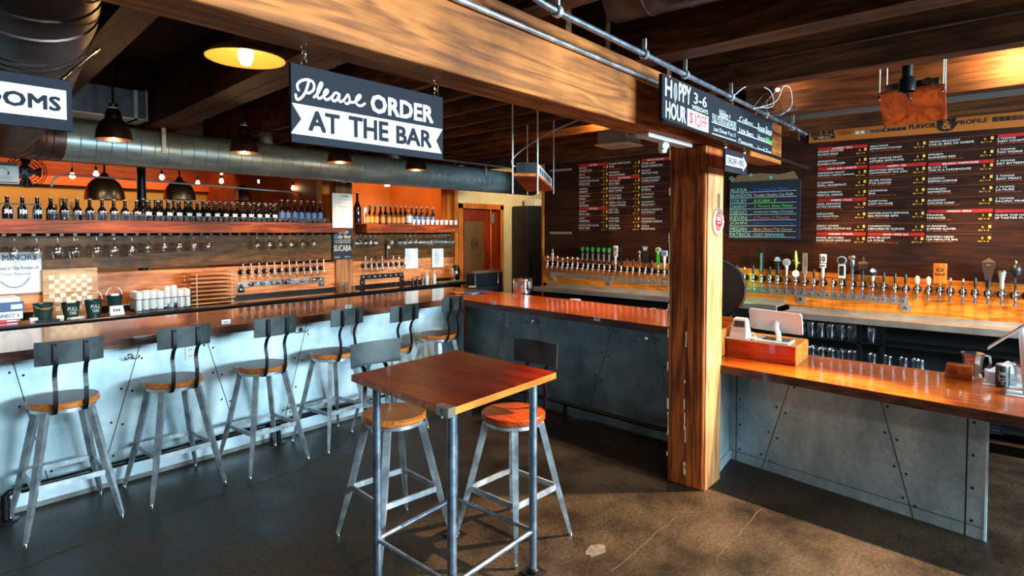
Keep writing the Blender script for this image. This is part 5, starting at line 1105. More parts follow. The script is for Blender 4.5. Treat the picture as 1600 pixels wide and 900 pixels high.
LAB = {'short': 'chrome tap with a short stub lever', 'cream_tall': 'tap with a cream handle and pointed copper finial', 'ten': 'tap with a white handle reading 10 barrel', 'twist': 'tap with a twisted black iron handle',
       'brown_ball': 'tap with a brown handle under a steel ball', 'W': 'tap with a big black handle lettered W', 'greentall': 'tap with a bright green handle and round white disc', 'whiteblue': 'tap with a white handle and square blue label',
       'stick': 'tap with a tall narrow handle lettered in pale green', 'house': 'tap with a black bottle-shaped handle and white badge', 'disc': 'tap with a white handle topped by a grey disc', 'fish': 'tap with a lime green fish handle', 'plank': 'tap with a plain grey wooden plank handle',
       'plate': 'tap with a white plate handle and round black top', 'pump': 'tap with a blue-grey pump-like handle and steel knob', 'cross': 'tap with a dark cross-shaped handle and gold plate', 'eight': 'tap with a black ball handle on a white neck',
       'woodblock': 'tap with a pale wood block handle bearing a small face', 'diamond': 'tap with a large brown diamond-headed handle', 'horn': 'tap with a grey horn handle and gold rim', 'beads': 'tap with a beaded black handle and round head', 'longbrown': 'tap with a tall dark brown handle and white label'}
def place_taps(pts, proto, rz, kinds, where, gname, tap_off=None):
    for i, (p, k) in enumerate(zip(pts, kinds)):
        t = thing('beer_tap', '', 'beer tap', p, rz)
        for ch in list(proto.children):
            c = ch.copy(); C.objects.link(c); c.parent = t
            for g in ch.children: d = g.copy(); C.objects.link(d); d.parent = c
        plainlab = {'chrome': 'plain chrome lever tap ', 'black': 'tap with a thin black handle ', 'greentop': 'tap with a black handle and round green top ', 'none': 'bare chrome tap without a handle ', 'tower': 'tall chrome tap with a blue-tipped spout '}
        if k in plainlab:
            t['label'] = plainlab[k] + where; t['group'] = plainlab[k].strip() + 's ' + gname
            if kinds.count(k) == 1: del t['group']
        else: t['label'] = LAB[k] + ' ' + where
        key = k
        if k in _hp:
            for ch in _hp[k]:
                c = ch.copy(); C.objects.link(c); c.parent = t
                for g in ch.children: d = g.copy(); C.objects.link(d); d.parent = c
        else:
            before = set(t.children); handle(t, k); _hp[k] = [c for c in t.children if c not in before]
        t['kind_of_handle'] = k; del t['kind_of_handle']
_hp = {}
LY = WY
pts = [onY(360 + a / 8, 400 + b / 8, LY) for a, b in ((125, 170), (225, 165), (325, 160), (420, 158), (515, 150), (608, 150), (700, 145), (790, 135), (880, 130), (960, 130), (1045, 125), (1128, 125))]
place_taps([Vector((p.x, LY, 1.325)) for p in pts], protoB, 0, ['chrome'] * 12, 'in the row of twelve', 'behind the long bar')
pts = [onY(540 + a / 8, 400 + b / 8, LY) for a, b in ((210, 98), (285, 95), (350, 92), (420, 88), (495, 82), (560, 82), (630, 80), (700, 70))]
place_taps([Vector((p.x, LY, 1.325)) for p in pts], protoB, 0, ['chrome', 'chrome', 'black', 'chrome', 'longbrown', 'chrome', 'chrome', 'chrome'], 'in the row of eight', 'beside the pinned papers')
TX = WX - .028
ks = ['chrome', 'cream_tall', 'chrome', 'short', 'chrome', 'chrome', 'chrome'] + ['greentop'] * 6 + ['ten', 'twist', 'black', 'black', 'brown_ball', 'W', 'black', 'greentall', 'whiteblue']
fx = [150, 205, 262, 318, 375, 430, 488, 548, 603, 662, 728, 790, 850, 917, 980, 1048, 1115, 1188, 1255, 1327, 1397, 1468]; fy = [375 + (470 - 375) * (x - 150) / 1318 for x in fx]
pts = [onX(840 + a / 7.26, 360 + b_ / 7.26, TX) for a, b_ in zip(fx, fy)]
place_taps(pts, protoB, -PI / 2, ks, 'under the wine menu', 'under the wine menu')
fl = [(1120 + a / 8, 370 + b_ / 8) for a, b_ in ((185, 490), (275, 498), (370, 505), (480, 512), (585, 520), (690, 525), (785, 535), (895, 540), (1010, 550), (1120, 558), (1235, 568), (1345, 570), (1470, 580), (1580, 590))]
fl += [(1300 + a / 8, 370 + b_ / 8) for a, b_ in ((270, 600), (400, 605), (525, 615), (660, 620), (800, 635), (930, 645), (1075, 650), (1215, 662), (1355, 668), (1485, 680))]
fl += [(1440 + a / 5.625, 380 + b_ / 5.625) for a, b_ in ((365, 430), (472, 437), (585, 443), (703, 450), (820, 460), (925, 467))]
ks = ['none', 'black', 'chrome', 'black', 'stick', 'black', 'house', 'disc', 'fish', 'plank', 'black', 'ten', 'none', 'plate', 'pump', 'cross', 'eight', 'black', 'black', 'black', 'tower', 'tower', 'woodblock', 'chrome', 'chrome', 'black', 'diamond', 'horn', 'beads', 'black']
place_taps([onX(a, b_, TX) for a, b_ in fl], protoU, -PI / 2, ks, 'under the big beer menu', 'under the beer menu')
for pr_ in (protoB, protoU):
    for ch in list(pr_.children):
        for g in list(ch.children): bpy.data.objects.remove(g)
        bpy.data.objects.remove(ch)
    bpy.data.objects.remove(pr_)
blotch('mottled_steel', (.07, .075, .08), (.75, .75, .76), (.15, .3), metal=.9, scale=7, bump=0, lo=.42, hi=.58, detail=3)
plain('rail_dark', (.045, .045, .05), .35, .7)
# rinse rails under the taps
def rail(label, a, b_, z0, z1, nrm, ends, npeg, mat='stainless', drop=.07):
    a, b_, n = Vector(a), Vector(b_), Vector(nrm); t = thing('tap_rail', label, 'rail', a); d = (b_ - a); d.z = 0; d.normalize(); rel = a
    q0, q1 = Vector((a.x, a.y, 0)), Vector((b_.x, b_.y, 0)); dz = b_.z - a.z
    MB().prism([q0 + UP * z0, q1 + UP * (z0 + dz), q1 + UP * (z1 + dz), q0 + UP * z1], n * .008).build('plate', mat, t, rel=rel)
    mb = MB()
    for k in range(npeg):
        f = (k + .5) / npeg; p = q0.lerp(q1, f) + UP * ((z0 + z1) / 2 + dz * f); mb.lathe([(0, 0), (.011, 0), (.011, .006), (.006, .008), (.006, .028), (.009, .034), (0, .036)], p + n * .008, n, n=8)
    mb.build('pegs', 'chrome', t, smooth=True, rel=rel)
    for f in ends:
        p = q0.lerp(q1, f) + UP * (z0 + dz * f)
        br = MB().prism([p - d * .045, p + d * .045, p + d * .045 - UP * drop, p - d * .045 - UP * drop], n * .007).build('bracket', mat, t, rel=rel)
        MB().lathe([(0, 0), (.02, 0), (.02, .012), (0, .016)], p - UP * drop * .5 + n * .007, n, n=12).build('bolt', 'chrome', br, smooth=True, rel=rel)
p0_, p1_ = onY(371, 446, LY), onY(506, 438, LY)
rail('bright steel peg rail below the row of twelve taps', (p0_.x, LY - .001, 0), (p1_.x, LY - .001, 0), 1.135, 1.195, (0, -1, 0), (.035, .965), 12, 'mottled_steel')
p0_, p1_ = onY(563, 433, LY), onY(630, 428, LY)
rail('short dark peg rail below the row of eight taps', (p0_.x, LY - .001, 0), (p1_.x, LY - .001, 0), 1.115, 1.185, (0, -1, 0), (.04, .96), 8, 'rail_dark', .09)
a, b_ = onX(858, 427.5, TX), onX(1045, 441.5, TX)
rail('steel peg rail under the taps below the liquor menu', a, Vector((b_.x, 2.78, b_.z - .01)), a.z - .035, a.z + .03, (-1, 0, 0), (.03, .42, .86), 22)
a, b_ = onX(1128, 448, TX), onX(1420, 470, TX)
rail('steel peg rail under the taps beside the till, ending below the wood-block tap', a, b_, a.z - .04, a.z + .03, (-1, 0, 0), (.02, .47, .985), 22)

# ------------------------------------------------------------------ glasses under the shelves
def wine_glass(s=1., bowl=.046):
    t = thing('wine_glass', '', 'glass', (0, 0, -5))
    pr = [(0, 0), (.034 * s, -.001), (.034 * s, -.004), (.008, -.010), (.0065, -.02), (.0065, -.075 * s), (.010, -.082 * s), (bowl * .72, -.105 * s), (bowl, -.140 * s), (bowl * .97, -.170 * s), (bowl * .78, -.215 * s),
          (bowl * .76, -.215 * s), (bowl * .94, -.170 * s), (bowl * .96, -.140 * s), (bowl * .68, -.108 * s), (0, -.088 * s)]
    MB().lathe(pr, n=20).build('body', 'clear_glass', t, smooth=True); return t
wg = wine_glass(1.04, .052); wg2 = wine_glass(.86, .042)
def hang(g, px, lab, grp, Y=7.32, z=SHB - .024):
    p = onY(px, 380, Y); dup(g, (p.x, Y, z), 0, lab, grp)
for px in (22, 57, 90, 116, 121, 151, 178, 206): hang(wg, px, 'large stemmed glass hanging upside down above the poster and checkerboard', 'large glasses hanging near the poster', 7.32 if px != 116 else 7.22)
for px in (231, 257, 280, 303, 325): hang(wg2, px, 'smaller stemmed glass hanging above the rolled napkins', 'smaller glasses above the napkins')
for px in (402, 421, 438, 455, 473, 490): hang(wg2, px, 'stemmed glass hanging above the row of twelve taps', 'glasses above the twelve taps')
for px in (557, 563, 571, 579, 587): hang(wg2, px, 'stemmed glass hanging just past the chalkboard post', 'glasses beside the chalkboard post', 7.25 + .1 * (px % 2))
for px in (612, 625, 633, 641, 649): hang(wg2, px, 'stemmed glass hanging above the pinned papers', 'glasses above the pinned papers')
for k in range(10): hang(wg2, 657 + k * 5.6, 'small glass packed in the dense hanging group at the shelf end', 'dense glasses at the shelf end', 7.24 + .08 * (k % 3), SHB - .028)
for g in (wg, wg2):
    for ch in list(g.children): bpy.data.objects.remove(ch)
    bpy.data.objects.remove(g)

# ------------------------------------------------------------------ bottles on the shelf
def bottle(name, r, h, glass, cap, label=None, swing=False, neck=.012, sh=.62):
    t = thing(name, '', 'bottle', (0, 0, -5))
    MB().lathe([(0, 0), (r * .96, 0), (r, .006), (r, h * (sh - .12)), (r * .92, h * (sh - .05)), (r * .5, h * (sh + .06)), (neck, h * (sh + .14)), (neck, h * .955), (neck * 1.2, h * .96), (neck * 1.2, h * .985), (0, h * .985)], n=16).build('body', glass, t, smooth=True)
    MB().lathe([(0, h * .975), (neck * 1.35, h * .975), (neck * 1.35, h), (0, h * 1.005)], n=14).build('cap', cap, t, smooth=True)
    if label:
        lb = MB().lathe([(r + .0012, h * .12), (r + .0012, h * (sh - .16))], n=16).build('label', label, t, smooth=True)
    if swing: MB().tube(smoothpath([(neck + .004, 0, h * .90), (neck + .008, 0, h * .96), (0, 0, h * 1.03), (-neck - .008, 0, h * .96), (-neck - .004, 0, h * .90)], 4), .0022, 5).build('swing_wire', 'bottle_silver', t)
    return t
def mark(t, h, r, mat):                             # pale figure printed on the front of a bottle
    mb = MB(); z = h * .34
    for a, c in (((-.6, .35), (.6, -.3)), ((.6, .35), (-.6, -.3)), ((0, .5), (0, -.2)), ((-.5, .05), (.5, .05))):
        ribbon(mb, [(a[0] * r, a[1] * r * 1.1), (c[0] * r, c[1] * r * 1.1)], r * .32, XR, UP, (0, -r - .0015, z))
    mb.build('printed_mark', mat, t)
bA = bottle('beer_bottle', .041, .225, 'bottle_glass', 'white_plastic', neck=.016, sh=.55); mark(bA, .225, .041, 'label_white')
bB = bottle('beer_bottle', .035, .25, 'bottle_glass', 'white_plastic', neck=.015, sh=.58)
bT = bottle('tall_bottle', .038, .30, 'bottle_glass', 'bottle_silver', 'label_blue', False, .014)
bS = bottle('swing_top_bottle', .037, .285, 'bottle_glass', 'white_plastic', 'label_blue', True, .014)
bW = bottle('whiskey_bottle', .036, .19, 'amber_glass', 'black_plastic', 'label_orange', False, .013, .72)
bM = bottle('magnum_bottle', .055, .46, 'bottle_glass', 'bottle_silver', None, False, .018, .60)
bR = bottle('liqueur_bottle', .045, .22, 'amber_glass', 'bottle_silver', 'label_white', False, .014, .78)
def put(b_, px, Y, lab, grp=None, z=SHZ, rz=0): p = onY(px, 345, Y); return dup(b_, (p.x, Y, z + .001), rz, lab, grp)
GF = 'white-capped bottles in the front row of the long shelf'
for px in [11.9, 35.6, 58.7, 80, 100.6, 121.2, 140.6, 160, 178, 195.6] + [180 + v / 8 for v in (270, 405, 540, 670, 790, 915, 1030, 1145, 1260, 1370, 1480, 1590)] + [360 + v / 8 for v in (245, 350, 445, 540)]:
    put(bA, px, 7.33, 'white-capped dark bottle with pale figure, front row of the long shelf', GF)
for px in (224, 233.5, 243, 252.5, 262, 271.5, 281, 290, 299, 308, 317, 326, 335, 344, 353, 362, 371, 380, 388.5, 397, 405.5, 414, 422.5, 431):
    put(bB, px, 7.42, 'white-capped dark bottle in the back row of the long shelf', 'white-capped bottles in the back row of the long shelf')
for px in [360 + v / 8 for v in (645, 720, 805, 885, 965, 1040, 1120)]:
    put(bT, px, 7.40, 'tall black bottle with blue label at the post end of the long shelf', 'tall black bottles at the end of the long shelf')
put(bM, 558.5, 7.34, 'very tall black magnum bottle at the start of the shorter shelf', None, SHZ - .005)
for px in [540 + v / 8 for v in (305, 372, 438, 500, 562, 625, 687, 745, 825, 885, 950, 1020, 1090)]:
    put(bS, px, 7.40, 'black swing-top bottle in the back row of the shorter shelf', 'swing-top bottles on the shorter shelf', SHZ - .005)
for px in [540 + v / 8 for v in (270, 325, 385, 465, 540, 600, 655, 712)]:
    put(bW, px, 7.28, 'amber bottle with orange label in front of the swing-top bottles', 'amber bottles on the shorter shelf', SHZ - .005)
put(bR, 638.5, 7.27, 'red-orange bottle with a large white label beside the white cups', None, SHZ - .005)
for b_ in (bA, bB, bT, bS, bW, bM, bR):
    for ch in list(b_.children): bpy.data.objects.remove(ch)
    bpy.data.objects.remove(b_)
def tumbler(mb, r, h, z=0, t_=.003): return mb.lathe([(0, z), (r * .85, z), (r, z + h), (r - t_, z + h), (r * .85 - t_, z + .008), (0, z + .008)], n=14)
g0 = tag(tumbler(MB(), .026, .065).build('taster_glass', 'crystal', smooth=True), '', 'glass')
def putg(src, px, Y, lab, grp, z=SHZ): c = src.copy(); C.objects.link(c); p = onY(px, 345, Y); c.location = (p.x, Y, z); c['label'] = lab; c['group'] = grp; return c
x = 226
while x < 514:
    putg(g0, x, 7.215, 'tiny taster glass in the front line along the long shelf edge', 'taster glasses on the long shelf'); x += 9.6 - 2.2 * (x - 226) / 288
    if int(x) % 2 == 0: putg(g0, x - 3, 7.272, 'tiny taster glass standing just behind the front line of tasters', 'second line of taster glasses')
g1 = tag(tumbler(MB(), .038, .085).build('glass_mug', 'crystal', smooth=True), '', 'glass')
for k in range(9): putg(g1, 138 + k * 10.2, 7.23, 'frosty clear glass in the short line below the largest dome lamp', 'frosty glasses on the long shelf')
for px, Y in ((82, 7.24), (95, 7.3), (104, 7.22), (118, 7.26), (128, 7.33)): putg(g1, px, Y, 'clear glass in the jumble beside the wire basket', 'glasses beside the wire basket')
for i, s_ in enumerate((.9, 1.25, 1.05)):
    p = onY(82 + i * 17, 320, 7.38); t = thing('glass_goblet', ('tall clear goblet nearest the wire basket', 'tallest clear goblet among the jumbled glasses', 'clear goblet next to the frosty glasses')[i], 'glass', (p.x, 7.38, SHZ))
    MB().lathe([(0, 0), (.034, 0), (.006, .008), (.005, .07 * s_), (.03, .09 * s_), (.042, .13 * s_), (.036, .18 * s_), (.034, .18 * s_), (.039, .13 * s_), (0, .085 * s_)], n=18).build('body', 'clear_glass', t, smooth=True)
for g in (g0, g1): bpy.data.objects.remove(g)
cup = tag(MB().lathe([(0, 0), (.026, 0), (.034, .075), (.031, .075), (.023, .005), (0, .005)], n=14).build('white_cup', 'label_white', smooth=True), '', 'cup')
for k in range(10): putg(cup, 646 + k * 7.3, 7.22, 'small white patterned cup in the line at the end of the shorter shelf', 'white cups on the shorter shelf', SHZ - .005)
bpy.data.objects.remove(cup)
p = onY(569, 325, 7.22)
t = thing('silver_ornament', 'spiky silver ornament standing beside the magnum bottle', 'ornament', (p.x, 7.22, SHZ - .005))
MB().lathe([(0, 0), (.03, 0), (.012, .02), (.010, .16), (0, .16)], n=12).build('stand', 'bottle_silver', t, smooth=True)
mb = MB()
for k in range(14): a = k * PI / 7; mb.tube([(0, 0, .2), (.05 * math.cos(a), -.01, .2 + .05 * math.sin(a))], [.008, .003], 5)
mb.build('burst', 'bottle_silver', t)
# wire basket on the shelf
def wire_basket(name, label, x0, x1, y0, y1, z0, z1, n, mat, r=.003):
    t = thing(name, label, 'basket', ((x0 + x1) / 2, (y0 + y1) / 2, z0)); rel = tuple(t.location); mb = MB()
    for z in (z0 + .004, z1): 
        for a, b_ in (((x0, y0), (x1, y0)), ((x1, y0), (x1, y1)), ((x1, y1), (x0, y1)), ((x0, y1), (x0, y0))): mb.tube([(*a, z), (*b_, z)], r * 1.5, 5)
    for k in range(n + 1):
        x = x0 + (x1 - x0) * k / n; mb.tube([(x, y0, z1), (x, y0, z0 + .004), (x, y1, z0 + .004), (x, y1, z1)], r, 4)
    mb.build('wires', mat, t, rel=rel); return t
wire_basket('wire_basket', 'black wire basket around the bottles at the near end of the long shelf', onY(-20, 340, 7.2).x, onY(66, 340, 7.2).x, 7.195, 7.295, SHZ, SHZ + .15, 8, 'black_metal')
# framed certificate
a, b_ = onY(-12, 252, 7.42), onY(30, 288, 7.42)
t = thing('certificate', 'white framed certificate above the wire basket, cut by the photo edge', 'certificate', (a.x, 7.42, b_.z)); rel = tuple(t.location)
MB().box(a.x, 7.42, b_.z, b_.x, 7.428, a.z, bev=.001).build('sheet', 'paper', t, rel=rel)
mb = MB().box(a.x + .01, 7.418, a.z - .03, b_.x - .008, 7.42, a.z - .016).box(a.x + .01, 7.418, b_.z + .008, b_.x - .008, 7.42, b_.z + .02)
for k in range(4): mb.box(a.x + .02, 7.4185, b_.z + .035 + k * .012, b_.x - .05, 7.42, b_.z + .038 + k * .012)
mb.build('print', 'black_paint', t, rel=rel)
mb = MB(); ribbon(mb, [(.05 * math.cos(k * PI / 10), .05 * math.sin(k * PI / 10)) for k in range(21)], .018, XR, UP, ((a.x + b_.x) / 2 - .03, 7.4185, (a.z + b_.z) / 2)); mb.build('seal', 'grey_plastic', t, rel=rel)
tag(MB().tube([(b_.x - .03, 7.425, a.z), (b_.x - .03, 7.425, 2.56)], .003, 5).tube([(a.x + .03, 7.425, a.z), (a.x + .03, 7.425, 2.56)], .003, 5).build('certificate_wire', 'black_metal'), 'two thin wires holding up the framed certificate', 'wire')

# ------------------------------------------------------------------ signs on the pilaster, papers, poster, boards
def flat(name, label, cat, px, Y, mat, th=.006, pm='sheet'):
    a, b_ = onY(px[0], px[1], Y), onY(px[2], px[3], Y); t = thing(name, label, cat, (a.x, Y, b_.z))
    MB().box(0, -th, 0, b_.x - a.x, 0, a.z - b_.z, bev=.0008).build(pm, mat, t); return t, b_.x - a.x, a.z - b_.z
PYY = WY - .047
t, w_, h_ = flat('cider_poster', 'white poster about two towns pommeau hung on the wooden pilaster', 'poster', (518.5, 301.5, 550.5, 356), 7.17, 'paper', .01)
mb = MB()
for txt, u, v, wu, hh, b in (('2 TOWNS', .36, .90, .42, .05, .03), ('The Only Pommeau Being', .22, .80, .72, .035, 0), ('In the Country of', .26, .71, .6, .035, 0), ('Pommeau', .34, .60, .45, .05, .01), ('&', .5, .52, .08, .05, 0), ('Barrel', .5, .38, .25, .03, 0), ('Aged', .52, .31, .2, .03, 0)):
    write(mb, txt, (w_ * u, -.011, h_ * v), XR, UP, width=w_ * wu, height=h_ * hh, bold=b)
mb.box(w_ * .36, -.0108, h_ * .885, w_ * .8, -.0102, h_ * .89); mb.build('lettering', 'paper_blue', t)
mb = MB().prism([(w_ * (.14 + u), -.0112, h_ * (.30 + v)) for u, v in ((-.05, 0), (.05, 0), (.05, .16), (.02, .22), (.02, .30), (-.02, .30), (-.02, .22), (-.05, .16))], (0, .001, 0)); mb.build('printed_bottle', 'check_light', t)
t, w_, h_ = flat('cellar_beer_board', 'small black chalkboard reading draft cellar beer sucaba on the pilaster', 'chalkboard', (519, 357, 550, 404.5), PYY, 'chalk_black', .012, 'board')
mb = MB()
for txt, u, v, wu, hh, sh_ in (('Draft', .30, .84, .5, .09, .3), ('Cellar Beer', .08, .68, .86, .12, .3), ('FIRESTONE WALKER', .10, .53, .8, .05, 0), ('SUCABA', .06, .27, .88, .19, 0), ('13.5%', .10, .05, .25, .05, 0), ('$8 /5oz', .6, .05, .3, .05, 0)):
    write(mb, txt, (w_ * u, -.013, h_ * v), XR, UP, width=w_ * wu, height=h_ * hh, bold=.02, shear=sh_)
mb.box(0.02, -.013, h_ * .615, w_ - .02, -.0122, h_ * .63); mb.build('chalk_lettering', 'chalk_white', t)
for px, lab in (((633, 388.5, 653, 419), 'white paper sheet pinned nearest the tap row'), ((675, 388.5, 693, 417), 'white paper sheet pinned nearest the door')):
    t, w_, h_ = flat('paper_sheet', lab, 'paper', px, LY - .024, 'paper', .002)
    mb = MB()
    for k in range(14): mb.box(w_ * .14, -.0026, h_ * (.12 + k * .055), w_ * (.6 + .25 * ((k * 7) % 3) / 2), -.0021, h_ * (.127 + k * .055))
    mb.build('printed_lines', 'grey_plastic', t)
t, w_, h_ = flat('minors_poster', 'large curling white poster about minors on the wall above the game boxes', 'poster', (-30, 395, 66, 456), LY - .024, 'paper', .004)
mb = MB()
for txt, u, v, wu, hh, b in (('MINORS', .34, .80, .58, .14, .03), ('Prohibited In This Portion of', .10, .58, .84, .07, .03), ('These Premises', .30, .44, .50, .06, 0)): write(mb, txt, (w_ * u, -.005, h_ * v), XR, UP, width=w_ * wu, height=h_ * hh, bold=b)
mb.build('lettering', 'paper_blue', t)
mb = MB(); ribbon(mb, smoothpath([(w_ * .30, h_ * .30), (w_ * .45, h_ * .16), (w_ * .65, h_ * .18), (w_ * .78, h_ * .36)], 6), .012, XR, UP, (0, -.005, 0)); mb.build('printed_arc', 'label_blue', t)
CZ = 1.0
t, w_, h_ = flat('checkerboard', 'wooden checkerboard leaning on the wall behind the green pails', 'game board', (65.5, 421.5, 153, 490), 7.44, 'check_dark', .016, 'board')
wood('board_tan_wood', (.50, .27, .13), (.78, .52, .30), 'X', .5); t.children[0].data.materials[0] = M['board_tan_wood']
mb = MB(); sq = (w_ - .10) / 8
for i in range(8):
    for j in range(8):
        if (i + j) % 2 == 0: mb.box(.05 + i * sq, -.0172, h_ - .06 - (j + 1) * sq, .05 + (i + 1) * sq - .002, -.0164, h_ - .06 - j * sq)
mb.build('light_squares', 'check_light', t)
# ------------------------------------------------------------------ things on the back counter
def gamebox(px0, px1, z, h, col, txt, lab, Y=7.10, d=.26):
    a, b_ = onY(px0, 480, Y), onY(px1, 480, Y); t = thing('game_box', lab, 'box', (a.x, Y, z)); w_ = b_.x - a.x
    MB().box(0, 0, 0, w_, d, h, bev=.003).build('box', col, t)
    mb = MB().box(w_ * .72, -.0015, h * .25, w_ * .96, -.0003, h * .75); mb.build('label', 'label_white', t)
    if txt: mb = MB(); write(mb, txt, (w_ * .30, -.002, h * .28), XR, UP, width=w_ * .62, height=h * .42, bold=.03); mb.build('lettering', 'paper_blue' if col != 'paper_blue' else 'label_white', t)
gamebox(-40, 28.5, CZ + .001, .025, 'red_paint', '', 'thin red box at the bottom of the pile of games')
gamebox(-40, 35.5, CZ + .027, .072, 'label_white', 'CONNECT 4', 'white and blue game box reading connect, just under the blue one')
gamebox(-40, 38, CZ + .100, .085, 'paper_blue', '', 'blue game box in the pile below the poster')
gamebox(-40, 32, CZ + .186, .045, 'label_white', '', 'pale game box on top of the pile of games')
def pail(px, Y, r, h, lab, hang_down=False, txt=True, fill=True):
    p = onY(px, 480, Y); t = thing('metal_pail', lab, 'pail', (p.x, Y, CZ + .001)); 
    MB().lathe([(0, 0), (r * .74, 0), (r, h), (r * 1.04, h + .003), (r * .96, h), (r * .72, .006), (0, .006)], n=24).build('bucket', 'bucket_green', t, smooth=True)
    P = [(r * math.cos(a), 0, h + (r * 1.25 * math.sin(a))) for a in [PI * k / 12 for k in range(13)]] if not hang_down else [(r * math.cos(a), -r * 1.05 * math.sin(a), h - r * .55 * math.sin(a)) for a in [PI * k / 12 for k in range(13)]]
    bh = MB().tube(P, .0028, 6).build('bail', 'raw_steel', t)
    c0 = Vector(P[6]); MB().tube([c0 - XR * .035, c0 + XR * .035], .009, 10).build('grip', 'casing_wood_x', bh, smooth=True)
    if txt:
        mb = MB(); write(mb, 'PULL', (-.04, -r * .93, h * .48), XR, UP, width=.08, height=.035, bold=.02); write(mb, 'TABS', (-.03, -r * .88, h * .22), XR, UP, width=.06, height=.028, bold=.02); mb.build('lettering', 'chalk_white', t)
    if fill:
        mb = MB()
        for k in range(5): mb.box(-.03, -.025 + .01 * k, h * .3, .04, -.022 + .01 * k, h + .012 + .004 * (k % 3), mat=Matrix.Rotation(.1 * (k - 2), 4, 'Z'))
        tag(mb.build('ticket_cards', 'paper'), 'pack of pale cards in the %s' % ('green pail with its wooden grip upright before the checkerboard' if px < 115 else 'last green pail beside the napkin basket'), 'cards').location = (p.x, Y, CZ + .001)
pail(67.5, 7.12, .083, .15, 'green pail with its handle hanging down in front', True, False, False)
pail(110.5, 7.08, .078, .145, 'green pail with raised wooden grip below the checkerboard, lettered pull tabs', False, True, True)
pail(146, 7.10, .078, .150, 'green pail with bright pull tabs lettering, third in the line', False, True, False)
pail(179, 7.26, .074, .165, 'green pail at the end of the line beside the napkin basket', False, False, True)
t = thing('tent_card', 'small folded white tent card in front of the last green pail', 'card', (onY(182, 485, 6.98).x, 6.98, CZ + .001))
MB().prism([(-.065, -.03, 0), (.065, -.03, 0), (.058, .0, .085), (-.058, .0, .085)], (0, .002, 0)).prism([(-.065, .03, 0), (.065, .03, 0), (.058, .002, .085), (-.058, .002, .085)], (0, .002, 0)).build('card', 'paper', t)
mb = MB()
for k in range(3): mb.box(-.03 + k * .022, -.0245, .03, -.018 + k * .022, -.0205, .055, mat=Matrix.Translation((0, .002, 0)))
mb.build('print', 'black_paint', t)
tag(MB().box(-.06, -.09, 0, .06, .09, .012, bev=.002, mat=Matrix.Translation((onY(75, 492, 6.97).x, 6.98, CZ + .001)) @ Matrix.Rotation(1.4, 4, 'Z')).build('notebook', 'black_plastic'), 'black notebook lying in front of the green pails', 'notebook')
tag(MB().box(-.07, -.025, 0, .07, .025, .01, bev=.002, mat=Matrix.Translation((onY(118, 491, 6.95).x, 6.95, CZ + .001)) @ Matrix.Rotation(.5, 4, 'Z')).build('folded_card', 'paper'), 'loose pale folded card in front of the green pails', 'card')
for i, px in enumerate((52, 93)):
    tag(MB().box(-.03, -.025, 0, .03, .025, .035, bev=.003, mat=Matrix.Translation((onY(px, 490, 7.0).x, 7.0, CZ + .001))).build('small_carton', 'check_light'), ('small tan carton beside the pile of games', 'small tan carton between the two nearest green pails')[i], 'carton')
# napkin basket
x0, x1 = onY(212, 480, 7.0).x, onY(300, 480, 7.0).x
wire_basket('wire_basket', 'black wire basket packed with rolled speckled napkins', x0, x1, 7.0, 7.25, CZ + .001, CZ + .125, 9, 'black_metal')
r = (x1 - x0) / 16.5
mb0 = MB().lathe([(0, 0), (r * .9, .002), (r, .02), (r, .180), (r * .85, .194), (r * .3, .197), (r * .25, .185), (0, .185)], n=14)
nk = tag(mb0.build('rolled_napkin', blotch('napkin_cloth', (.30, .32, .36), (.80, .80, .78), (.8, .9), scale=34, bump=.4, lo=.36, hi=.42), smooth=True), '', 'napkin')
for k in range(8):
    for j in range(3):
        c = nk.copy(); C.objects.link(c); c.location = (x0 + r * 1.2 + k * r * 2.02, 7.03 + .08 * j, CZ + .008 + (.045 if (k in (4, 5) and j == 0) else 0) + .004 * ((k + j) % 3)); c['label'] = 'rolled white speckled napkin standing in the wire basket'; c['group'] = 'rolled napkins in the basket'
bpy.data.objects.remove(nk)
wood('tray_wood', (.50, .16, .04), (.85, .40, .14), 'X', .45)
# tiered wooden flight rack
a, b_ = onY(303, 480, 7.08), onY(366, 480, 7.08); w_ = b_.x - a.x
t = thing('tray_rack', 'pile of eight thin wooden flight trays held by metal rods', 'rack', (a.x, 7.08, CZ + .001))
for k in range(8):
    z = .01 + k * .0485; MB().box(-.05 + .02 * (k % 2), -.02, z, w_ + .01 * (k % 3), .27, z + .015, bev=.002).build('tray', 'tray_wood', t)
for x_, y_ in ((.03, -.012), (w_ - .03, -.012), (.0, .25), (w_ - .03, .25)): MB().tube([(x_, y_, 0), (x_, y_, .365)], .005, 6).build('rod', 'bottle_silver', t)
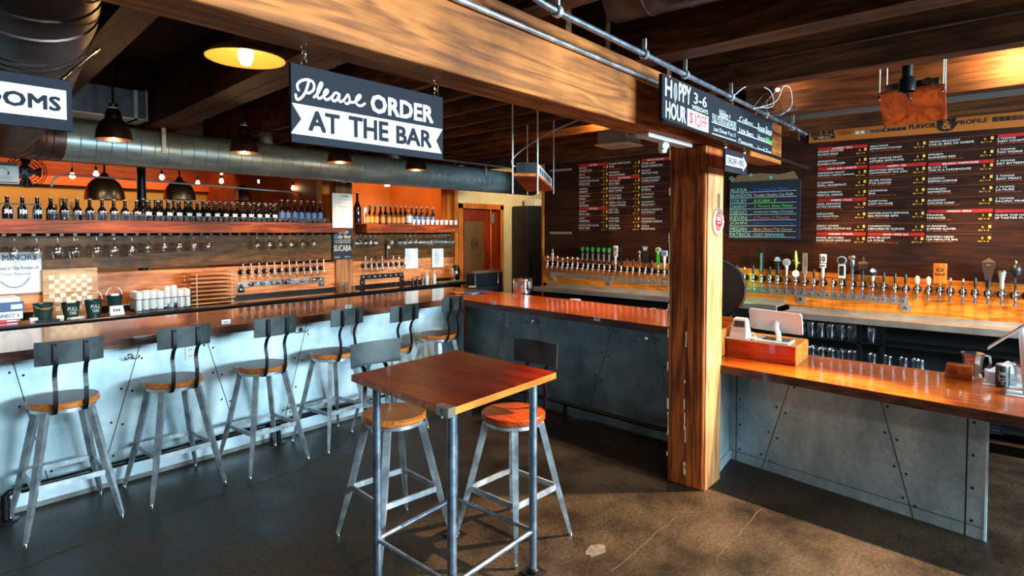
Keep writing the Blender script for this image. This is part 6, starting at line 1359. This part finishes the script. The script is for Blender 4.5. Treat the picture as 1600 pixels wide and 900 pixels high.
# small glasses, shakers, bottles, coffee urn
for i, (px, Y, h) in enumerate(((534, 7.1, .10), (541, 7.2, .13), (552, 7.12, .08), (537, 7.3, .12))):
    p = onY(px, 440, Y); t = thing('small_glass', ('small glass of amber on the back counter below the pilaster', 'taller clear glass on the back counter below the pilaster', 'short amber glass just past the pilaster', 'clear glass at the wall below the pilaster')[i], 'glass', (p.x, Y, CZ + .001))
    tumbler(MB(), .032, h).build('glass', 'clear_glass', t, smooth=True); MB().lathe([(0, .01), (.025, .01), (.027, .05), (0, .05)], n=12).build('drink', 'amber_glass' if i != 1 else 'clear_glass', t, smooth=True)
for i, (px, r_, h, m_) in enumerate(((645, .03, .09, 'black_plastic'), (652, .026, .11, 'black_plastic'), (660, .03, .13, 'copper_metal'), (667, .034, .17, 'white_plastic'), (673, .02, .12, 'amber_glass'), (678.5, .030, .19, 'white_plastic'))):
    p = onY(px, 430, 7.16); t = thing('condiment_bottle', ('short black shaker, first in the line before the pinned papers', 'black shaker beside the copper-coloured one', 'copper-coloured shaker in the condiment group', 'stout white squeeze bottle in the condiment group', 'slim amber bottle between two white ones', 'tall white pump bottle at the end of the condiment group')[i], 'bottle', (p.x, 7.16, CZ + .001))
    MB().lathe([(0, 0), (r_, 0), (r_, h * .7), (r_ * .6, h * .8), (r_ * .4, h * .82), (r_ * .35, h), (0, h)], n=16).build('bottle', m_, t, smooth=True); MB().lathe([(0, h), (r_ * .45, h), (r_ * .2, h + .025), (0, h + .03)], n=12).build('nozzle', 'black_plastic' if m_ == 'copper_metal' else m_, t, smooth=True)
p = onY(712, 425, 7.2)
t = thing('coffee_airpot', 'steel airpot with black pump top at the end of the back counter', 'airpot', (p.x, 7.2, CZ + .012))
MB().lathe([(0, 0), (.068, 0), (.070, .01), (.070, .19), (.062, .21), (0, .21)], n=24).build('body', 'chrome', t, smooth=True); MB().lathe([(0, .208), (.062, .208), (.058, .245), (.03, .262), (0, .264)], n=20).tube([(-.02, -.04, .235), (-.07, -.08, .235), (-.075, -.085, .20)], .01, 8).build('pump_top', 'black_plastic', t, smooth=True)
MB().tube([(.07, 0, .2), (.12, 0, .17), (.13, 0, .06)], .007, 8).build('handle', 'black_plastic', t, smooth=True)
tag(MB().box(onY(680, 430, 7.2).x, 7.09, CZ + .001, onY(722, 430, 7.2).x, 7.32, CZ + .011, bev=.003).build('cutting_mat', plain('mat_green', (.16, .20, .14), .4)), 'thin greenish mat under the steel airpot', 'mat')
# ------------------------------------------------------------------ on the bars
p = onZ(830, 452, LT)
t = thing('ice_bucket', 'round shiny steel tub with ridges on the orange bar near the cooler', 'tub', (5.60, 4.62, LT + .001))
MB().lathe([(0, 0), (.118, 0), (.120, .01), (.120, .06), (.1225, .063), (.120, .066), (.120, .15), (.1225, .153), (.120, .156), (.122, .175), (.128, .178), (.122, .182), (.116, .176), (.114, .01), (0, .008)], n=40).build('tub', 'chrome', t, smooth=True)
for k, (dx, dy, m_, rz_) in enumerate(((0, 0, 'paper', .1), (.10, -.06, 'red_paint', .5), (-.1, .06, 'label_orange', -.4), (.02, -.10, 'paper_blue', .9))):
    c = onZ(733, 457, LT); tag(MB().box(-.11, -.14, 0, .11, .14, .004, mat=Matrix.Translation((c.x + dx, c.y + dy, LT + .001 + .0045 * k)) @ Matrix.Rotation(rz_, 4, 'Z')).build('menu_sheet', m_), ('white menu sheet at the bottom of the papers at the bar corner', 'red leaflet among the papers at the bar corner', 'orange leaflet under others at the bar corner', 'dark blue leaflet on top of the papers at the bar corner')[k], 'menu')
c = onZ(745, 452, LT); tag(MB().box(-.05, -.035, 0, .05, .035, .018, bev=.002, mat=Matrix.Translation((c.x, c.y + .08, LT + .022)) @ Matrix.Rotation(.3, 4, 'Z')).build('note_block', plain('note_yellow', (.75, .62, .25), .7)), 'small yellow note block on the papers at the bar corner', 'note block')
a, b_ = onY(742, 440, 6.35), onY(786, 440, 6.35)
t = thing('register_box', 'black boxy cash register back with brown top behind the bar corner', 'register', (a.x, 6.35, 0))
MB().box(.0, 0, .0, b_.x - a.x, .20, .98, bev=.01).build('stand', 'black_paint', t)
MB().box(.0, .0, .98, b_.x - a.x, .20, 1.185, bev=.02).build('housing', 'black_plastic', t); MB().tube([(.04, .1, 1.19), (b_.x - a.x - .04, .1, 1.19)], .035, 14).build('rounded_top', plain('reg_brown', (.20, .09, .06), .35), t, smooth=True)
MB().tube([(b_.x - a.x - .12, -.01, 1.19), (b_.x - a.x - .16, -.03, 1.0)], .006, 6).build('cable', 'chrome', t)
c = onZ(887, 466, 1.09); t = thing('white_bowl', 'small white object just behind the orange bar edge', 'bowl', (5.95, c.y * 1.06, .95))
MB().lathe([(0, 0), (.05, 0), (.07, .06), (.066, .07), (0, .06)], n=18).tube([(0, 0, 0), (0, 0, -.95)], .03, 10).build('bowl', 'white_plastic', t, smooth=True)
# till on its wooden box
def P2(px, py, z): return onZ(px, py, z)
z0 = .861; A_, B_, D_ = P2(1135, 556, z0), P2(1242, 572, z0), P2(1265, 554, z0); ex = (B_ - A_); ey = (D_ - B_); ey = ey * (.42 / ey.length); zt = 1.0
A_.z = B_.z = z0
t = thing('drawer_box', 'red-brown wooden drawer box with pale top carrying the white till', 'box', A_); q = [A_, B_, B_ + ey, A_ + ey]; HB = .135
MB().prism([v - A_ for v in q], UP * HB).build('box', 'red_box', t)
MB().prism([v - A_ + UP * HB for v in q], UP * .004).build('top', 'pine_box', t)
nn = ex.normalized(); MB().prism([B_ - A_ + nn * .0005 - UP * 0, B_ - A_ + ey + nn * .0005, B_ - A_ + ey + nn * .0005 + UP * HB, B_ - A_ + nn * .0005 + UP * HB], nn * .006).build('side', 'pine_box', t)
mb = MB()
for k in range(6): o_ = B_ - A_ + nn * .0068 + UP * (.015 + k * .02); mb.prism([o_ + ey * .05, o_ + ey * .95, o_ + ey * .95 + UP * .003, o_ + ey * .05 + UP * .003], nn * .001)
mb.build('grooves', 'bar_edge', t)
exn, eyn = ex.normalized(), ey.normalized(); base = A_ + UP * (HB + .005)
def loc(u, v, z=0): return base + exn * u + eyn * v + UP * z
t = thing('tablet_till', 'white tablet till on a bent white stand seen from behind', 'till', loc(.32, .16)); rel = loc(.32, .16)
MB().prism([loc(.185, .03), loc(.46, .03), loc(.46, .24), loc(.185, .24)], UP * .010).build('base_plate', 'white_plastic', t, rel=rel)
MB().prism([loc(.25, .10, .0105), loc(.44, .10, .0105), loc(.44, .23, .0105), loc(.25, .23, .0105)], UP * .002).build('base_pad', 'screen_grey', t, rel=rel)
MB().tube(smoothpath([loc(.375, .10, .01), loc(.36, .14, .06), loc(.34, .16, .10), loc(.335, .19, .15)], 4), [(.020, .010)] * 13, 8).build('neck', 'white_plastic', t, rel=rel, smooth=True)
ta = loc(.11, .205, .19); 
cen = loc(.325, .20, .150); uu = (exn * 1.0 - UP * .03).normalized(); vv = (UP * .92 - eyn * .35).normalized(); ww = uu.cross(vv).normalized()
c4_ = []
hw, hh, cr = .198, .088, .018
for sx, sy, a0 in ((1, 1, 0), (-1, 1, 1), (-1, -1, 2), (1, -1, 3)):
    for k in range(5):
        an = a0 * PI / 2 + k * PI / 8; c4_.append(cen + uu * (sx * (hw - cr) + cr * math.cos(an)) + vv * (sy * (hh - cr) + cr * math.sin(an)))
MB().prism(c4_, ww * .016).build('tablet', 'white_plastic', t, rel=rel)
mb = MB()
sgn = -1 if ww.dot(Vector((-1, 0, 0))) < 0 else 1
MB().prism([cen + (v_ - cen) * .93 + ww * (.0165 if ww.dot(eyn) > 0 else -.0015) for v_ in c4_], ww * .001).build('screen', 'screen_grey', t, rel=rel)
t = thing('card_reader', 'white receipt printer with a small dark display beside the tablet till', 'printer', loc(.06, .08)); rel = loc(.06, .08)
MB().prism([loc(.0, .005), loc(.175, .005), loc(.175, .17), loc(.0, .17)], UP * .012).build('base', 'white_plastic', t, rel=rel)
f0, f1, f2, f3 = loc(.012, .015, .012), loc(.155, .015, .012), loc(.16, .14, .012), loc(.02, .14, .012)
g0_, g1_, g2_, g3_ = loc(.035, .05, .150), loc(.140, .05, .150), loc(.142, .10, .168), loc(.038, .10, .168)
mb = MB(); vs = [mb.b.verts.new(v_) for v_ in (f0, f1, f2, f3, g0_, g1_, g2_, g3_)]
for idx in ((0, 1, 5, 4), (1, 2, 6, 5), (2, 3, 7, 6), (3, 0, 4, 7), (4, 5, 6, 7), (3, 2, 1, 0)): mb.b.faces.new([vs[i] for i in idx])
bmesh.ops.recalc_face_normals(mb.b, faces=mb.b.faces[:]); bmesh.ops.bevel(mb.b, geom=mb.b.edges[:], offset=.006, segments=2, affect='EDGES'); mb.build('housing', 'white_plastic', t, rel=rel, smooth=True)
fr_ = lambda u, v: f0.lerp(f1, u).lerp(g0_.lerp(g1_, u), v); nf = (f1 - f0).cross(g0_ - f0).normalized()
nf = nf if nf.dot(Vector((-1, -1, .2))) > 0 else -nf
MB().prism([fr_(.16, .60) + nf * .001, fr_(.86, .60) + nf * .001, fr_(.86, .95) + nf * .001, fr_(.16, .95) + nf * .001], nf * .002).build('display', 'screen_grey', t, rel=rel)
mb = MB(); mb.face([f0.lerp(f1, u) .lerp(g0_.lerp(g1_, u), .38) + nf * .0015 for u in (0.02, .98)] + [f0.lerp(f1, u).lerp(g0_.lerp(g1_, u), .40) + nf * .0015 for u in (.98, .02)]); mb.build('seam_line', 'grey_plastic', t, rel=rel)
tag(MB().tube(smoothpath([loc(.14, .10, .02), loc(.17, .12, .05), loc(.20, .10, .02), loc(.17, .05, .015), loc(.22, .02, .012)], 6), .004, 6).tube(smoothpath([loc(.01, .1, .02), loc(-.03, .08, .05), loc(-.035, .03, .02), loc(.0, .0, .006)], 6), .004, 6).build('till_cables', 'white_plastic', smooth=True), 'white cables curling around the till and printer', 'cables')
# pitchers, tin and second till at the right end
def pitcher(px, py, z, label, r=.062, h=.165, flower=False, ang=.4):
    p = onZ(px, py, z); t = thing('glass_pitcher', label, 'pitcher', (p.x, p.y, z))
    MB().lathe([(0, 0), (r * .9, 0), (r * .92, .012), (r * .78, .03), (r * .80, .05), (r * 1.08, h), (r * 1.03, h), (r * .75, .05), (r * .72, .032), (0, .026)], n=12).build('vessel', 'crystal', t, smooth=False)
    d = Vector((math.cos(ang), math.sin(ang), 0)); P = smoothpath([d * r * 1.02 + UP * h * .88, d * (r * 1.65) + UP * h * .86, d * (r * 1.72) + UP * h * .5, d * (r * 1.2) + UP * h * .28, d * (r * .8) + UP * h * .25], 4)
    MB().tube(P, .008, 8).build('handle', 'crystal', t, smooth=True); return t, p
t, p = pitcher(1519, 589, .861, 'clear glass pitcher holding a red flower on the orange counter', flower=True, ang=-1.0)
tf = thing('red_flower', 'small red flower inside the clear glass pitcher', 'flower', (p.x, p.y, .861 + .03))
mb = MB()
for k in range(9): a = k * 2 * PI / 9; mb.lathe([(0, 0), (.012, .010), (.010, .028), (0, .038)], (-.012, 0, .075), Vector((math.cos(a), math.sin(a), .5)), n=6)
mb.build('petals', 'red_paint', tf); MB().tube([(0, 0, 0), (.005, 0, .075)], .002, 5).build('stalk', 'casing_wood', tf)
p = onZ(1566, 604, .861)
t = thing('black_tin', 'black cylindrical tin with a white crest on the orange counter', 'tin', (p.x, p.y, .861))
MB().lathe([(0, 0), (.036, 0), (.037, .004), (.037, .132), (.035, .136), (0, .136)], n=28).build('can', 'black_plastic', t, smooth=True); MB().lathe([(0, .1365), (.034, .1365), (.034, .144), (.03, .146), (0, .146)], n=24).build('lid', 'white_plastic', t, smooth=True)
dcam = Vector((-p.x, -p.y, 0)).normalized(); rt_ = Vector((-dcam.y, dcam.x, 0)); oo = dcam * .0378
mb = MB()
def crest(u, v): a = u / .0378; return dcam * (math.cos(a) * .0378) + rt_ * (math.sin(a) * .0378) + UP * v
for st in ([(-.016, .045), (-.019, .075), (-.012, .085), (0, .080), (.012, .085), (.019, .075), (.016, .045), (0, .036), (-.016, .045)], [(-.009, .09), (0, .098), (.009, .09), (0, .086), (-.009, .09)], [(-.018, .10), (-.008, .088)], [(.018, .10), (.008, .088)], [(-.012, .062), (.012, .062)], [(-.010, .054), (.010, .054)], [(-.008, .024), (.008, .024)]):
    for (u0, v0), (u1, v1) in zip(st, st[1:]): mb.tube([crest(u0, v0), crest(u1, v1)], .0011, 4)
mb.build('crest', 'white_plastic', t)
t, p = pitcher(1600, 607, .861, 'fluted clear glass pitcher cut by the right edge of the photo', r=.058, h=.16, ang=1.0)
c0 = onZ(1556, 590, .861)
t = thing('paper_sheaf', 'sheaf of white folded papers behind the black tin', 'papers', (4.93, .03, .861))
MB().box(-.09, -.10, 0, .10, .12, .012, bev=.002).box(-.02, -.12, .012, .10, .10, .075, mat=Matrix.Rotation(.2, 4, 'Z')).build('stack', 'paper', t)
MB().prism([(.03, -.12, .075), (.05, .10, .075), (.10, .0, .14)], (.003, 0, 0)).build('fold', 'paper', t)
c1_ = onZ(1497, 592, .861)
t = thing('wood_organizer', 'orange wooden organizer box behind the pitcher with the flower', 'box', (4.97, .31, .861))
MB().prism([(-.03, -.10, 0), (-.03, .05, 0), (-.02, .04, .085), (-.02, -.10, .085)], (.10, 0, 0)).build('box', 'plywood', t)
pc = onZ(1590, 545, 1.0)
cen = onX(1578, 524, 4.62); t = thing('tablet_till', 'tilted white tablet till at the right edge of the photo', 'till', (cen.x + .05, cen.y - .02, .861)); rel = tuple(t.location)
vA, vB = onX(1543, 547, 4.60), onX(1600, 512, 4.60); uu = (vB - vA); vA2 = vA - uu * .0; vB2 = vA + uu * 1.5
MB().prism([vA2, vB2, vB2 + Vector((.16, 0, -.01)), vA2 + Vector((.16, 0, -.01))], UP * .014).build('tablet', 'white_plastic', t, rel=rel)
mid = vA.lerp(vB2, .62); MB().tube(smoothpath([mid + Vector((.05, 0, .005)), mid + Vector((.06, -.01, -.05)), Vector((mid.x + .06, mid.y - .04, .90)), Vector((mid.x + .06, mid.y - .04, .872))], 4), [.018, .018, .019, .020, .022, .024, .026, .027, .028, .029, .030, .031, .032], 10).box(mid.x, mid.y - .12, .861, mid.x + .16, mid.y + .06, .870, bev=.002).build('stand', 'white_plastic', t, rel=rel, smooth=True)
# hanging sign under the counter end
a, b_ = onX(1541, 664, 4.50), onX(1567, 680, 4.50)
t = thing('table_sign', 'small blue sign under the counter overhang past the metal end', 'sign', (4.5, b_.y, b_.z)); rel = tuple(t.location)
MB().box(4.5, b_.y, b_.z, 4.51, a.y, .80, bev=.001).build('plate', 'paper_blue', t, rel=rel)
mb = MB(); write(mb, 'TABLE', (4.499, a.y - (a.y - b_.y) * .2, b_.z + (a.z - b_.z) * .40), YR, UP, width=(a.y - b_.y) * .6, height=(a.z - b_.z) * .22, bold=.04)
for f in (.06, .88): mb.box(4.499, b_.y + .004, b_.z + (a.z - b_.z) * f, 4.4996, a.y - .004, b_.z + (a.z - b_.z) * (f + .04))
mb.build('lettering', 'white_plastic', t, rel=rel)
# disc opener and black round drum by the post
p = onY(1121, 346, 1.65)
t = thing('round_opener_sign', 'round red and steel paddle-shaped sign fixed to the post', 'sign', (p.x, 1.651, p.z))
MB().lathe([(0, 0), (.098, 0), (.098, .010), (.090, .012), (.086, .010), (.080, .013), (.076, .010), (.070, .013), (.066, .011), (0, .011)], (0, 0, 0), '-Y', n=32).tube([(0, -.006, .09), (0, -.006, .20)], [(.012, .005)] * 2, 8).build('paddle', 'stainless', t, smooth=True)
dd = MB().lathe([(0, 0), (.064, 0), (.064, .003), (0, .003)], (0, -.011, 0), '-Y', n=28).build('red_face', 'red_paint', t)
mb = MB(); write(mb, 'FULL', (-.038, -.0150, .006), XR, UP, width=.076, height=.026, bold=.05); mb.box(-.03, -.0152, -.014, .03, -.0148, -.006); ribbon(mb, [(.05 * math.cos(a), .05 * math.sin(a)) for a in [PI * (.2 + .06 * k) for k in range(11)]], .004, XR, UP, (0, -.0149, 0)); ribbon(mb, [(.05 * math.cos(a), .05 * math.sin(a)) for a in [-PI * (.2 + .06 * k) for k in range(11)]], .004, XR, UP, (0, -.0149, 0)); mb.build('lettering', 'white_plastic', dd)
p = onX(1118, 451, 5.6)
t = thing('round_black_mirror', 'round black drum with chrome rim mostly hidden behind the post', 'drum', (5.6, p.y, p.z))
MB().lathe([(0, 0), (.27, 0), (.28, .01), (.28, .05), (.20, .09), (0, .10)], (0, 0, 0), 'X', n=36).build('drum', 'black_plastic', t, smooth=True); MB().lathe([(.275, -.004), (.285, -.004), (.285, .012), (.275, .012)], (0, 0, 0), 'X', n=36).build('rim', 'chrome', t, smooth=True)
MB().tube([(.06, -.1, -.2), (.1, -.12, -.4), (.1, -.12, -p.z)], .025, 10).build('stand', 'black_metal', t, smooth=True)
# glasses on the open shelves under the drip trays
pg = tag(MB().lathe([(0, 0), (.030, 0), (.032, .02), (.040, .13), (.038, .135), (.036, .128), (.028, .015), (0, .012)], n=12).build('pint_glass', 'crystal', smooth=True), '', 'glass')
def shelfglass(Y, X, z, lab, grp): c = pg.copy(); C.objects.link(c); c.location = (X, Y, z + .001); c['label'] = lab; c['group'] = grp
for k in range(9):
    for j in (0, 1): shelfglass(1.98 - k * .092, 6.66 + j * .09, .765, 'pint glass in the upper row on the dark shelves beyond the till', 'upper row of pint glasses beyond the till')
    for j in (0, 1): shelfglass(1.96 - k * .090, 6.66 + j * .09, .505, 'pint glass in the lower row on the dark shelves beyond the till', 'lower row of pint glasses beyond the till')
for k in range(5): shelfglass(1.06 - .13 * k if k < 4 else .70, 6.68, .505, 'pint glass on the lower dark shelf past the black upright', 'pint glasses past the upright')
shelfglass(1.07, 6.68, .765, 'single pint glass on the upper shelf just past the black upright', None)
for k in range(9): shelfglass(3.9 - k * .1 - .5, 6.66, .765, 'glass on the dark shelf seen just over the orange bar by the post', 'glasses over the orange bar by the post')
bpy.data.objects.remove(pg)
for o in bpy.data.objects:
    if o.get('group', 'x') is None or o.get('group') == '': del o['group']
